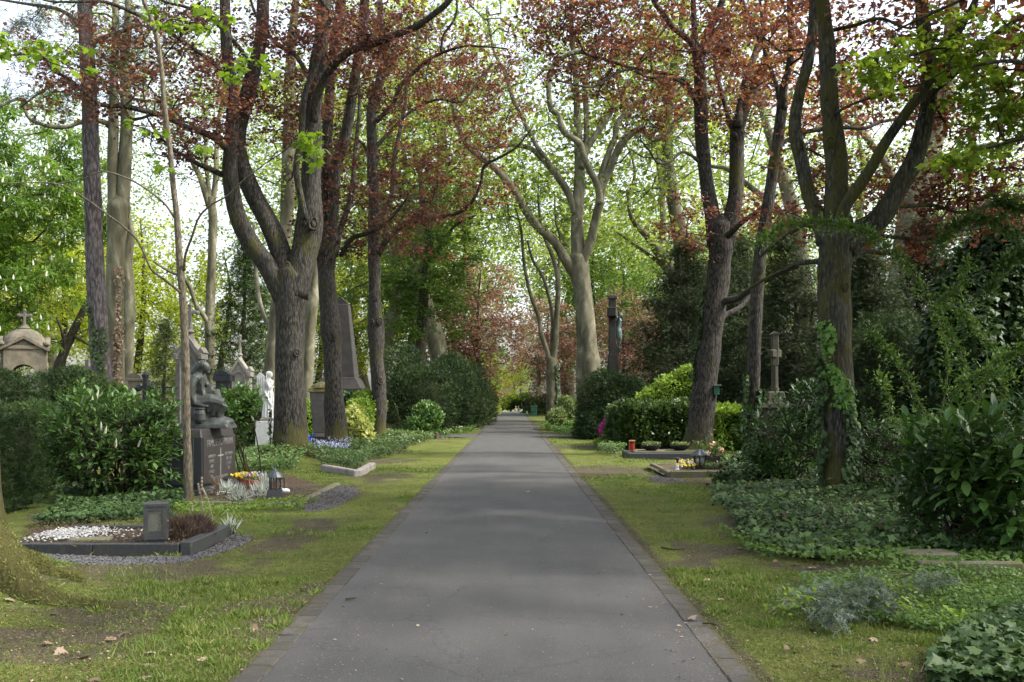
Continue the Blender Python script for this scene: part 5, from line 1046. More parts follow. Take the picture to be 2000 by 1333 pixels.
# moss filled bed under the edging
jm, nt = mat_new('joint_moss'); n_ = noise(nt, coords(nt, world=True), 40, 5, .7); finish(jm, nt, ramp(nt, n_, [(.3, (.025, .022, .015)), (.55, (.06, .055, .025)), (.7, (.1, .1, .035))]), .95, n_, .01)
for x0, x1 in ((-1.60, -1.41), (1.215, 1.40)):
    tag(MB().box(((x0 + x1) / 2, 63, -.035), (x1 - x0, 122, .086)).build('path_bed', jm, origin=(0, 0, 0)), kind='structure')
def paver():
    m, nt = mat_new('paver'); g = coords(nt, world=True); a = noise(nt, g, 70, 5, .7); b = noise(nt, g, 6, 5, .65)
    oi = nt.nodes.new('ShaderNodeObjectInfo')
    c = ramp(nt, a, [(.3, (.038, .036, .034)), (.7, (.1, .095, .087))])
    c = mix(nt, .8, c, mix(nt, 1., c, ramp(nt, oi.outputs['Random'], [(0., (.75, .74, .72)), (1., (1.25, 1.2, 1.15))]), 'MULTIPLY'))
    c = mix(nt, ramp(nt, b, [(.46, 0.), (.62, .75)]), c, (.05, .047, .024))
    return finish(m, nt, c, .9, a, .004, .6, spec=.2)
M['paver'] = paver()
bm_ = MB().box((0, 0, 0), (.146, .192, .07), 0, 1, .008); bo = bm_.build('brick', M['paver'], path)
first = True; joined = MB()
for side_, xc in ((0, -1.4935), (1, 1.297)):
    for q in range(280):
        y = 5.2 + q * .2
        if q < 148:
            o = bo if first else bo.copy()
            if not first: COL.objects.link(o); o.parent = path
            first = False
            o.location = (xc + R.normal() * .0025, y + R.normal() * .003, -.019 + R.normal() * .003); o.rotation_euler = (R.normal() * .015, R.normal() * .02, R.normal() * .012)
        elif not 42.1 < y < 45.4: joined.box((xc + R.normal() * .003, y, -.015), (.146, .19, .07))
jb = joined.build('brick', M['paver'], path); jb['kind'] = 'stuff'

# ------------------------------------------------------------------ grass and ground litter
def ypick(n, y0, y1, p=1.6):   # density falling with distance
    uu = R.random(n); a = 1 - p; return (y0 ** a + uu * (y1 ** a - y0 ** a)) ** (1 / a)
def lawnpts(n, y0, y1, p=1.6, thr=None):
    y = ypick(n, y0, y1, p); x = (R.random(n) * 2 - 1) * (y * .53 + .4); x = np.where(np.abs(x + .1) < 1.47 + .06 * np.sin(y * 3.1) * np.sin(y * 1.3 + 1), np.nan, x)
    ok = ~np.isnan(x); x, y = x[ok], y[ok]; ok = ~soilmask(x, y) & ~((np.abs(y - 43.8) < 1.5)); return x[ok], y[ok]
IVYPOLY = [(1385, 985), (1395, 955), (1440, 935), (1560, 900), (2100, 880), (2100, 1100), (1750, 1088), (1600, 1100), (1480, 1074), (1440, 1035), (1405, 1005)]
LEFTPOLY = [(60, 1030), (0, 1060), (0, 900), (420, 870), (560, 850), (600, 905), (520, 925), (440, 930), (420, 985), (280, 1015), (110, 1030)]
x, y = lawnpts(760000, 5.0, 45, 1.75)
px, pyy = topx(x, y); ok = ~inpoly(px, pyy, IVYPOLY) & ~inpoly(px, pyy, LEFTPOLY)
d = dirt_f(x, y); l = lush_f(x, y); clump = fbm(x * 5, y * 5, 2)
ok &= R.random(len(x)) < np.clip((1 - d * 1.25) * (.25 + .9 * l) * (.35 + 1.3 * sm(clump, .35, .7)), 0.015, 1)
x, y, l, clump = x[ok], y[ok], l[ok], clump[ok]; n = len(x)
p = np.stack([x, y, gz(x, y) - .004], 1); ax = R.normal(size=(n, 3)) * .65; ax[:, 2] = R.uniform(.15, 1.2, n)
hgt = (.013 + .022 * R.random(n)) * (.6 + .9 * l) * (.7 + .8 * sm(clump, .5, .75)) * (1 + y * .02)
leaves('grass', p, ax, R.normal(size=(n, 3)) + [0, 0, .3], hgt, 'needle3', LM['grass'], None, (0, 0, 0), np.clip(.4 + .25 * l + R.normal(size=n) * .22, 0, 1))
print('grass', n)
x, y = lawnpts(300000, 5.0, 26, 1.9); px, pyy = topx(x, y); ok = ~inpoly(px, pyy, IVYPOLY) & ~inpoly(px, pyy, LEFTPOLY) & (R.random(len(x)) > dirt_f(x, y) * 1.1)
x, y = x[ok], y[ok]; n = len(x); ax = R.normal(size=(n, 3)); ax[:, 2] = R.uniform(.1, 1., n)
o = leaves('moss', np.stack([x, y, gz(x, y) - .003], 1), ax, R.normal(size=(n, 3)), (.01 + .016 * R.random(n)) * (1 + y * .03), 'needle3', LM['moss'], None, (0, 0, 0)); o['label'] = 'short moss pile covering the verges'; print('moss', n)

# tufts of longer grass
tx = []; 
for cx, cy, r, k in [(-3.0, 8.3, .35, 240), (-2.4, 8.2, .4, 260), (-2.2, 6.4, .3, 220), (-3.4, 9.0, .35, 220), (-1.9, 6.9, .2, 120), (2.4, 5.9, .3, 220), (2.9, 5.6, .3, 200), (-3.05, 15.3, .16, 90), (-2.2, 14.9, .15, 60), (2.0, 11.5, .3, 160), (3.4, 23, .5, 150), (3.9, 8.9, .25, 120), (1.75, 8.5, .2, 80)]:
    tx.append(np.stack([cx + R.normal(size=k) * r * .5, cy + R.normal(size=k) * r * .5], 1))
tx = np.concatenate(tx); n = len(tx); p = np.stack([tx[:, 0], tx[:, 1], gz(tx[:, 0], tx[:, 1])], 1); ax = R.normal(size=(n, 3)) * .35; ax[:, 2] = 1
o = leaves('long_grass', p, ax, R.normal(size=(n, 3)), .035 + .055 * R.random(n), 'blade', LM['grass'], None, (0, 0, 0))
def scatter(name, label, x, y, size, tpl, leaf, up=1.0, lift=.004, var=None, tilt=.35, spread=None):
    n = len(x); p = np.stack([x, y, gz(x, y) + lift], 1); ax = R.normal(size=(n, 3)); ax[:, 2] *= tilt * .5; nr = R.normal(size=(n, 3)) * tilt; nr[:, 2] += up
    o = leaves(name, p, ax, nr, size * R.uniform(.5, 1.4, n), tpl, LM[leaf], None, (0, 0, 0), var)
    if label: o['label'] = label
    return o
x, y = lawnpts(15000, 5.2, 30, 1.9); scatter('leaf_litter', 'crumbs of dry leaf and twig over the verges', x, y, .018, 'quad', 'dead', lift=.012, tilt=.8)
# blossoms and bud scales fallen on the asphalt
n = 5200; y = ypick(n, 5.3, 30, 1.9); s_ = R.random(n); x = np.where(s_ < .3, 1.28 - np.abs(R.normal(size=n)) * .2, np.where(s_ < .5, -1.3 + np.abs(R.normal(size=n)) * .25, R.uniform(-1.38, 1.2, n)))
x = np.clip(x, -1.4, 1.36); pth = np.stack([x, y, .016 + .018 * (1 - ((x + .1) / 1.35) ** 2)], 1); ax = R.normal(size=(n, 3)); ax[:, 2] = 0.05
o = leaves('bud_scale', pth, ax, np.tile([0, 0, 1.], (n, 1)) + R.normal(size=(n, 3)) * .3, np.where(R.random(n) < .03, .03, .01) * R.uniform(.5, 1.4, n), 'fold', LM['dead'], None, (0, 0, 0), R.random(n) ** .6)
o['label'] = 'specks of fallen bud scales and twig bits on the asphalt'
x, y = lawnpts(40000, 5.0, 24, 1.9); ok = R.random(len(x)) < dirt_f(x, y) * 1.3 + .05; scatter('soil_crumbs', 'dark crumbs of earth on the bare patches', x[ok], y[ok], .014, 'chip', 'mould', lift=-.002, tilt=.8)
# gravel and white pebbles
def polypts(poly, n):
    a = np.array(poly, float); px = R.uniform(a[:, 0].min(), a[:, 0].max(), n * 3); py = R.uniform(a[:, 1].min(), a[:, 1].max(), n * 3)
    k = inpoly(px, py, poly); px, py = px[k][:n], py[k][:n]; Y = EYE * F / (py - HY); return (px - HX) * Y / F, Y
gxs, gys = [], []
for q, nn_ in zip(GRAVEL, (6500, 3200, 1500)): a_, b_ = polypts(q, nn_); gxs.append(a_); gys.append(b_)
scatter('gravel', 'dark grey gravel spread along the grave kerbs', np.concatenate(gxs), np.concatenate(gys), .022, 'chip', 'gravel', lift=.0, tilt=.6)
for q, nn_ in zip(SOIL, (5000, 4000, 1500)):
    a_, b_ = polypts(q, nn_); n = len(a_); p = np.stack([a_, b_, np.full(n, .085 if q is SOIL[0] else .05)], 1); ax = R.normal(size=(n, 3)); ax[:, 2] *= .2
    o = leaves('bark_mulch', p, ax, R.normal(size=(n, 3)) * .5 + [0, 0, 1], .022 * R.uniform(.5, 1.5, n), 'quad', LM['mould'], None, (0, 0, 0))

def cover(name, label, poly, n, leaf, tpl, size, h=.12, droop=.2, mound=.0, stemmy=0, nlim=None, up=1.0, hmin=.02):
    x, y = polypts(poly, n); n = len(x); z0 = gz(x, y); q = R.random(n)
    z = z0 + hmin + (h * (.35 + .65 * fbm(x * 1.7 + 5, y * 1.7, 3) * 1.5)) * q ** .5 + mound * 0
    p = np.stack([x, y, z], 1); ax = R.normal(size=(n, 3)); ax[:, 1] -= .35; ax[:, 2] = ax[:, 2] * .35 - droop; nr = R.normal(size=(n, 3)) * .5; nr[:, 2] += up; nr[:, 1] -= .3
    o = leaves(name, p, ax, nr, size * R.uniform(.55, 1.3, n), tpl, LM[leaf], None, (0, 0, 0), np.clip(.15 + .75 * q * R.uniform(.6, 1.2, n) + .2 * wob(p, 1.5), 0, 1)); o['label'] = label; return o
cover('ground_ivy', 'thick carpet of dark ivy sloping down from the ivy trunk to the grass', IVYPOLY, 34000, 'ivy', 'ivy4', .058, h=.15, droop=.35)
x, y = polypts(IVYPOLY, 500); n = len(x); p = np.stack([x, y, gz(x, y) + .1 + .13 * R.random(n)], 1)
o = leaves('leaf_litter', p, R.normal(size=(n, 3)) * [1, 1, .4], R.normal(size=(n, 3)) * .6 + [0, -.2, 1], .05 * R.uniform(.5, 1.4, n), 'kite', LM['dead'], None, (0, 0, 0), R.random(n) ** 1.5); o['label'] = 'brown dead leaves caught in the ivy carpet'
cover('ground_ivy', 'larger fresh ivy leaves standing above the ivy carpet', IVYPOLY, 2600, 'cover', 'ivy', .08, h=.18, droop=.3, hmin=.04)
cover('ground_ivy', 'bright young ivy sprigs along the lower edge of the ivy carpet', [(1400, 1040), (1480, 1090), (1640, 1110), (1800, 1130), (1990, 1120), (2000, 1085), (1700, 1075), (1500, 1065)], 2600, 'herb', 'ivy', .05, h=.12)
cover('ground_cover', 'low bright herbs below the old kerb in the lower right', [(1560, 1140), (1700, 1125), (2100, 1130), (2100, 1260), (1800, 1235), (1640, 1215), (1600, 1190)], 8500, 'herb', 'fold', .045, h=.1)
cover('ground_ivy', 'large leaved ivy in the lower right corner', [(1830, 1290), (1900, 1230), (2060, 1200), (2060, 1345), (1820, 1345)], 1700, 'ivy', 'ivy', .075, h=.12)
cover('ground_ivy', 'ivy undergrowth around the white angel pedestal and the stout maple', [(440, 935), (470, 900), (500, 865), (600, 870), (610, 905), (560, 925), (520, 930)], 5500, 'cover', 'ivy4', .075, h=.28)
cover('ground_ivy', 'shaded ivy under the laurel bush on the left', [(60, 1030), (110, 1000), (110, 960), (360, 960), (380, 985), (280, 1016), (160, 1028)], 6000, 'ivy', 'ivy4', .06, h=.14)
cover('ground_cover', 'fresh light green herbs at the foot of the slim young tree', [(330, 1000), (360, 985), (440, 985), (600, 985), (595, 998), (440, 1006), (380, 1012)], 1900, 'bright', 'fold', .05, h=.1)
cover('ground_cover', 'mixed weeds near the mossy root', [(0, 1120), (60, 1095), (140, 1110), (220, 1170), (130, 1200), (0, 1210)], 420, 'grass', 'blade', .07, h=.04)
cover('ground_cover', 'leafy planting filling the stone kerbed bed', [(590, 905), (640, 890), (700, 888), (728, 905), (697, 922), (630, 916)], 5200, 'cover', 'quad', .06, h=.32)
cover('ground_cover', 'green undergrowth between the slender maple and the forked maple', [(680, 890), (700, 868), (790, 862), (800, 880), (770, 892), (720, 900)], 4200, 'cover', 'quad', .08, h=.35)
cover('ground_cover', 'low dark mat of plants right of the slender maple', [(745, 868), (760, 850), (830, 850), (850, 862), (820, 872)], 4000, 'hedge', 'quad', .09, h=.4)
cover('ground_cover', 'leafy verge beneath the big dark yew', [(770, 852), (960, 826), (975, 812), (968, 820), (920, 846), (880, 852)], 3800, 'herb', 'quad', .12, h=.25)
cover('ground_cover', 'leafy verge at the foot of the small forked plane', [(1055, 836), (1080, 826), (1125, 826), (1130, 850), (1095, 850)], 3600, 'herb', 'quad', .12, h=.3)
cover('ground_cover', 'dark low plants in front of the clipped hedge', [(1165, 885), (1210, 868), (1225, 880), (1200, 895)], 1500, 'cover', 'quad', .08, h=.3)
cover('ground_ivy', 'ivy creeping round the foot of the slim maple', [(1420, 945), (1440, 905), (1500, 905), (1510, 945), (1470, 960)], 3600, 'ivy', 'ivy4', .075, h=.35)
x, y = polypts([(880, 850), (955, 825), (962, 815), (925, 830), (870, 846)], 420); scatter('blossom', 'white flowers scattered on the verge under the big dark yew', x, y, .06, 'chip', 'white', lift=.22)
x, y = polypts([(600, 902), (640, 888), (690, 886), (680, 900), (620, 908)], 480); p = np.stack([x, y, gz(x, y) + .3 + .12 * R.random(len(x))], 1)
o = leaves('flower_head', p, rdir(len(x)), rdir(len(x)) + [0, -.5, 1], .035, 'chip', LM['blue'], None, (0, 0, 0)); o['label'] = 'blue and white forget-me-nots massed in the kerbed bed'
# ------------------------------------------------------------------ large leaved laurels: shoots with whorls of leaves
_leafm = {}
def leaf_single(leaf):
    if leaf not in _leafm:
        L = []
        for v in (.15, .35, .5, .65, .85, .97):
            me = leaf_mesh('leaf', np.zeros((1, 3)), np.array([[1., 0, 0]]), np.array([[0., 0, 1]]), 1.0, 'laurel', [v]); me.materials.append(LM[leaf]); L.append(me)
        _leafm[leaf] = L
    return _leafm[leaf]
from mathutils import Matrix
def laurel(name, label, ells, shoots, per, size, leaf, base, n_single=0, seed=0, group=None, candles=0, front=.5, upb=.45, stem_r=.018):
    rng = np.random.default_rng(400 + seed); base = np.array(base, float); root = thing(name, base, label, 'shrub', group)
    ells = [np.array(e, float) for e in ells]; w_ = np.array([e[3] * e[5] for e in ells]); tb = Tubes(); Pn = []; Ax = []; Nr = []; tips = []
    for e, k in zip(ells, (shoots * w_ / w_.sum()).astype(int)):
        d = unit(rng.normal(size=(k, 3)) + [0, -front, .15]); rf = np.where(rng.random(k) < .3, rng.uniform(.45, .85, k), rng.uniform(.85, 1.12, k)) * (1 + .16 * wob(d + e[:3], 1.6))
        tips.append(np.concatenate([e[:3] + d * rf[:, None] * e[3:6], d], 1))
    tips = np.concatenate(tips); tips = tips[tips[:, 2] > gz(tips[:, 0], tips[:, 1]) + .05]
    nb = max(6, len(tips) // 16); prim = rng.choice(len(tips), nb, replace=False)
    mids = []
    for i in prim:
        q = base + (tips[i, :3] - base) * rng.uniform(.5, .72); b0 = base + rng.normal(size=3) * [.14, .14, 0]
        m_ = (b0 + q) / 2 + rng.normal(size=3) * .08; pp = catmull([b0, m_, q], 4); tb.add(pp, np.linspace(stem_r, stem_r * .55, len(pp)), 6); mids.append(q)
    mids = np.array(mids)
    for t in tips:
        p, d = t[:3], t[3:]; sh = unit(d * .8 + [0, 0, upb] + rng.normal(size=3) * .25); L = size * rng.uniform(1.5, 2.5)
        q = mids[np.argmin(np.linalg.norm(mids - p, axis=1) + rng.random(len(mids)) * .1)]; s0 = p - sh * L
        tb.add(catmull([q, (q + s0) / 2 + [0, 0, -.03], s0, p], 3), np.linspace(stem_r * .45, stem_r * .16, 10), 4)
        side_ = unit(np.cross(sh, [0, 0, 1.]) + 1e-4); upv = np.cross(side_, sh)
        for j in range(per):
            u_ = (j + .5) / per; a = j * 2.4 + rng.random() * .5; rad = side_ * math.cos(a) + upv * math.sin(a) * .7
            Pn.append(p - sh * L * (1 - u_)); Ax.append(sh * (.25 + .6 * u_) + rad * (1.0 - .35 * u_) + [0, 0, .05]); n_ = np.cross(np.cross(Ax[-1], [0, 0, 1]) + 1e-5, Ax[-1]); Nr.append(n_ + rng.normal(size=3) * .25 * np.linalg.norm(n_) + sh * .25)
    Pn, Ax, Nr = np.array(Pn), np.array(Ax), np.array(Nr); n = len(Pn); sz = size * rng.uniform(.55, 1.15, n); var = np.clip(.4 + .3 * wob(Pn, 2) + rng.normal(size=n) * .22, 0, 1)
    tb.build('stem', M['twig_bark'], root, base)
    sel = np.zeros(n, bool)
    if n_single:
        vis = (Pn[:, 0] / Pn[:, 1] < .515) & (Pn[:, 0] / Pn[:, 1] > -.515); score = sz / Pn[:, 1] - (Pn[:, 1] - Pn[:, 1].min()) * .01; score[~vis] = -9
        sel[np.argsort(-score)[:n_single]] = True
        ms = leaf_single(leaf); a = unit(Ax[sel]); nn = Nr[sel]; nn = unit(nn - (nn * a).sum(1, keepdims=True) * a); s = np.cross(nn, a)
        for p, a_, s_, n_, z_, v_ in zip(Pn[sel] - base, a, s, nn, sz[sel], var[sel]):
            o = bpy.data.objects.new('leaf', ms[min(5, int(v_ * 6))]); COL.objects.link(o); o.parent = root
            mt = Matrix(((a_[0], s_[0], n_[0]), (a_[1], s_[1], n_[1]), (a_[2], s_[2], n_[2]))) * float(z_); mt = mt.to_4x4(); mt.translation = [float(q) for q in p]; o.matrix_local = mt
    if (~sel).any(): leaves('foliage', Pn[~sel], Ax[~sel], Nr[~sel], sz[~sel], 'laurel', LM[leaf], root, base, var[~sel])
    for t in tips[rng.choice(len(tips), min(candles, len(tips)), replace=False)] if candles else ():
        pass
    return root, tips
lr, tp = laurel('cherry_laurel', 'big leaved cherry laurel spreading over the near right edge', [E(1890, 900, 10.6, 115, 115, 1.0), E(1960, 1000, 10.2, 90, 85, .9), E(1840, 860, 11, 90, 60, .8), E(2040, 880, 10.4, 80, 140, .9), E(1790, 960, 11.2, 60, 70, .7)], 330, 8, .2, 'laurel', (5.0, 10.9, .0), 300, 1)
lr2, tp2 = laurel('laurel_bush', 'glossy laurel bush in front of the bronze figure with pale flower spikes', [E(220, 870, 15.9, 125, 110, .95), E(160, 850, 16.1, 70, 95, .8), E(300, 880, 15.9, 60, 85, .7), E(318, 800, 16, 40, 45, .6)], 480, 8, .15, 'rhodo', (X_(230, 16), 16.0, 0.0), 290, 2)
lr3, tp3 = laurel('rhododendron', 'dark large leaved bush between the slim maple and the ivy trunk', [E(1530, 860, 18, 85, 90, .9), E(1575, 800, 18.5, 55, 60, .8), E(1490, 900, 18, 45, 60, .7)], 330, 8, .14, 'laurel', (X_(1540, 18.3), 18.3, 0), 0, 3)
lr4, _ = laurel('rhododendron', 'bright leaved rhododendron immediately right of the bronze figure', [E(470, 800, 20, 36, 44, .7), E(452, 780, 20, 26, 30, .5), E(492, 775, 20, 26, 20, .5)], 115, 8, .16, 'rhodo', (X_(480, 20.2), 20.2, 0), 0, 4)
laurel('shrub', 'broad leaved undergrowth right of the ivy trunk below the yews', [E(1720, 900, 15.5, 70, 75, .8), E(1800, 860, 16.5, 60, 60, .8), E(1700, 830, 16.5, 40, 40, .6)], 260, 8, .09, 'laurel', (X_(1730, 15.8), 15.8, 0), 0, 5)
# pale flower spikes on the laurels
spike = MB().lathe((0, 0, 0), [(.012, 0), (.02, .03), (.018, .09), (.008, .14), (.002, .16)], 7)
sp = spike.build('flower_spike', flat_mat('laurel_spike', (.42, .4, .3), .9), None); sp.parent = lr2
k = 0
for rt, tt, n_ in ((lr2, tp2, 10), (lr3, tp3, 5)):
    cand = tt[tt[:, 1] < np.median(tt[:, 1])]
    for t in cand[R.choice(len(cand), n_, replace=False)]:
        o = sp if k == 0 else sp.copy()
        if k: COL.objects.link(o); o.parent = rt
        k += 1; o.location = [float(a - b_) for a, b_ in zip(t[:3], rt.location)]; o.rotation_euler = (R.normal() * .2, R.normal() * .2, 0)

# arching small leaved sprays on the right
def arching(name, label, paths, Y, leaf, lsize, dens=90, cat='shrub', group=None, seed=0, tuft=.11):
    rng = np.random.default_rng(500 + seed); W0, _ = pix_path([(a, b_, 5) for a, b_ in paths[0][0]], Y); base = np.array([W0[0][0], W0[0][1], 0.]); root = thing(name, base, label, cat, group); pos = []; ax = []
    for pts, dy in paths:
        k = len(pts); W, r = pix_path([(a, b_, 6 * (1 - .75 * i / k)) for i, (a, b_) in enumerate(pts)], Y, dy); W = catmull(W, 6); rr = np.linspace(.012, .003, len(W))
        V, Fc = tube_geo(W, rr, 6); MB().add(V, Fc).build('stem', M['slim_bark'], root, smooth=True)
        L = np.linalg.norm(np.diff(W, axis=0), axis=1).sum(); n = int(L * dens); t = rng.uniform(len(W) * .12, len(W) - 1.01, n); i = t.astype(int); f = (t - i)[:, None]
        c = W[i] * (1 - f) + W[i + 1] * f; tw = rng.normal(size=(n, 3)); q = rng.random(n)[:, None] * tuft; pos.append(c + unit(tw) * q * (1 + .8 * np.sin(t * 2.2))[:, None]); ax.append(unit(tw) + [0, 0, .35])
        m = n // 6; tbx = None
    pos = np.concatenate(pos); ax = np.concatenate(ax); n = len(pos)
    leaves('foliage', pos, ax + rng.normal(size=(n, 3)) * .3, rng.normal(size=(n, 3)) * .5 + [0, 0, 1], lsize * rng.uniform(.6, 1.3, n), 'fold', LM[leaf], root, base)
    return root
arching('arching_shrub', 'long arching stem of small bright leaves crossing in front of the ivy trunk', [
 ([(1800, 930), (1840, 800), (1850, 690), (1820, 600), (1780, 530), (1735, 485), (1690, 455), (1640, 440), (1580, 435), (1520, 447), (1480, 480)], (.6, -1.0)),
 ([(1850, 930), (1800, 800), (1760, 720), (1725, 680), (1702, 648)], (.6, 0)), ([(1830, 920), (1760, 850), (1730, 760), (1715, 735)], (.4, 0))], 14.6, 'herb', .065, 320, seed=1)
arching('arching_shrub', 'upright leafy sprays in front of the ivy mass at the right edge', [
 ([(1900, 930), (1895, 800), (1880, 700), (1850, 640), (1840, 590), (1875, 560), (1890, 500)], (.3, -.2)),
 ([(1910, 930), (1900, 830), (1935, 720), (1985, 690), (2030, 660)], (.3, -.4)), ([(1880, 930), (1850, 840), (1870, 760), (1920, 730), (1990, 740)], (.3, -.3)),
 ([(1930, 930), (1960, 800), (1950, 700), (1900, 640), (1870, 600)], (.5, 0)), ([(1890, 930), (1840, 850), (1800, 830), (1750, 825)], (.2, -.5))], 13.6, 'herb', .06, 340, seed=2)
arching('arching_shrub', 'leafy shoots drooping into the upper part of the ivy mass', [([(2080, 930), (2060, 600), (1990, 470), (1930, 430), (1870, 440), (1830, 480)], (0, .4)), ([(2090, 900), (2060, 560), (2010, 500), (1960, 520), (1930, 580)], (0, .3)), ([(2080, 900), (2050, 450), (1990, 410), (1940, 390)], (0, .3))], 15, 'cover', .08, 300, seed=3)

# ivy climbing the trunks (parts of a climbing ivy thing)
def climb(name, label, cpx, Y, halfw, rows, n, leaf, size, seed=0, origin=None):
    rng = np.random.default_rng(600 + seed); pos = []; nn = []
    tot = sum(r[4] for r in rows)
    for (y0, y1, u0, u1, wgt) in rows:
        k = int(n * wgt / tot); py = rng.uniform(y0, y1, k); t = (py - y0) / (y1 - y0)
        un = rng.uniform(-1, 1, k) * (.22 + .1 * np.sin(py * .05 + seed)) + (u0 + (u1 - u0) * t) + .12 * np.sin(py * .06); un = np.clip(un, -1.08, 1.12)
        cx = np.interp(py, [q[0] for q in cpx], [q[1] for q in cpx]); hw = np.interp(py, [q[0] for q in cpx], [q[2] for q in cpx])
        z = EYE - (py - HY) * Y / F; r = hw * Y / F; th = un * math.pi / 2; lift = rng.uniform(.01, .07, k)
        nv = np.stack([np.sin(th), -np.cos(th), np.zeros(k)], 1); c = np.stack([(cx - HX) * Y / F, np.full(k, Y), z], 1); pos.append(c + nv * (r * 1.02 + lift)[:, None]); nn.append(nv)
    pos = np.concatenate(pos); nn = np.concatenate(nn); k = len(pos); ax = rng.normal(size=(k, 3)) * .5; ax[:, 2] -= .8
    base = np.array([(cpx[-1][1] - HX) * Y / F, Y - .35, 0]); root = thing(name, base, label, 'ivy')
    leaves('foliage', pos, ax, nn + rng.normal(size=(k, 3)) * .35 + [0, 0, .45], size * rng.uniform(.5, 1.25, k), 'ivy', LM[leaf], root, base)
    tb = Tubes()
    for (y0, y1, u0, u1, wgt) in rows:
        py = np.linspace(y1, y0, 12); t = (py - y0) / (y1 - y0); un = u0 + (u1 - u0) * t + .12 * np.sin(py * .06); cx = np.interp(py, [q[0] for q in cpx], [q[1] for q in cpx]); r = np.interp(py, [q[0] for q in cpx], [q[2] for q in cpx]) * Y / F * 1.03
        th = un * math.pi / 2; tb.add(np.stack([(cx - HX) * Y / F + np.sin(th) * r, Y - np.cos(th) * r, EYE - (py - HY) * Y / F], 1), .008, 5)
    tb.build('stem', M['twig_bark'], root, base); return root
T6 = [(600, 1632, 31), (700, 1634, 31), (800, 1639, 32), (900, 1640, 33), (960, 1641, 36), (1000, 1642, 50)]
climb('climbing_ivy', 'pale young ivy strand running up the left face of the mossy many stemmed maple', T6, 15.2, 31, [(628, 780, -.75, 0.05, 1.2), (700, 800, -.9, -.2, .4), (780, 830, .1, .5, .5)], 420, 'ivy_new', .085, 1)
climb('climbing_ivy', 'darker ivy clothing the lower half of the many stemmed maple', T6, 15.15, 31, [(820, 1000, .35, .1, 1.5), (700, 990, -1.0, -.8, 1.6), (880, 1000, .8, .8, .5), (800, 1000, .25, .35, 1.0)], 1300, 'ivy', .075, 2)
climb('climbing_ivy', 'ivy growing on the left edge of the leaning maple', [(580, 1399, 23), (700, 1383, 24), (800, 1371, 26), (890, 1362, 32)], 28.3, 26, [(560, 740, -.95, -1.0, 1)], 300, 'ivy', .12, 3)
climb('climbing_ivy', 'ivy leaves wrapped round the base of the slim straight maple', [(700, 1469, 14), (860, 1462, 16), (940, 1460, 24)], 20.7, 16, [(730, 940, -.6, -.3, 1), (760, 940, .5, .2, 1), (840, 945, 0, 0, 1)], 800, 'ivy', .085, 4)
climb('climbing_ivy', 'sparse ivy dotted over the pine trunk', [(580, 188, 18), (700, 197, 19), (800, 206, 22), (900, 215, 26)], 25.5, 20, [(590, 740, -.4, .4, 1), (640, 760, .5, .2, 1), (600, 700, -.1, -.2, .6)], 260, 'cover', .085, 5)
climb('climbing_ivy', 'brown withered ivy crust on the double plane trunk', [(560, 225, 16), (700, 228, 16), (900, 233, 20)], 37.8, 16, [(580, 760, .55, .35, 1.5), (640, 770, .2, .1, .8), (520, 640, .4, .5, .6)], 500, 'dead', .12, 6)
climb('climbing_ivy', 'green ivy up the right side of the small forked plane', [(700, 1077, 10), (850, 1078, 15)], 62, 12, [(712, 840, .7, .7, 1)], 200, 'cover', .2, 7)
climb('climbing_ivy', 'young ivy at the foot of the stout left maple', [(760, 566, 35), (860, 568, 37), (915, 571, 46)], 24.9, 36, [(800, 915, -.95, -.8, 1), (880, 915, -.3, 0, .4)], 220, 'cover', .09, 8)
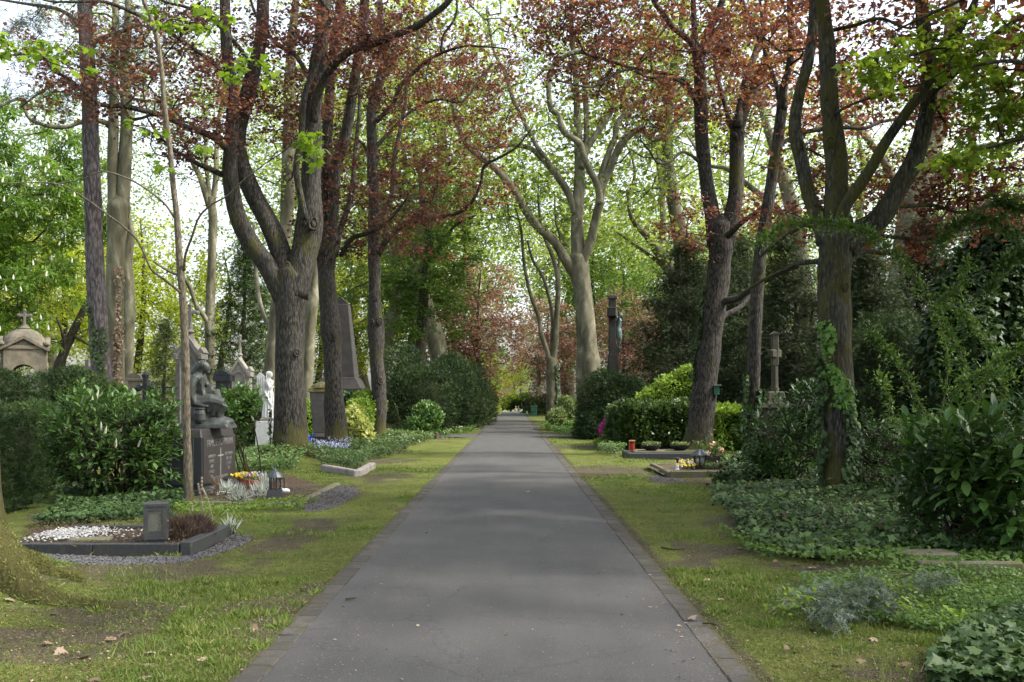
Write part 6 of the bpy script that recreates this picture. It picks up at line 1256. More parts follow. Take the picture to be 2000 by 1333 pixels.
# ------------------------------------------------------------------ graves, monuments, lanterns, people
SM = dict(granite=stone_mat('black_granite', (.012, .014, .018), (.035, .038, .044), 60, 0, .28, bd=.0005), granite_face=stone_mat('brown_granite', (.02, .018, .017), (.042, .037, .035), 40, 0, .5, bd=.001),  # granite_face is a lighter, browner and rougher granite
 bronze=stone_mat('old_bronze', (.018, .021, .019), (.055, .06, .053), 9, .25, .5, (.085, .1, .09)), shade=stone_mat('shaded_lichened_sandstone', (.035, .033, .024), (.1, .09, .068), 3, .5, .9, (.04, .045, .025)), verdigris=stone_mat('verdigris_bronze', (.05, .09, .085), (.12, .19, .18), 8, .2, .6),  # shade: sandstone copy darkened for the shadow the stone cross stands in
 sand=stone_mat('sandstone', (.085, .074, .054), (.2, .172, .125), 3, .6, .9, (.07, .065, .05)), grey=stone_mat('grey_stone', (.075, .07, .064), (.16, .15, .135), 3, .45, .9, (.06, .06, .05)),
 pale=stone_mat('pale_limestone', (.17, .16, .135), (.32, .3, .255), 4, .35, .9, (.12, .11, .08)), dark=stone_mat('dark_sandstone', (.014, .0135, .013), (.045, .042, .039), 3, .35, .9, (.03, .03, .025)),
 marble=stone_mat('white_marble', (.6, .6, .57), (.78, .78, .75), 3, .12, .5, (.35, .36, .33), .002), moss=stone_mat('mossy_stone', (.07, .065, .03), (.16, .14, .05), 14, .5, .95, (.09, .085, .02), .03),
 kerb=stone_mat('dark_kerb', (.02, .022, .023), (.05, .053, .053), 30, .1, .5, (.08, .08, .03)), kerbl=stone_mat('light_kerb', (.2, .18, .16), (.36, .33, .3), 5, .25, .9, (.1, .1, .06)),
 kerbm=stone_mat('mossy_kerb', (.08, .075, .055), (.18, .165, .12), 8, .7, .95, (.08, .08, .02)), iron=flat_mat('black_iron', (.015, .016, .018), .5), metal=flat_mat('grey_metal', (.09, .1, .11), .4, .6),
 red=flat_mat('red_candle', (.28, .02, .018), .35), terra=flat_mat('terracotta', (.28, .09, .045), .8), green=flat_mat('green_paint', (.03, .11, .07), .6), copper=flat_mat('copper_rim', (.3, .14, .07), .4, .7),
 letter=flat_mat('silver_lettering', (.22, .22, .22), .45, .4), skin=flat_mat('skin', (.5, .3, .22), .6), black=flat_mat('black_cloth', (.02, .02, .024), .8), greycloth=flat_mat('grey_cloth', (.12, .12, .12), .9),
 beige=flat_mat('beige_cloth', (.5, .42, .28), .9), white=flat_mat('white_cloth', (.7, .7, .72), .8), blue=flat_mat('blue_plastic', (.03, .08, .45), .4), hair=flat_mat('brown_hair', (.05, .03, .02), .8), wood=flat_mat('dark_wood', (.07, .05, .035), .85), lime=flat_mat('lime_cloth', (.5, .7, .1), .7), straw=flat_mat('dry_stalk', (.22, .18, .13), .9))
gm, nt = mat_new('lantern_glass'); g_ = N(nt, 'ShaderNodeBsdfGlossy', Roughness=.08); t_ = nt.nodes.new('ShaderNodeBsdfTransparent'); t_.inputs[0].default_value = (.75, .77, .76, 1); d_ = N(nt, 'ShaderNodeBsdfDiffuse'); d_.inputs[0].default_value = (.3, .3, .28, 1)
m1 = nt.nodes.new('ShaderNodeMixShader'); m1.inputs[0].default_value = .22; m2 = nt.nodes.new('ShaderNodeMixShader'); m2.inputs[0].default_value = .1; o_ = nt.nodes.new('ShaderNodeOutputMaterial')
nt.links.new(t_.outputs[0], m1.inputs[1]); nt.links.new(d_.outputs[0], m1.inputs[2]); nt.links.new(m1.outputs[0], m2.inputs[1]); nt.links.new(g_.outputs[0], m2.inputs[2]); nt.links.new(m2.outputs[0], o_.inputs[0]); SM['glass'] = gm

def sculpt(o, voxel, it=6, fac=.5):
    r = o.modifiers.new('r', 'REMESH'); r.mode = 'VOXEL'; r.voxel_size = voxel; r.use_smooth_shade = True
    s = o.modifiers.new('s', 'SMOOTH'); s.factor = fac; s.iterations = it; return o
def W(px, Y): return X_(px, Y)
def text(body, size, loc, rot, mat, parent, name='inscription', ext=.002, align='CENTER'):
    cu = bpy.data.curves.new(name, 'FONT'); cu.body = body; cu.size = size; cu.extrude = ext; cu.align_x = align; cu.resolution_u = 2; cu.materials.append(mat)
    tmp = bpy.data.objects.new(name, cu); COL.objects.link(tmp); bpy.context.view_layer.update(); me = bpy.data.meshes.new_from_object(tmp); bpy.data.objects.remove(tmp)
    o = bpy.data.objects.new(name, me); COL.objects.link(o); o.parent = parent; o.location = loc; o.rotation_euler = rot; return o
def cross(mb, c, h, wd, t, arm=.62, aw=None, depth=None, lobes=False, rz=0.):
    """latin cross standing on c"""
    d = depth or t; a = math.radians(rz)
    mb.box((c[0], c[1], c[2] + h / 2), (t, d, h), a, 1, t * .12)
    mb.box((c[0], c[1], c[2] + h * arm), (wd, d * .96, t), a, 1, t * .12)
    if lobes:
        for q in ((-wd / 2, h * arm), (wd / 2, h * arm), (0, h)): mb.lathe((c[0] + q[0] * math.cos(a), c[1] + q[0] * math.sin(a), c[2] + q[1] - t * .75), [(t * .3, 0), (t * .75, t * .35), (t * .8, t * .8), (t * .35, t * 1.4)], 10, 1, .8)

# --- domed mausoleum
Ym = 45.; xm = W(48, Ym)
t = thing('mausoleum', (xm, Ym, 0), 'small domed sandstone mausoleum with a cross on top at the far left', 'mausoleum', None, math.radians(24))
w_ = 1.62; h_ = 3.85; mb = MB(); ns = 14
def arch_panel(mb, cx, cy, rz, wd, ht, spring, r, depth):
    pts_o = [(-wd / 2, 0), (-wd / 2, ht), (wd / 2, ht), (wd / 2, 0)]; a = np.linspace(math.pi, 0, 13); arc = [(-r, 0)] + [(r * math.cos(q), spring + r * math.sin(q)) for q in a] + [(r, 0)]
    poly = [(-wd / 2, 0), (-wd / 2, ht), (wd / 2, ht), (wd / 2, 0)] + arc[::-1]
    u = (math.cos(rz), math.sin(rz), 0); n_ = (-math.sin(rz), math.cos(rz), 0)
    for s in (-1, 1):   # two halves and a lintel built as quads strips
        pass
    V = []; k = len(arc); out = []
    for q, (x, z) in enumerate(arc):
        if z == 0 and q == 0: o = (-wd / 2, 0)
        elif q == k - 1: o = (wd / 2, 0)
        else:
            ang = a[q - 1]; o = (wd / 2 * max(-1, min(1, math.cos(ang) * 1.5)), ht if math.sin(ang) > .35 else spring + (ht - spring) * math.sin(ang) / .35)
        out.append(o)
    for s in (-.5, .5):
        for (x, z), o in zip(arc, out): 
            for qx, qz in ((x, z), o): V.append((cx + u[0] * qx + n_[0] * depth * s, cy + u[1] * qx + n_[1] * depth * s, qz))
    Fc = []; m2_ = 2 * k
    for q in range(k - 1):
        Fc += [(2 * q, 2 * q + 1, 2 * q + 3, 2 * q + 2), (m2_ + 2 * q + 2, m2_ + 2 * q + 3, m2_ + 2 * q + 1, m2_ + 2 * q), (2 * q + 2, m2_ + 2 * q + 2, m2_ + 2 * q, 2 * q), (2 * q + 1, m2_ + 2 * q + 1, m2_ + 2 * q + 3, 2 * q + 3)]
    mb.add(V, Fc)
for k in range(4):
    a = k * math.pi / 2 + math.radians(24); cx = xm + math.sin(a) * w_ / 2; cy = Ym - math.cos(a) * w_ / 2
    arch_panel(mb, cx, cy, a, w_, h_, 2.6, .52, .24)
mb.build('wall', SM['sand'], t)
mb = MB(); 
for k in range(4):
    a = k * math.pi / 2 + math.radians(24); cx = xm + math.sin(a) * (w_ / 2 + .13); cy = Ym - math.cos(a) * (w_ / 2 + .13); u_ = (math.cos(a), math.sin(a), 0); v_ = (0, 0, 1); n_ = (math.sin(a), -math.cos(a), 0)
    th = np.linspace(0, math.pi, 13); arc = [(.66 * math.cos(q), 2.6 + .66 * math.sin(q)) for q in th] + [(.54 * math.cos(q), 2.6 + .54 * math.sin(q)) for q in th[::-1]]
    for q in range(12):
        s4 = [arc[q], arc[q + 1], arc[25 - q - 1], arc[25 - q]]; mb.prism(s4, (cx, cy, 0), u_, v_, n_, .08)
    mb.prism([(-.95, 3.75), (-.95, 3.87), (0, 4.42), (.95, 3.87), (.95, 3.75), (0, 4.25)][::1][:3] + [(.95, 3.87), (.95, 3.75), (0, 4.28)], (cx + n_[0] * .02, cy + n_[1] * .02, 0), u_, v_, n_, .2)
mb.build('arch_moulding', SM['sand'], t)
MB().box((xm, Ym, 3.9), (w_ * 1.22, w_ * 1.22, .14), math.radians(24), 1, .03).build('cornice', SM['sand'], t)
mb = MB()
for k, (x, y) in enumerate(((-1, -1), (1, -1), (1, 1), (-1, 1))):
    a = math.radians(24); X, Y_ = x * w_ * .57, y * w_ * .57; mb.lathe((xm + X * math.cos(a) - Y_ * math.sin(a), Ym + X * math.sin(a) + Y_ * math.cos(a), 3.97), [(.12, 0), (.17, .06), (.16, .15), (.06, .22), (.01, .25)], 10)
mb.build('corner_ball', SM['sand'], t)
pr = []; R0 = .93
for k in range(6):
    a0, a1 = k / 6 * math.pi / 2 * .93, (k + 1) / 6 * math.pi / 2 * .93
    pr += [(R0 * math.cos(a0) + .025, 3.97 + .82 * math.sin(a0)), (R0 * math.cos(a1) + .03, 3.97 + .82 * math.sin(a1) - .01)]
MB().lathe((xm, Ym, 0), pr, 24).build('dome', SM['sand'], t)
mb = MB().lathe((xm, Ym, 4.75), [(.2, 0), (.26, .04), (.2, .1), (.13, .16), (.12, .22)], 14); mb.build('pedestal', SM['sand'], t)
mb = MB(); cross(mb, (xm, Ym, 4.95), .66, .48, .12, .66, lobes=True, rz=24); mb.build('cross', SM['grey'], t)

# --- gothic gabled headstones
def gothic(px, Y, wd, apex, eave, label, mat, fin, depth=.35, rz=0.):
    x = W(px, Y); t = thing('headstone', (x, Y, 0), label, 'headstone'); u, v, n = (1, 0, 0), (0, 0, 1), (0, 1, 0)
    MB().prism([(-wd * .42, 0), (-wd * .42, eave), (0, apex - .1), (wd * .42, eave), (wd * .42, 0)], (x, Y, 0), u, v, n, depth).build('stele', SM[mat], t)
    mb = MB(); th = .1 * wd
    for s in (-1, 1):
        mb.prism([(s * wd * .36, eave - .02), (0, apex - .08), (0, apex + .06), (s * wd * .36, eave + .14)], (x, Y, 0), u, v, n, depth * 1.25)
        mb.box((x + s * wd * .42, Y, eave + .03), (wd * .15, depth * 1.3, .2 * wd), 0, 1, .02); mb.prism([(s * wd * .42 - wd * .11, eave + .15 * wd), (s * wd * .42, eave + .34 * wd), (s * wd * .42 + wd * .11, eave + .15 * wd)], (x, Y, 0), u, v, n, depth * 1.2)
    mb.build('gable', SM[mat], t)
    th_ = np.linspace(0, 1, 8); l = [(-wd * .28, .6)] + [(-wd * .28 + wd * .28 * (1 - math.cos(q * 1.35)) / (1 - math.cos(1.35)), eave - .2 + (apex - eave) * .62 * math.sin(q * 1.35)) for q in th_]
    mb = MB()
    for s in (1, -1):
        for q in range(len(l) - 1):
            a, b_ = l[q], l[q + 1]; mb.prism([(s * a[0], a[1]), (s * b_[0], b_[1]), (s * b_[0] * .88, b_[1] - .03), (s * a[0] * .88, a[1])], (x, Y - depth / 2 - .01, 0), u, v, n, .06)
    mb.build('blind_arch', SM[mat], t)
    mb = MB(); 
    if fin: mb.lathe((x, Y, apex), [(.09, -.05), (.06, .1), (.1, .16), (.05, .22), (.045, .4)], 10); cross(mb, (x, Y, apex + .35), .46, .34, .075, .6, lobes=True)
    mb.build('finial_cross', SM['pale' if mat == 'pale' else 'grey'], t); return t
gothic(372, 24, .72, 3.06, 2.6, 'tall grey gabled headstone behind the bronze figure with a mossy roof', 'grey', True)
gothic(469, 34, .86, 2.95, 2.42, 'pale gothic headstone with a small cross finial behind the dark slab', 'pale', True)
t = thing('headstone', (W(437, 27), 27, 0), 'black headstone with a pointed cap between the bronze figure and the pale gothic one', 'headstone'); x = W(437, 27)
MB().box((x, 27, 1.05), (.36, .3, 2.1), 0, 1, .015).build('stele', SM['granite'], t)
mb = MB().box((x, 27, 2.16), (.5, .4, .16), 0, 1, .02).prism([(-.25, 2.24), (0, 2.4), (.25, 2.24)], (x, 27, 0), (1, 0, 0), (0, 0, 1), (0, 1, 0), .38); mb.build('cap', SM['granite'], t)
x = W(284, 26); t = thing('grave_cross', (x, 26, 0), 'black stone cross with rounded arm ends rising above the laurel bush', 'cross'); mb = MB(); mb.box((x, 26, .8), (.34, .3, 1.6), 0, .85, .02); mb.build('base', SM['granite'], t)
mb = MB(); cross(mb, (x, 26, 1.55), .68, .38, .13, .5, lobes=True); mb.build('cross', SM['granite'], t)
x = W(266, 31); t = thing('headstone', (x, 31, 0), 'sandstone headstone with a rounded moulded top behind the black cross', 'headstone'); MB().box((x, 31, 1.1), (.4, .35, 2.2), 0, 1, .02).build('stele', SM['sand'], t)
th = np.linspace(0, math.pi, 10); MB().box((x, 31, 2.2), (.56, .46, .07), 0, 1, .015).prism([(.23 * math.cos(q), 2.23 + .17 * math.sin(q)) for q in th], (x, 31, 0), (1, 0, 0), (0, 0, 1), (0, 1, 0), .42).build('cap', SM['sand'], t)
x = W(171, 33); t = thing('grave_cross', (x, 33, 0), 'weathered dark cross half hidden by the pine trunk', 'cross'); MB().box((x, 33, 1.1), (.5, .35, 2.3), 0, .8, .02).build('base', SM['grey'], t); mb = MB(); cross(mb, (x, 33, 2.2), .72, .5, .13, .6); mb.build('cross', SM['grey'], t)

# --- bronze figure on the black plinth
x0, x1, y0, y1 = -6.35, -5.1, 16.4, 18.35; cx, cy = (x0 + x1) / 2, (y0 + y1) / 2
t = thing('grave_monument', (cx, cy, 0), 'black granite family plinth with lettering and a cross, carrying the bronze figure', 'monument')
mb = MB().box((cx, cy, .05), (x1 - x0 + .16, y1 - y0 + .16, .1), 0, 1, .01).box((cx, cy, .13), (x1 - x0 - .1, y1 - y0 - .1, .12)); mb.build('socle', SM['kerb'], t)
MB().box((cx, cy, .575), (x1 - x0, y1 - y0, .79), 0, .985, .012).build('block', SM['granite'], t)
MB().box((x1 - .006, cy, .575), (.03, y1 - y0 - .06, .76), 0, 1).build('inscribed_panel', SM['granite_face'], t)
MB().box((x1 - .16, y0 - .004, .575), (.03, .03, .76)).build('ridge', SM['kerb'], t)
MB().box((cx, cy, 1.035), (x1 - x0 - .04, y1 - y0 - .04, .13), 0, .96, .015).build('top_slab', SM['granite_face'], t)
rt = (math.radians(90), 0, math.radians(90)); X = x1 - cx + .0125
text('FAMILIE HOFFMANN', .165, (X, 0, .80), rt, SM['letter'], t)
for yy, L in ((-.5, ['HEINRICH', 'HOFFM.', '1889', '† 14.6.51', '1951']), (.52, ['KATHARINA', 'GEB. 1893', '† 2.10.67', '1967'])):
    for k, s in enumerate(L): text(s, .085, (X, yy, .60 - k * .085), rt, SM['letter'], t)
text('IN GOTTES FRIEDEN RUHEN', .07, (X, 0, .225), rt, SM['letter'], t); 
mb = MB().box((x1 + .014, cy, .5), (.012, .022, .5)).box((x1 + .014, cy, .62), (.011, .3, .02)); mb.build('relief_cross', flat_mat('relief', (.3, .3, .3), .5, .3), t)
# the seated mourning figure; local x towards the path, in the plane of the picture
sx, sy, sz = W(400, 17.2), 17.25, 1.10
s = thing('statue', (sx, sy, sz), 'weathered bronze mourner sitting with bowed head on the black granite plinth', 'statue')
def L_(x, y, z): return (sx + x, sy + y, sz + z)
mb = MB().box(L_(.02, 0, .05), (.92, .6, .1), 0, .92, .03).ell(L_(-.1, .02, .18), (.27, .25, .26)).ell(L_(.2, 0, .11), (.3, .24, .1)).ell(L_(.34, -.05, .1), (.14, .16, .07)).ell(L_(-.3, .05, .12), (.12, .18, .14))
sculpt(mb.build('rock_seat', SM['bronze'], s), .02, 2)
MB().lathe(L_(-.03, -.23, .09), [(.07, 0), (.095, .05), (.1, .16), (.085, .22), (.1, .25), (.09, .26)], 14).build('urn', SM['bronze'], s)
mb = MB().ell(L_(-.1, 0, .46), (.2, .19, .15)).tube([L_(-.12, 0, .46), L_(-.17, 0, .66), L_(-.15, 0, .84), L_(-.08, 0, .93)], [.16, .14, .14, .09], 14)
mb.ell(L_(-.12, 0, .87), (.1, .21, .085)).tube([L_(-.09, 0, .92), L_(-.03, 0, 1.02)], [.06, .05], 10)
mb.ell(L_(.0, 0, 1.045), (.08, .07, .095)).ell(L_(-.045, 0, 1.085), (.1, .088, .08)).ell(L_(.07, 0, 1.015), (.02, .014, .03)).ell(L_(.045, 0, .965), (.03, .03, .025)).ell(L_(-.15, 0, 1.06), (.055, .055, .05))
mb.tube([L_(-.02, 0, 1.15), L_(-.12, 0, 1.07), L_(-.2, 0, .95), L_(-.23, 0, .84)], [.05, .08, .07, .04], 10)
mb.tube([L_(-.12, -.18, .89), L_(-.17, -.23, .72), L_(-.17, -.235, .55), L_(-.11, -.23, .42), L_(.03, -.22, .385)], [.075, .07, .062, .045, .03], 10).ell(L_(.07, -.22, .375), (.05, .035, .018))
mb.tube([L_(-.12, .18, .89), L_(-.05, .22, .74), L_(.06, .16, .7), L_(.12, .08, .7)], [.07, .06, .045, .03], 10)
mb.tube([L_(-.08, .1, .48), L_(.02, .1, .6), L_(.12, .1, .66)], [.14, .12, .095], 12).tube([L_(.12, .1, .65), L_(.2, .1, .4), L_(.22, .1, .14)], [.095, .085, .07], 10)
mb.tube([L_(-.08, -.1, .45), L_(.14, -.12, .47), L_(.34, -.1, .42)], [.145, .125, .095], 12).tube([L_(.345, -.1, .41), L_(.27, -.1, .26), L_(.25, -.1, .12)], [.09, .07, .05], 10).ell(L_(.31, -.1, .1), (.09, .04, .03)).ell(L_(.3, .1, .12), (.09, .04, .03))
for q in range(11):   # folds of the robe over thigh and back
    a = q / 10; mb.tube([L_(-.12 + .4 * a, -.19 + .05 * a, .6 - .1 * a), L_(-.1 + .4 * a, -.245 + .06 * a, .45 - .03 * a), L_(-.06 + .3 * a, -.2 + .03 * a, .26 + .03 * math.sin(q * 2.1))], [.013, .024, .012], 6)
for q in range(8): mb.tube([L_(-.25 + .035 * q, -.14 - .012 * q, .86), L_(-.29 + .04 * q, -.16 - .005 * q, .66), L_(-.24 + .04 * q, -.17, .46)], [.01, .02, .014], 6)
for q in range(6): mb.tube([L_(-.1 - .02 * q, -.06 + .024 * q, 1.15 - .02 * q), L_(-.2, -.05 + .02 * q, 1.0), L_(-.245, -.04 + .016 * q, .84)], .014, 5)
sculpt(mb.build('figure', SM['bronze'], s), .0115, 1)

# --- white angel
xa = W(523, 28); t = thing('angel_statue', (xa, 28, 0), 'white marble angel on a pale pedestal half behind the stout maple', 'statue')
MB().box((xa, 28, .49), (.58, .5, .98), 0, 1, .01).build('pedestal', SM['marble'], t); MB().box((xa + .03, 28, 1.02), (.42, .4, .1), 0, .95, .02).build('plinth', SM['pale'], t)
def A_(x, y, z): return (xa + .03 + x, 28 + y, 1.05 + z)
mb = MB(); mb.lathe(A_(0, 0, 0), [(.17, 0), (.15, .3), (.12, .62), (.105, .78), (.13, .95), (.14, 1.05), (.06, 1.12), (.045, 1.17)], 16, 1, .8)
mb.ell(A_(.04, 0, 1.24), (.075, .068, .09)).ell(A_(.0, 0, 1.26), (.085, .078, .085)).tube([A_(-.02, -.12, 1.03), A_(.06, -.15, .85), A_(.1, -.08, .95), A_(.12, 0, 1.08)], [.045, .04, .035, .025], 8).tube([A_(-.02, .12, 1.03), A_(.06, .14, .85), A_(.12, .06, .9)], [.045, .04, .03], 8)
for q in range(12):
    a = q / 12 * 6.283; mb.tube([A_(.12 * math.cos(a), .1 * math.sin(a), .75), A_(.15 * math.cos(a + .1), .13 * math.sin(a + .1), .35), A_(.18 * math.cos(a + .15), .15 * math.sin(a + .15), .02)], [.016, .024, .03], 6)
mb.tube([A_(-.1, -.1, .8), A_(0, -.14, .55), A_(.12, -.12, .35)], [.03, .035, .02], 7)
sculpt(mb.build('figure', SM['marble'], t), .014, 3)
for s_ in (-1, 1):
    mb = MB(); poly = [(0, .75), (-.06, .95), (-.1, 1.2), (-.2, 1.3), (-.27, 1.2), (-.28, 1.0), (-.24, .8), (-.17, .6), (-.1, .5)]
    mb.prism(poly, A_(-.04, s_ * .07, 0), (1, 0, 0), (0, 0, 1), (0, 1, 0), .035)
    for q in range(5): mb.tube([A_(-.04 - .05 * q, s_ * .1, 1.22 - .02 * q), A_(-.05 - .045 * q, s_ * .1, .75)], [.014, .01], 5)
    mb.build('wing', SM['marble'], t)

# --- tapered stele with mossy cap, obelisk
xs = W(628, 31.4); t = thing('stele', (xs, 31.4, 0), 'grey tapered stone pillar with a mossy cap between the two left maples', 'stele')
MB().box((xs + .05, 31.4, .22), (.8, .7, .44), 0, 1, .02).build('base', SM['dark'], t); mb = MB().box((xs + .02, 31.4, .5), (.5, .45, .14), 0, .8, .02); mb.build('foot', SM['grey'], t)
MB().box((xs, 31.4, 1.2), (.44, .4, 1.28), 0, 1.5, .02).build('shaft', SM['grey'], t)
MB().box((xs, 31.4, 1.9), (.78, .7, .14), 0, .8, .03).lathe((xs, 31.4, 1.95), [(.36, 0), (.3, .08), (.14, .17), (.02, .2)], 12).build('cap', SM['moss'], t)
xo = W(667, 45); t = thing('obelisk', (xo, 45, 0), 'tall dark stone obelisk with an ivy draped base behind the forked maple', 'obelisk')
MB().box((xo, 45, 4.2), (1.42, 1.3, 3.35), 0, .5, .03).build('shaft', SM['dark'], t); mb = MB().prism([(-.36, 5.88), (0, 6.2), (.36, 5.88)], (xo, 45, 0), (1, 0, 0), (0, 0, 1), (0, 1, 0), .55); mb.build('point', SM['dark'], t)
MB().box((xo, 45, 2.5), (1.6, 1.5, .12), 0, .95, .03).box((xo, 45, 2.28), (2.0, 1.8, .4), 0, .82, .04).box((xo, 45, 2.0), (2.2, 2.0, .2), 0, 1, .03).build('base', SM['dark'], t)
MB().box((xo + .1, 45, .95), (2.1, 1.95, 1.9), 0, 1, .03).box((xo + .1, 45, 1.35), (2.2, 2.05, .12), 0, 1, .03).build('pedestal', SM['grey'], t)
rng = np.random.default_rng(5); p = np.stack([xo + rng.uniform(-1.1, 1.15, 1300), 45 - 1.04 - rng.random(1300) * .12, 1.9 - np.abs(rng.normal(size=1300)) * .35 * (1 + np.sin(np.arange(1300)))], 1)
leaves('ivy', p, rng.normal(size=(1300, 3)) - [0, 0, .8], rng.normal(size=(1300, 3)) * .4 - [0, 1, -.3], .14, 'ivy', LM['ivy'], t, (xo, 45, 0))

# --- crucifix
xc, yc = W(1196, 52), 52.; t = thing('crucifix_monument', (xc, yc, 0), 'tall dark stone crucifix right of the largest plane with a green bronze body', 'monument')
MB().box((xc + .02, yc, 2.0), (.85, .85, 1.2), 0, .92, .03).box((xc + .02, yc, .7), (1.1, 1.1, 1.4), 0, 1, .03).build('pedestal', SM['moss'], t)
MB().box((xc + .03, yc, 3.3), (.62, .6, 1.25), 0, .75, .02).box((xc + .02, yc, 2.66), (.68, .66, .22), 0, .95, .02).build('foot', SM['dark'], t)
MB().box((xc, yc, 5.4), (.36, .42, 3.1), 0, 1, .02).build('shaft', SM['dark'], t); MB().box((xc, yc, 6.93), (.5, .52, .16), 0, .9, .02).build('cap', SM['dark'], t)
MB().box((xc, yc, 6.1), (.46, 2.1, .44), math.radians(-8), 1, .03).build('crossbeam', SM['dark'], t)
MB().prism([(.18, 3.9), (.18, 4.35), (.34, 4.25), (.42, 4.15), (.3, 4.0)], (xc, yc, 0), (1, 0, 0), (0, 0, 1), (0, 1, 0), .3).build('foot_rest', SM['dark'], t)
mb = MB(); C_ = lambda x, y, z: (xc + .3 + x, yc + y, 4.3 + z)
mb.tube([C_(0, 0, .85), C_(.02, 0, 1.1), C_(.06, 0, 1.4), C_(.04, 0, 1.5)], [.14, .12, .16, .1], 12, ).ell(C_(.14, -.02, 1.68), (.11, .09, .12)).ell(C_(.1, 0, 1.72), (.1, .1, .1)).tube([C_(.04, 0, 1.5), C_(.1, 0, 1.62)], [.06, .055], 8)
for s_ in (-1, 1): mb.tube([C_(.03, s_ * .15, 1.48), C_(0, s_ * .45, 1.62), C_(-.03, s_ * .85, 1.8)], [.06, .05, .035], 8).tube([C_(.01, s_ * .07, .85), C_(.12, s_ * .08, .45), C_(.02, s_ * .03, .02)], [.1, .075, .045], 8)
mb.lathe(C_(.04, 0, .45), [(.14, 0), (.17, .2), (.165, .4), (.13, .5)], 12).ell(C_(.08, 0, -.04), (.12, .06, .05))
sculpt(mb.build('corpus', SM['verdigris'], t), .028, 3)
mb = MB().tube([(xc - .35, yc - .4, 3.0), (xc - 1.05, yc - .9, 1.4)], [.045, .045], 6); mb.build('strut', SM['iron'], t); mb = MB().tube([(xc - .3, yc - .4, 3.0), (xc - .42, yc - .5, 1.7)], [.05, .09], 6); mb.build('strut', SM['iron'], t)
# --- weathered stone cross on the right
xr = W(1513, 30); t = thing('grave_cross', (xr, 30, 0), 'weathered slender stone cross in the shade behind the slim maple', 'cross')
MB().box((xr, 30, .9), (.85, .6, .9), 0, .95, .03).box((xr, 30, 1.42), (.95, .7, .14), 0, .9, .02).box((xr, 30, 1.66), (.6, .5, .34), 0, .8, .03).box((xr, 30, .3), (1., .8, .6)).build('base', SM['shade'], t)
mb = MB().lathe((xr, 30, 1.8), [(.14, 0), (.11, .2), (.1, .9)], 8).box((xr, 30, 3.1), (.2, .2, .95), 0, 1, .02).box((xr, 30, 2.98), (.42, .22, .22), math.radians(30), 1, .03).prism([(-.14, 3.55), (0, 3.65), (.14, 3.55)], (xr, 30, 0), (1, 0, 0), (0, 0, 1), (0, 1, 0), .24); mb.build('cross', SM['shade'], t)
# sandstone blocks behind the laurel
for k, (px, Y, w2, h2, lb) in enumerate(((140, 18., .8, .95, 'sandstone block seen under the left half of the laurel bush'), (285, 18.6, .85, 1.0, 'pale sandstone block glimpsed through the right half of the laurel bush'))):
    x = W(px, Y); t = thing('headstone', (x, Y, 0), lb, 'headstone'); MB().box((x, Y, h2 / 2), (w2, .4, h2), 0, .96, .03).build('block', SM['sand'], t); MB().box((x, Y, h2 + .06), (w2 * 1.06, .46, .12), 0, .9, .02).build('cap', SM['sand'], t)

# --- near left grave
def kerbset(label, pts, w2, h2, mat, gap=None, name='grave_kerb', z=0.):
    c = np.mean(pts, 0); t = thing(name, (c[0], c[1], 0), label, 'kerb'); n = len(pts) - 1
    for q in range(n):
        a, b_ = np.array(pts[q], float), np.array(pts[q + 1], float); d = b_ - a; L = np.linalg.norm(d); m_ = (a + b_) / 2
        k = max(1, round(L / 1.2)); 
        for j in range(k): mm = a + d * (j + .5) / k; MB().box((mm[0], mm[1], z + h2 / 2 - .02), (L / k - .006 + (w2 - .004 if j == k - 1 and q % 2 == 0 else 0) * 0, w2, h2 + .04), math.atan2(d[1], d[0]), 1, .008).build('kerb_stone', SM[mat], t)
    return t
kerbset('dark polished kerb round the near left grave', [(-5.25, 10.36), (-3.45, 10.36)], .1, .1, 'kerb')
t = thing('grave_kerb', (-3.4, 11, 0), 'dark side kerb of the near left grave running back along the gravel', 'kerb'); MB().box((-3.38, 11.06, .05), (.12, 1.5, .14), 0, 1, .01).build('kerb_stone', SM['kerb'], t); MB().box((-4.35, 11.83, .04), (1.8, .08, .12), 0, 1, .01).build('kerb_stone', SM['kerb'], t)
soil_m, nt = mat_new('grave_soil'); n_ = noise(nt, coords(nt), 22, 6, .7); n2_ = noise(nt, coords(nt), 2.5, 5, .65); c_ = ramp(nt, n_, [(.3, (.025, .018, .012)), (.7, (.095, .068, .045))]); c_ = mix(nt, ramp(nt, n2_, [(.5, 0.), (.62, .8)]), c_, (.075, .075, .02)); finish(soil_m, nt, c_, .95, n_, .02, 1.)
def soil(x0, x1, y0, y1, z, label):
    xs_, ys_ = np.meshgrid(np.linspace(x0, x1, 26), np.linspace(y0, y1, 22)); zz = z + (fbm(xs_ * 4, ys_ * 4, 3) - .5) * .04
    V = np.stack([xs_, ys_, zz], -1).reshape(-1, 3); o = MB().add(V, [(r * 26 + c, r * 26 + c + 1, (r + 1) * 26 + c + 1, (r + 1) * 26 + c) for r in range(21) for c in range(25)]).build('soil', soil_m, origin=(0, 0, 0), smooth=True); tag(o, label, None, None, 'stuff'); return o
soil(-5.3, -3.44, 10.41, 11.8, .06, 'brown leaf mulch filling the near left grave')
soil(-5.05, -3.25, 14.75, 18.4, .045, 'mossy brown soil of the grave before the bronze figure')
n = 1300; x = -5.02 + R.normal(size=n) * .23; y = 11.2 + R.normal(size=n) * .24; x = np.where(R.random(n) < .12, R.uniform(-5.2, -3.5, n), x); k = (x > -5.3) & (x < -3.45) & (y > 10.43) & (y < 11.78); x, y = x[k], y[k]
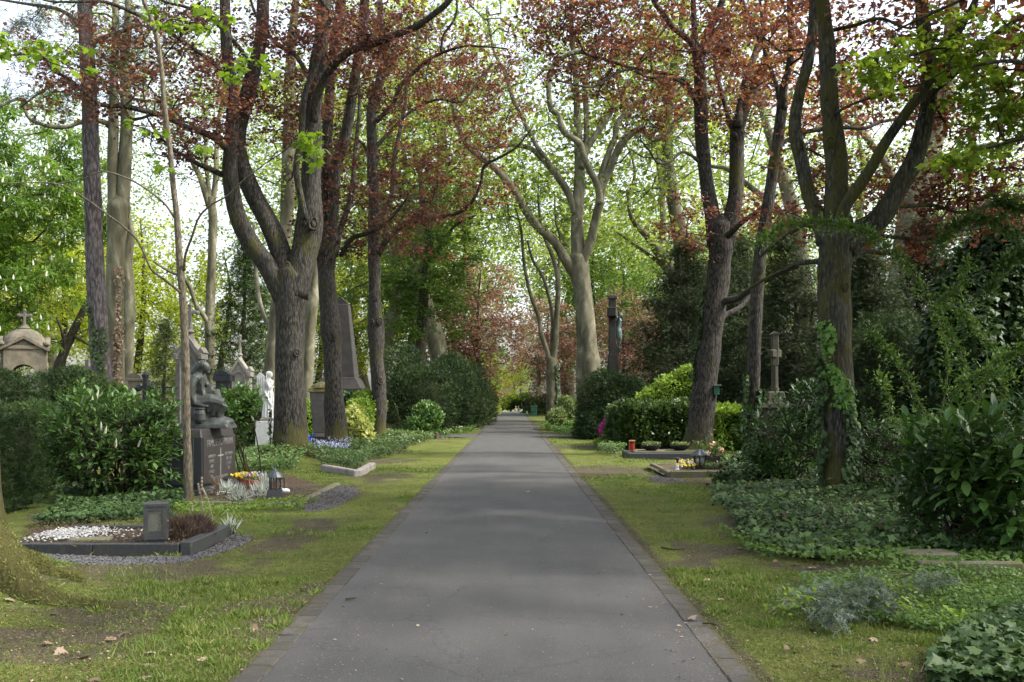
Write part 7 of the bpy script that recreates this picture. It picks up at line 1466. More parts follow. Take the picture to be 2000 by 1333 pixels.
p = np.stack([x, y, .085 + R.random(len(x)) * .02], 1); o = leaves('pebbles', p, R.normal(size=(len(x), 3)) * [1, 1, .3], R.normal(size=(len(x), 3)) * .3 + [0, 0, 1], .026 * R.uniform(.6, 1.3, len(x)), 'chip', LM['pebble']); o['label'] = 'white pebbles heaped on the left part of the near grave'
t = thing('stone_plate', (-4.55, 10.75, .075), 'small mossy stone plate lying beside the white pebbles', 'stone'); MB().box((-4.55, 10.75, .085), (.42, .22, .03), .15, 1, .01).build('plate', SM['kerbm'], t)
# heather and flowers on the grave
shrub('heather', 'brown heather clumps right of the large grave lantern', 'plant', [(-3.75, 10.95, .1, .28, .22, .17), (-3.56, 11.2, .1, .2, .25, .15)], 5200, 'heather', 'needle', .09, core=0, stems=3, lump=.2, upw=1.1, seed=31)
shrub('plant', 'green needle leaved tuft growing out of the brown heather', 'plant', [(-3.82, 11.0, .17, .09, .09, .18)], 420, 'debris', 'needle', .11, core=0, stems=2, lump=.2, upw=1.4, seed=32)
def stalks(label, base, specs, mat='straw', cat='plant'):
    t = thing('dry_stalk', base, label, cat)
    for k, pts in enumerate(specs): MB().tube(catmull([(base[0] + a, base[1] + b_, base[2] + c) for a, b_, c in pts], 4), np.linspace(.007, .004, 4 * (len(pts) - 1) + 1), 5).build('stem', SM[mat], t)
    for pts in specs: 
        mb = MB(); a, b_, c = pts[-1]; q = pts[-2]
        for f in (0, .12, .25, .4): mb.ell((base[0] + a + (q[0] - a) * f, base[1] + b_, base[2] + c + (q[2] - c) * f), (.014, .014, .02), 6, 5)
        mb.build('seed_head', SM[mat], t)
    return t
stalks('tall dry seed stalks before the black plinth', (-3.5, 11.3, .08), [[(0, 0, 0), (-.03, .02, .3), (-.02, 0, .62)], [(.05, 0, 0), (-.02, .02, .32), (-.06, 0, .55)], [(.13, 0, 0), (.06, 0, .35), (-.01, 0, .5)], [(-.05, 0, 0), (-.14, 0, .2), (-.13, 0, .3)]])
shrub('silver_plant', 'woolly silver leaved plant at the back corner of the near left grave', 'plant', [(-3.3, 11.75, .08, .09, .08, .08)], 34, 'silver', 'blade', .13, core=0, stems=3, upw=1.2, seed=33)

def lantern_box(label, c, w2, h2, name='grave_lantern'):
    x, y, z = c; rz = math.radians(14); t = thing(name, (x, y, z), label, 'lantern', None, rz); cs, sn = math.cos(rz), math.sin(rz)
    r = lambda a, b_: (x + a * cs - b_ * sn, y + a * sn + b_ * cs)
    MB().box((x, y, z + .03), (w2 * .78, w2 * .78, .06), rz, 1, .006).box((x, y, z + .075), (w2 * 1.0, w2 * 1.0, .03), rz, 1, .006).build('base', SM['kerb'], t)
    mb = MB(); b0, b1 = z + .09, z + h2 * .9; f = w2 * .2
    for a, b_ in ((-1, -1), (1, -1), (1, 1), (-1, 1)): q = r(a * (w2 - f) / 2, b_ * (w2 - f) / 2); mb.box((q[0], q[1], (b0 + b1) / 2), (f, f, b1 - b0), rz)
    for a, b_, lx, ly in ((0, -1, 1, 0), (0, 1, 1, 0), (-1, 0, 0, 1), (1, 0, 0, 1)):
        q = r(a * (w2 - f) / 2, b_ * (w2 - f) / 2)
        for zz, hh in ((b0 + .03, .06), (b1 - .025, .05)): mb.box((q[0], q[1], zz), ((w2 - 2 * f) if lx else f * .9, (w2 - 2 * f) if ly else f * .9, hh), rz)
    mb.build('housing', SM['kerb'], t)
    MB().box((x, y, z + h2 * .92), (w2 * 1.04, w2 * 1.04, .03), rz, 1, .004).lathe((x, y, z + h2 * .933), [(w2 * .72, 0), (w2 * .2, h2 * .06), (.01, h2 * .075)], 4, rz=rz + math.pi / 4).build('roof', SM['kerb'], t)
    for a, b_, lx in ((0, -1, 1), (1, 0, 0), (-1, 0, 0), (0, 1, 1)):
        q = r(a * (w2 * .42), b_ * (w2 * .42)); MB().box((q[0], q[1], (b0 + b1) / 2), ((w2 - 2 * f) if lx else .004, .004 if lx else (w2 - 2 * f), b1 - b0 - .11), rz).build('pane', SM['glass'], t)
    q = r(w2 * .51, -w2 * .3); MB().ell((q[0], q[1], (b0 + b1) / 2), (.012, .012, .012), 8, 6).build('knob', SM['copper'], t)
    cl = thing('candle', (x + .02, y - .02, b0), 'red grave candle inside the large dark lantern', 'candle'); MB().lathe((x + .025, y - .02, b0), [(.03, 0), (.032, .12), (.02, .13)], 12).build('wax', SM['red'], cl); MB().lathe((x + .025, y - .02, b0 + .13), [(.026, 0), (.026, .03)], 12).build('lid', SM['metal'], cl)
    return t
lantern_box('large square dark granite lantern on the near left grave', (-3.78, 10.58, .06), .235, .46)

# --- grave before the bronze figure
t = thing('grave_kerb', (-4.1, 16.5, 0), 'mossy old kerb round the grave in front of the bronze figure', 'kerb')
for c, d in (((-4.65, 14.72, .03), (1.0, .1, .12)), ((-3.62, 14.72, .02), (.95, .1, .11)), ((-3.2, 15.6, .02), (.12, 1.7, .1)), ((-3.2, 17.4, .02), (.12, 1.7, .1))): MB().box(c, d, 0, 1, .015).build('kerb_stone', SM['kerbm'], t)
def lamp_small(px, py, Y, label, s=1., z=.05):
    x = W(px, Y); t = thing('grave_lantern', (x, Y, z), label, 'lantern')
    MB().box((x, Y, z + .07 * s), (.26 * s, .24 * s, .14 * s), .2, .85, .01).build('base', SM['kerb'], t)
    mb = MB()
    for a in range(6): q = a / 6 * 6.283; mb.box((x + .085 * s * math.cos(q), Y + .085 * s * math.sin(q), z + .235 * s), (.014 * s, .014 * s, .2 * s), q)
    mb.lathe((x, Y, z + .135 * s), [(.1 * s, 0), (.1 * s, .015)], 6); mb.tube([(x + .1 * s, Y, z + .31 * s), (x + .15 * s, Y - .02, z + .31 * s), (x + .15 * s, Y - .02, z + .15 * s)], .009, 5); mb.build('frame', SM['iron'], t)
    MB().lathe((x, Y, z + .33 * s), [(.13 * s, 0), (.11 * s, .03 * s), (.07 * s, .08 * s), (.035 * s, .1 * s), (.01 * s, .13 * s), (.006, .19 * s)], 12).build('roof', SM['metal'], t)
    MB().lathe((x, Y, z + .15 * s), [(.075 * s, 0), (.075 * s, .17 * s)], 6, cap=False).build('pane', SM['glass'], t)
    cl = thing('candle', (x, Y, z + .15 * s), 'red candle inside the small six sided lantern left of the path', 'candle'); MB().lathe((x, Y, z + .15 * s), [(.04 * s, 0), (.04 * s, .1 * s), (.02, .11 * s)], 12).build('wax', SM['red'], cl); return t
lamp_small(537, 980, 15.6, 'small six sided lantern with a domed roof on the mossy kerbed grave', 1.0)
# pansy bowl
x, y = W(483, 17.3), 17.3; t = thing('planter_bowl', (x, y, .05), 'tilted terracotta bowl of yellow and violet pansies beside the black plinth', 'planter')
rot = Matrix.Rotation(math.radians(10), 3, 'Y'); prof = [(.1, 0), (.14, .04), (.185, .12), (.205, .17), (.19, .175), (.17, .15), (.02, .14)]
mb = MB().lathe((0, 0, 0), prof, 18); mb.v[0] = mb.v[0] @ np.array(rot).T + [x, y, .05]; mb.build('bowl', SM['terra'], t, smooth=False)
k = 260; d = R.random((k, 2)) * 6.283; rr = .19 * np.sqrt(R.random(k)); p = np.stack([x + rr * np.cos(d[:, 0]), y + rr * np.sin(d[:, 0]), .2 + .08 * R.random(k)], 1)
pl = thing('pansy', (x, y, .2), 'yellow, white and violet pansies flowering in the terracotta bowl', 'flowers'); leaves('foliage', p, rdir(k) + [0, 0, .3], rdir(k) + [0, 0, 1], .045, 'fold', LM['herb'], pl, (x, y, .2))
for nm, lf, kk in (('yellowp', 'yellowp', 34), ('violet', 'violet', 20), ('white', 'white', 22)):
    a = R.random(kk) * 6.283; rr = .2 * np.sqrt(R.random(kk)); q = np.stack([x + rr * np.cos(a) + (-.06 if nm == 'yellowp' else .05), y + rr * np.sin(a) - .03, .27 + .05 * R.random(kk)], 1)
    leaves('blossom', np.repeat(q, 4, 0), rdir(kk * 4), np.repeat(R.normal(size=(kk, 3)) * .3 + [0, -1, .7], 4, 0), .034, 'petal', LM[lf], pl, (x, y, .2))
SG = 'silver leaved plants on the bronze figure grave'
for k, (px, py, lb) in enumerate(((437, 955, 'silver leaved plant at the corner of the black plinth'), (468, 970, 'lowest silver leaved plant in front of the terracotta bowl'), (505, 962, 'silver leaved plant left of the six sided lantern'), (522, 948, 'silver leaved plant behind the six sided lantern'), (515, 940, 'silver leaved plant right of the terracotta bowl'))):
    g_ = G(px, py + 14); 
    if k == 0: g_ = np.array([W(437, 16.3), 16.3, 0])
    shrub('silver_plant', lb, 'plant', [(g_[0], g_[1], .09, .14, .14, .09)], 130, 'silver', 'blade', .15, SG, core=0, stems=3, upw=1.0, seed=40 + k)
t = thing('dry_stalk', (W(423, 16.1), 16.1, .05), 'brown feathery dead tuft beside the silver plant at the black plinth', 'plant'); k = 160; p = np.stack([W(423, 16.1) + R.normal(size=k) * .03, 16.1 + R.normal(size=k) * .03, .08 + R.random(k) * .2], 1)
leaves('foliage', p, R.normal(size=(k, 3)) * .25 + [0, 0, 1], rdir(k), .09, 'needle', LM['dead'], t, (W(423, 16.1), 16.1, .05), R.uniform(.4, .9, k)); MB().tube([(W(423, 16.1), 16.1, 0), (W(423, 16.1), 16.1, .25)], .006, 5).build('stem', SM['straw'], t)
t = thing('stone', (W(556, 16.2), 16.2, .06), 'smooth white stone lying right of the six sided lantern', 'stone'); MB().ell((W(556, 16.2), 16.2, .11), (.09, .06, .04), 12, 8).build('pebble', SM['marble'], t, smooth=True)
# --- stone kerbed bed with blue flowers
t = thing('grave_kerb', (-3.6, 22, 0), 'pale stone kerb round the bed of blue flowers', 'kerb')
a = G(632, 922); b_ = G(698, 934); c = G(728, 917)
for p_, q_ in ((a, b_), (b_, c)):
    d = q_ - p_; L = np.linalg.norm(d); m_ = (p_ + q_) / 2; MB().box((m_[0], m_[1], .06), (L + (.0 if p_ is a else -.16), .15, .2), math.atan2(d[1], d[0]), 1, .02).build('kerb_stone', SM['kerbl'], t)
t = thing('watering_can', (W(598, 31), 31, 0), 'blue plastic watering can behind the stout maple beside the tapered pillar', 'watering can')
x = W(598, 31); mb = MB().lathe((x, 31, .2), [(.12, 0), (.13, .25), (.1, .3)], 12); mb.build('body', SM['blue'], t); MB().tube([(x + .1, 31, .3), (x + .25, 31, .5), (x + .3, 31, .52)], .025, 6).build('spout', SM['blue'], t); MB().tube(catmull([(x - .1, 31, .3), (x - .2, 31, .45), (x - .05, 31, .6), (x + .06, 31, .5)], 4), .014, 6).build('handle', SM['blue'], t)

# --- right side graves
yf = 26.2; t = thing('grave_slab', (W(1300, 27.2), 27.2, 0), 'dark stone slab under the two planter bowls left of the leaning maple', 'grave slab')
MB().box((W(1305, 27.1), 27.1, .08), (2.35, 1.5, .18), 0, 1, .02).build('slab', SM['kerb'], t); MB().box((W(1305, 27.2), 27.2, .185), (2.0, 1.1, .04), 0, 1, .01).build('inner_plate', SM['kerbm'], t)
PB = 'planter bowls on the dark slab'
for k, (px, lb, n_) in enumerate(((1272, 'black shallow planter bowl left of its twin on the dark slab', 160), (1328, 'black shallow planter bowl nearest the leaning maple on the dark slab', 140))):
    x = W(px, 27.); t = thing('planter_bowl', (x, 27., .21), lb, 'planter', PB); MB().lathe((x, 27., .2), [(.1, 0), (.2, .05), (.27, .12), (.28, .15), (.25, .15), (.05, .13)], 20).build('bowl', SM['iron'], t)
    a = R.random(n_) * 6.283; rr = .25 * np.sqrt(R.random(n_)); p = np.stack([x + rr * np.cos(a), 27 + rr * np.sin(a), .35 + .06 * R.random(n_)], 1)
    pl = thing('succulent_plant', (x, 27., .34), ('grey green plants filling the left black bowl' if k == 0 else 'grey green plants filling the black bowl beside the trunk'), 'plant'); leaves('foliage', p, rdir(n_) * [1, 1, .4] + [0, 0, .45], rdir(n_) + [0, 0, .6], .09, 'fold', LM['silver'] if False else LM['thuja'], pl, (x, 27., .34)); MB().tube([(x, 27., .3), (x + .03, 27., .4)], .01, 5).build('stem', M['twig_bark'], pl)
x = W(1234, 27.1); t = thing('grave_light', (x, 27.1, .21), 'red grave candle with copper frame on the left end of the dark slab', 'candle'); MB().lathe((x, 27.1, .2), [(.06, 0), (.06, .2)], 10).build('candle', SM['red'], t)
mb = MB(); 
for a, b_ in ((-1, -1), (1, -1), (1, 1), (-1, 1)): mb.box((x + a * .07, 27.1 + b_ * .07, .33), (.014, .014, .26))
mb.box((x, 27.1, .47), (.18, .18, .03), 0, .8).box((x, 27.1, .205), (.17, .17, .012)); mb.build('frame', SM['copper'], t)
t = thing('grave_kerb', (W(1380, 21.5), 21.5, 0), 'low weathered kerb round the grave with the black lantern right of the path', 'kerb')
k1 = G(1278, 916); k2 = G(1300, 932); k3 = G(1318, 944)
for c, d, rz in (((W(1285, 22.2), 22.2, .05), (.1, 1.9, .13), .0), ((W(1302, 20.7), 20.75, .05), (.12, 1.1, .16), 0.), ((W(1345, 20.2), 20.2, .06), (.75, .1, .17), 0), ((W(1420, 20.2), 20.2, .07), (.85, .1, .16), 0.), ((W(1320, 22.9), 23.1, .04), (1.1, .1, .12), 0)): MB().box(c, d, rz, 1, .015).build('kerb_stone', SM['kerbm'], t)
soil(W(1290, 20.6), W(1290, 20.6) + 2.0, 20.3, 23.0, .07, 'brown soil of the grave with the black lantern')
cover('ground_cover', 'dense green mat filling the grave round the black lantern', [(1325, 930), (1470, 930), (1470, 905), (1400, 915), (1335, 922)], 4200, 'cover', 'quad', .05, h=.16, hmin=.09)
x = W(1367, 20.9); yl = 20.9; z = .13; t = thing('grave_lantern', (x, yl, z), 'black lantern with a wavy roof and red light right of the path', 'lantern')
mb = MB()
for a in range(6): q = a / 6 * 6.283 + .3; mb.tube([(x + .09 * math.cos(q), yl + .09 * math.sin(q), z + .02), (x + .15 * math.cos(q), yl + .15 * math.sin(q), z + .3)], .012, 4)
mb.lathe((x, yl, z), [(.1, 0), (.1, .03)], 6); mb.build('frame', SM['iron'], t); MB().lathe((x, yl, z + .04), [(.08, 0), (.13, .26)], 6, cap=False, rz=.3).build('pane', SM['glass'], t)
mb = MB(); th = np.arange(36) / 36 * 6.283; V = []; 
for r_, z_ in ((.0, .42), (.06, .4), (.12, .35), (.19, .31), (.2, .29)): V += [(x + r_ * (1 + .06 * math.cos(6 * a)) * math.cos(a), yl + r_ * (1 + .06 * math.cos(6 * a)) * math.sin(a), z + z_ + .012 * math.cos(6 * a) * r_ / .2) for a in th]
mb.add(V, [(q * 36 + j, q * 36 + (j + 1) % 36, (q + 1) * 36 + (j + 1) % 36, (q + 1) * 36 + j) for q in range(4) for j in range(36)]); mb.build('roof', SM['metal'], t)
cl = thing('candle', (x, yl, z + .03), 'red candle inside the black wavy roofed lantern', 'candle'); MB().lathe((x, yl, z + .03), [(.04, 0), (.04, .11), (.02, .12)], 10).build('wax', SM['red'], cl)
x = W(1323, 21.3); t = thing('grave_light', (x, 21.3, .1), 'slim candle holder with a round lid between the kerb and the black lantern', 'candle'); MB().lathe((x, 21.3, .08), [(.05, 0), (.05, .02), (.035, .03), (.035, .1), (.03, .11)], 12).build('candle', SM['white'], t)
mb = MB().lathe((x, 21.3, .3), [(.04, 0), (.085, .01), (.075, .04), (.02, .06)], 14).box((x, 21.3, .24), (.04, .04, .14)).box((x, 21.3, .07), (.12, .12, .02)); mb.build('holder', SM['iron'], t)
for nm, lf, kk, ox in (('y', 'yellowp', 26, 0.0), ('v', 'violet', 10, .1), ('w', 'white', 12, -.05)):
    a_, b2 = polypts([(1325, 935), (1360, 930), (1355, 918), (1322, 922)], kk); q = np.stack([a_ + ox * .3, b2, np.full(len(a_), .24)], 1); o = leaves('blossom', np.repeat(q, 4, 0), rdir(len(q) * 4), np.repeat(R.normal(size=(len(q), 3)) * .3 + [0, -1, .8], 4, 0), .04, 'petal', LM[lf]); o['label'] = {'y': 'yellow pansies beside the black lantern', 'v': 'violet pansies beside the black lantern', 'w': 'white pansies beside the black lantern'}[nm]
x = W(1395, 21.8); t = thing('planter_pot', (x, 21.8, .1), 'dark square pot behind the black lantern holding pink flowers', 'planter'); MB().box((x, 21.8, .24), (.3, .3, .3), 0, 1.1, .02).build('pot', flat_mat('brown_pot', (.05, .035, .03), .7), t)
pl = thing('flower_bouquet', (x, 21.8, .4), 'pale pink roses with hanging green leaves behind the black lantern', 'flowers'); k = 300; p = np.array([x, 21.75, .48]) + R.normal(size=(k, 3)) * [.2, .1, .14]; leaves('foliage', p, rdir(k), rdir(k) + [0, 0, 1], .08, 'fold', LM['herb'], pl, (x, 21.8, .4))
for c in ((-.08, 0, .6), (-.02, .02, .63), (.1, -.05, .52), (.15, 0, .5), (-.16, -.05, .44)):
    k = 26; q = np.array([x + c[0], 21.7 + c[1], c[2]]) + rdir(k) * .02; leaves('blossom', q, rdir(k), rdir(k) + [0, 0, .4], .042, 'petal', LM['pink'], pl, (x, 21.8, .4))
MB().tube([(x, 21.8, .35), (x + .05, 21.75, .6)], .008, 5).build('stem', M['twig_bark'], pl)
x = W(1408, 18.2); t = thing('boundary_stone', (x, 18.2, 0), 'low rounded boundary stone overgrown by ivy right of the black lantern', 'stone'); MB().box((x, 18.2, .12), (.3, .16, .3), .1, .85, .05).build('block', SM['kerbm'], t)
k = 110; p = np.array([x, 18.08, .16]) + R.normal(size=(k, 3)) * [.13, .05, .1]; leaves('ivy', p, rdir(k), rdir(k) + [0, -1, .5], .07, 'ivy', LM['ivy'], t, (x, 18.2, 0))
# azalea
x = W(1199, 34.); t = thing('flower_pot', (x, 34., 0), 'grey stone pot below the magenta azalea at the hedge end', 'planter'); MB().lathe((x, 34, 0), [(.14, 0), (.15, .3), (.24, .36), (.25, .4), (.2, .4)], 14).build('pot', SM['kerb'], t)
shrub('azalea', 'magenta flowering azalea at the left end of the clipped hedge', 'plant', [(x - .08, 33.8, .75, .36, .28, .26), (x - .3, 33.8, .55, .25, .2, .26)], 2000, 'magenta', 'fold', .06, core=.5, seed=50)
shrub('shrub', 'small yellow green plant at the foot of the azalea pot', 'bush', [(x - .45, 33.4, .12, .3, .2, .17)], 700, 'bright', 'fold', .07, core=0, seed=51)
# nest box
x, z = W(1399, 28.1), EYE - (763 - HY) * 28.1 / F; t = thing('nest_box', (x, 28.05, z), 'green nest box fixed to the right side of the leaning maple', 'nest box', None, math.radians(-12))
MB().box((x, 28.05, z), (.14, .18, .24), math.radians(-12), 1, .01).build('box', SM['green'], t); MB().box((x + .02, 28.0, z + .14), (.2, .24, .035), math.radians(-12), 1, .005).build('roof', flat_mat('felt', (.1, .15, .13), .8), t); MB().lathe((x + .03, 27.955, z + .03), [(.02, 0), (.02, .01)], 10).build('entrance_shade', SM['iron'], t)  # solid black disc painted in place of the dark hole
# stub posts
for px, py, lb in ((852, 858, 'short dark wooden stub post on the left verge by the side path'), (1067, 824, 'short dark wooden stub post on the right verge farther up')):
    g_ = G(px, py); t = thing('post', (g_[0], g_[1], 0), lb, 'post'); MB().lathe((g_[0], g_[1], 0), [(.09, 0), (.085, .26 if px < 900 else .4), (.06, .28 if px < 900 else .43)], 10).build('shaft', SM['wood'], t)
# flat slab and old kerb at right
t = thing('grave_slab', (4.15, 9.45, 0), 'flat mossy slab sunk in the ground below the cherry laurel', 'grave slab'); MB().box((4.0, 9.62, .08), (.5, .3, .1), .1, 1, .015).build('slab', SM['kerbm'], t)
t = thing('grave_kerb', (4.5, 9.1, 0), 'old sunken kerb edge in the lower right', 'kerb')
for q in range(2): MB().box((4.15 + q * .95, 9.02 - q * .05, .07), (.92, .1, .12), -.05, 1, .015).build('kerb_stone', SM['kerbm'], t)

# --- heap of cut branches
hx, hy = 2.75, 7.75; t = thing('branch_pile', (hx, hy, 0), 'loose heap of cut conifer and evergreen branches on the grass at the right', 'branches')
rng = np.random.default_rng(77); fp, fa, fn = [], [], []; tbh = Tubes(); gpos, gax = [], []
def pp_(px, py, z=.05): q = G(px, py, z); return q
for (x0_, y0_, x1_, y1_, kind) in ((1790, 1120, 1600, 1200, 'b'), (1780, 1150, 1560, 1190, 'g'), (1500, 1197, 1620, 1185, 'g'), (1530, 1180, 1640, 1170, 's'), (1600, 1160, 1690, 1215, 'c'), (1640, 1150, 1760, 1200, 'c'), (1700, 1160, 1620, 1230, 'c'), (1580, 1185, 1700, 1190, 'c'), (1610, 1210, 1720, 1180, 'c'), (1760, 1175, 1860, 1140, 'c'), (1700, 1190, 1900, 1220, 'g'), (1590, 1200, 1640, 1225, 's'), (1740, 1200, 1680, 1140, 'c'), (1660, 1170, 1800, 1185, 'g')):
    a = pp_(x0_, y0_, .1); b2 = pp_(x1_, y1_, .05); m_ = (a + b2) / 2 + [0, 0, .1]; c = catmull([a, m_, b2], 8); tbh.add(c, np.linspace(.006, .002, len(c)), 4)
    L = np.linalg.norm(b2 - a); k = int(L * (420 if kind in 'cs' else 130)); t_ = rng.uniform(.05, .98, k); i = (t_ * (len(c) - 1)).astype(int); q = c[i] + rng.normal(size=(k, 3)) * [.05, .05, .035]
    d = unit(b2 - a) * .5 + rng.normal(size=(k, 3)) * [.7, .7, .35]
    if kind == 'b': continue
    (gpos if kind == 'g' else fp).append(q); (gax if kind == 'g' else fa).append(d); 
    if kind != 'g': fn.append(np.full(k, .95 if kind == 's' else .4) + (rng.random(k) < .2) * .4)
fp = np.concatenate(fp); fp[:, 2] = np.maximum(fp[:, 2], gz(fp[:, 0], fp[:, 1]) + .01); leaves('conifer_twigs', fp, np.concatenate(fa), rng.normal(size=fp.shape) * .6 + [0, 0, 1], .085 * rng.uniform(.5, 1.3, len(fp)), 'spray', LM['debris'], t, (hx, hy, 0), np.concatenate(fn) + rng.normal(size=len(fp)) * .1)
gp_ = np.concatenate(gpos); gp_[:, 2] = np.maximum(gp_[:, 2], gz(gp_[:, 0], gp_[:, 1]) + .01); leaves('evergreen_leaves', gp_, np.concatenate(gax), rng.normal(size=gp_.shape) * .6 + [0, 0, 1], .05 * rng.uniform(.6, 1.3, len(gp_)), 'fold', LM['bright'], t, (hx, hy, 0), rng.random(len(gp_)) * .8)
tbh.add(catmull([pp_(1720, 1135, .1), pp_(1755, 1130, .14), pp_(1790, 1117, .2)], 5), .006, 5); tbh.add(catmull([pp_(1755, 1130, .14), pp_(1745, 1150, .12), pp_(1750, 1168, .08)], 5), .007, 5); tbh.build('bare_twig', M['slim_bark'], t, (hx, hy, 0))
# fallen leaves
LG = 'dry fallen leaves scattered on the verges'; lms = []
for v in (.3, .55, .75, .95):
    me = leaf_mesh('fallen_leaf', np.zeros((1, 3)), np.array([[1., 0, 0]]), np.array([[0., 0, 1]]), 1.0, 'maple', [v]); me.materials.append(LM['dead']); lms.append(me)
spots = [(1585, 1162), (1510, 1097), (1505, 1143), (1592, 1234), (1530, 1268), (1815, 1290), (1832, 1310), (1800, 1275), (1770, 1210), (1636, 1235), (1365, 1112), (1358, 1080), (1390, 1075), (366, 1158), (372, 1190), (404, 1138), (220, 1247), (240, 1236), (252, 1163), (640, 1115), (590, 1155), (575, 1160), (505, 1229), (470, 1232), (462, 1226), (1845, 1265), (1760, 1300), (1700, 1250), (1472, 1060), (1450, 1072), (1430, 1050), (1580, 1100), (1560, 1105), (60, 1133), (72, 1185), (20, 1190), (1640, 1300), (160, 1283), (395, 1255), (286, 1325), (1215, 970), (1024, 969), (1018, 971), (1030, 967)]
for q in range(36): spots.append((R.uniform(1280, 1900), R.uniform(1030, 1330)) if q % 3 else (R.uniform(20, 420), R.uniform(1130, 1330)))
for k, (px, py) in enumerate(spots):
    g_ = G(px, py); zz = float(gz(g_[0], g_[1])) if abs(g_[0]) > 1.6 else .03; o = bpy.data.objects.new('fallen_leaf', lms[k % 4]); COL.objects.link(o); o.location = (g_[0], g_[1], zz + .018)
    sc_ = R.uniform(.05, .095); o.scale = (sc_,) * 3; o.rotation_euler = (R.normal() * .25, R.normal() * .25, R.random() * 6.28)
    if k == 0: tag(o, 'large pale curled maple leaf lying right of the path near the cut branches', 'leaf', LG)
    else:
        side_ = 'asphalt path' if abs(g_[0]) < 1.6 else ('right verge' if g_[0] > 0 else 'left verge')
        near_ = min(((abs(px - a) + abs(py - b2), n_) for a, b2, n_ in ((1600, 1190, 'beside the cut branches'), (1500, 1060, 'below the ivy carpet'), (1850, 1290, 'in the lower right corner'), (1350, 1090, 'close to the right edging stones'), (1550, 1290, 'in the lower right grass'), (240, 1240, 'on the bare patch'), (380, 1160, 'in front of the near kerb'), (590, 1150, 'close to the left edging stones'), (60, 1160, 'near the mossy root'), (480, 1230, 'in the lower left grass'), (1024, 969, 'in mid path'))))[1]
        tag(o, 'dry %s maple leaf on the %s %s' % (('dark brown', 'brown', 'light brown', 'pale')[k % 4], side_, near_), 'leaf', LG)
# twigs on the ground
for k, (pts, lb) in enumerate((([(1292, 1068), (1315, 1072), (1338, 1071)], 'dark stick on the grass right of the path'), ([(1372, 1222), (1390, 1223), (1402, 1227)], 'short bent twig lying on the right edging stones'), ([(675, 1175), (685, 1174), (695, 1172)], 'short brown twig on the asphalt near the left edging'), ([(340, 1225), (360, 1232), (380, 1237)], 'thin dark twig in the left grass'))):
    q = [G(a, b2, .02) for a, b2 in pts]; q = [np.array([v[0], v[1], (float(gz(v[0], v[1])) if abs(v[0]) > 1.6 else .025) + .012]) for v in q]
    o = MB().tube(catmull(q, 4), np.linspace(.01, .005, 9), 6).build('twig', M['twig_bark'], origin=q[0]); tag(o, lb, 'twig', 'twigs on the ground')
g_ = G(13, 1168); t = thing('dandelion', (g_[0], g_[1], 0), 'single yellow dandelion in the grass at the left edge', 'flower'); k = 40; p = np.tile([g_[0], g_[1], .07], (k, 1)); d = rdir(k) * [1, 1, .3]; leaves('blossom', p, d + [0, 0, .25], np.tile([0, 0, 1.], (k, 1)), .03, 'needle', LM['yellowp'], t, (g_[0], g_[1], 0)); MB().tube([(g_[0], g_[1], 0), (g_[0], g_[1], .07)], .003, 5).build('stem', SM['lime'], t)

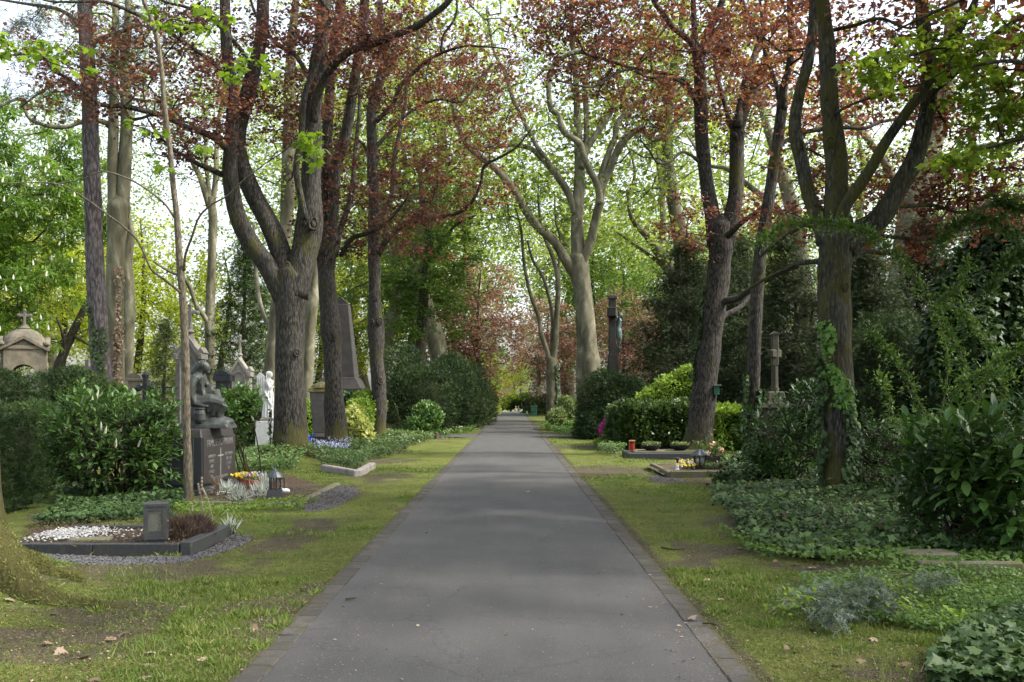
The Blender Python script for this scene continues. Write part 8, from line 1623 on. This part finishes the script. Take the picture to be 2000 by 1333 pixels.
# ------------------------------------------------------------------ people and bin up the path
def person(px, Y, z0, h, label, shirt, trousers, hair='hair', pose='walk', face=1, sit=False):
    x = W(px, Y); t = thing('person', (x, Y, z0), label, 'person'); s = h / 1.75; q = lambda a, b_, c: (x + a * s, Y + b_ * s, z0 + c * s)
    lg = .14 if pose == 'walk' else .03
    if sit: hipz = .5; legs = [([(-.1, 0, .5), (-.12, -.42, .5), (-.12, -.45, .06)]), ([(.1, 0, .5), (.12, -.42, .52), (.12, -.42, .06)])]
    else: hipz = .92; legs = [([(-.09, 0, .92), (-.1, -.03 - lg * .2, .5), (-.08, lg * 1.2, .08)]), ([(.09, 0, .92), (.1, -.12, .5), (.08, -lg * 1.5, .08)])]
    mb = MB(); hz = hipz
    mb.tube([q(0, 0, hz), q(0, .01, hz + .2), q(0, 0, hz + .42), q(0, 0, hz + .5)], [.15, .13, .165, .08], 12).ell(q(0, 0, hz), (.17 * s, .12 * s, .11 * s)).ell(q(0, 0, hz + .44), (.2 * s, .1 * s, .07 * s))
    mb.tube([q(0, 0, hz + .48), q(0, -.01, hz + .62)], .055 * s, 8).ell(q(0, -.01, hz + .72), (.078 * s, .095 * s, .115 * s)).ell(q(0, -.11, hz + .7), (.014 * s, .02 * s, .02 * s)).ell(q(-.08, 0, hz + .71), (.012 * s, .02 * s, .03 * s)).ell(q(.08, 0, hz + .71), (.012 * s, .02 * s, .03 * s))
    for l in legs: mb.tube([q(*c) for c in l], [.085 * s, .06 * s, .042 * s], 8); e = l[-1]; mb.ell(q(e[0], e[1] - .05, .04), (.045 * s, .12 * s, .04 * s))
    arms = [[(-.2, 0, hz + .44), (-.27, .02, hz + .16), (-.25, -.06, hz - .08)], [(.2, 0, hz + .44), (.27, -.04, hz + .16), (.28, -.14, hz - .06)]] if not sit else [[(-.2, 0, hz + .44), (-.26, -.1, hz + .18), (-.14, -.3, hz + .08)], [(.2, 0, hz + .44), (.26, -.1, hz + .18), (.14, -.3, hz + .08)]]
    for a in arms:
        mb.tube([q(*c) for c in a], [.05 * s, .042 * s, .03 * s], 8); e = a[-1]; mb.ell(q(e[0], e[1], e[2] - .04), (.02 * s, .035 * s, .045 * s))
        for f in range(5): mb.tube([q(e[0], e[1] - .03 + .015 * f, e[2] - .07), q(e[0], e[1] - .03 + .017 * f, e[2] - .13 + (.03 if f in (0, 4) else 0))], .008 * s, 5)
    sculpt(mb.build('body', SM['skin'], t), .016, 2)
    mb = MB().tube([q(0, 0, hz - .02), q(0, .01, hz + .2), q(0, 0, hz + .42), q(0, 0, hz + .52)], [.175, .155, .19, .085], 12).ell(q(0, 0, hz + .43), (.23 * s, .13 * s, .09 * s))
    for a in arms: A0, B0 = np.array(a[0]), np.array(a[1]); mb.tube([q(*A0), q(*(A0 + (B0 - A0) * .6))], [.07 * s, .062 * s], 8)
    sculpt(mb.build('shirt', SM[shirt], t), .022, 2)
    mb = MB().ell(q(0, 0, hz), (.19 * s, .14 * s, .14 * s))
    for l in legs: c = [np.array(v, float) for v in l]; c[-1] = c[1] + (c[2] - c[1]) * .85; mb.tube([q(*v) for v in c], [.105 * s, .082 * s, .065 * s], 8)
    sculpt(mb.build('trousers', SM[trousers], t), .022, 2)
    sculpt(MB().ell(q(0, .025, hz + .755), (.088 * s, .1 * s, .1 * s)).ell(q(0, .07, hz + .68), (.07 * s, .05 * s, .08 * s)).build('hair', SM[hair], t), .018, 1); return t
person(1024, 104, 0, 1.68, 'person in a black top and grey trousers walking far up the path', 'black', 'greycloth')
PL = 'people at the far end of the path'
person(994.5, 134, -.98, 1.35, 'person in a pale blue top at the far end, farthest left of the seated group', 'white', 'black', 'hair', sit=True)['group'] = PL
person(998.5, 134, -.98, 1.2, 'person in dark clothes sitting beside the one in pale blue', 'black', 'black', sit=True)['group'] = PL
person(1004, 133, -.98, 1.3, 'person in a white top bending at the far end beside the beige jacket', 'white', 'black', sit=True)['group'] = PL
person(1007.5, 131, -.95, 1.6, 'person in a beige jacket at the far end of the path', 'beige', 'black', 'white')['group'] = PL
person(1012.5, 132, -.95, 1.66, 'person in dark clothes standing right of the beige jacket', 'greycloth', 'black')['group'] = PL
x = W(1042.5, 93); t = thing('wheelie_bin', (x, 93, 0), 'green waste bin in front of the dark shrub at the far right verge', 'bin')
MB().box((x, 93, .5), (.5, .5, .8), 0, 1.12, .03).build('body', SM['green'], t); MB().box((x, 92.98, .95), (.64, .64, .09), 0, .9, .03).build('lid', SM['metal'], t)
for s_ in (-1, 1): MB().lathe((0, 0, 0), [(.1, -.03), (.1, .03)], 12).build('wheel', SM['iron'], t).matrix_local = Matrix.Translation((s_ * .2, -.2, .1)) @ Matrix.Rotation(math.radians(90), 4, 'Y')
for s_ in (-1, 1): MB().box((x + s_ * .11, 92.73, .42), (.1, .02, .14)).build('recess_shade', SM['iron'], t)  # black plates stand in for the shade of hollows in the front
x = W(1018, 112); t = thing('tarpaulin', (x, 112, 0), 'green tarpaulin slope beside the walking person', 'tarpaulin'); MB().prism([(-.5, -.1), (.4, .5), (.55, .45), (.6, -.1)], (x, 112, 0), (1, 0, 0), (0, 0, 1), (0, 1, 0), 1.2).build('sheet', flat_mat('tarp', (.04, .25, .14), .5), t)
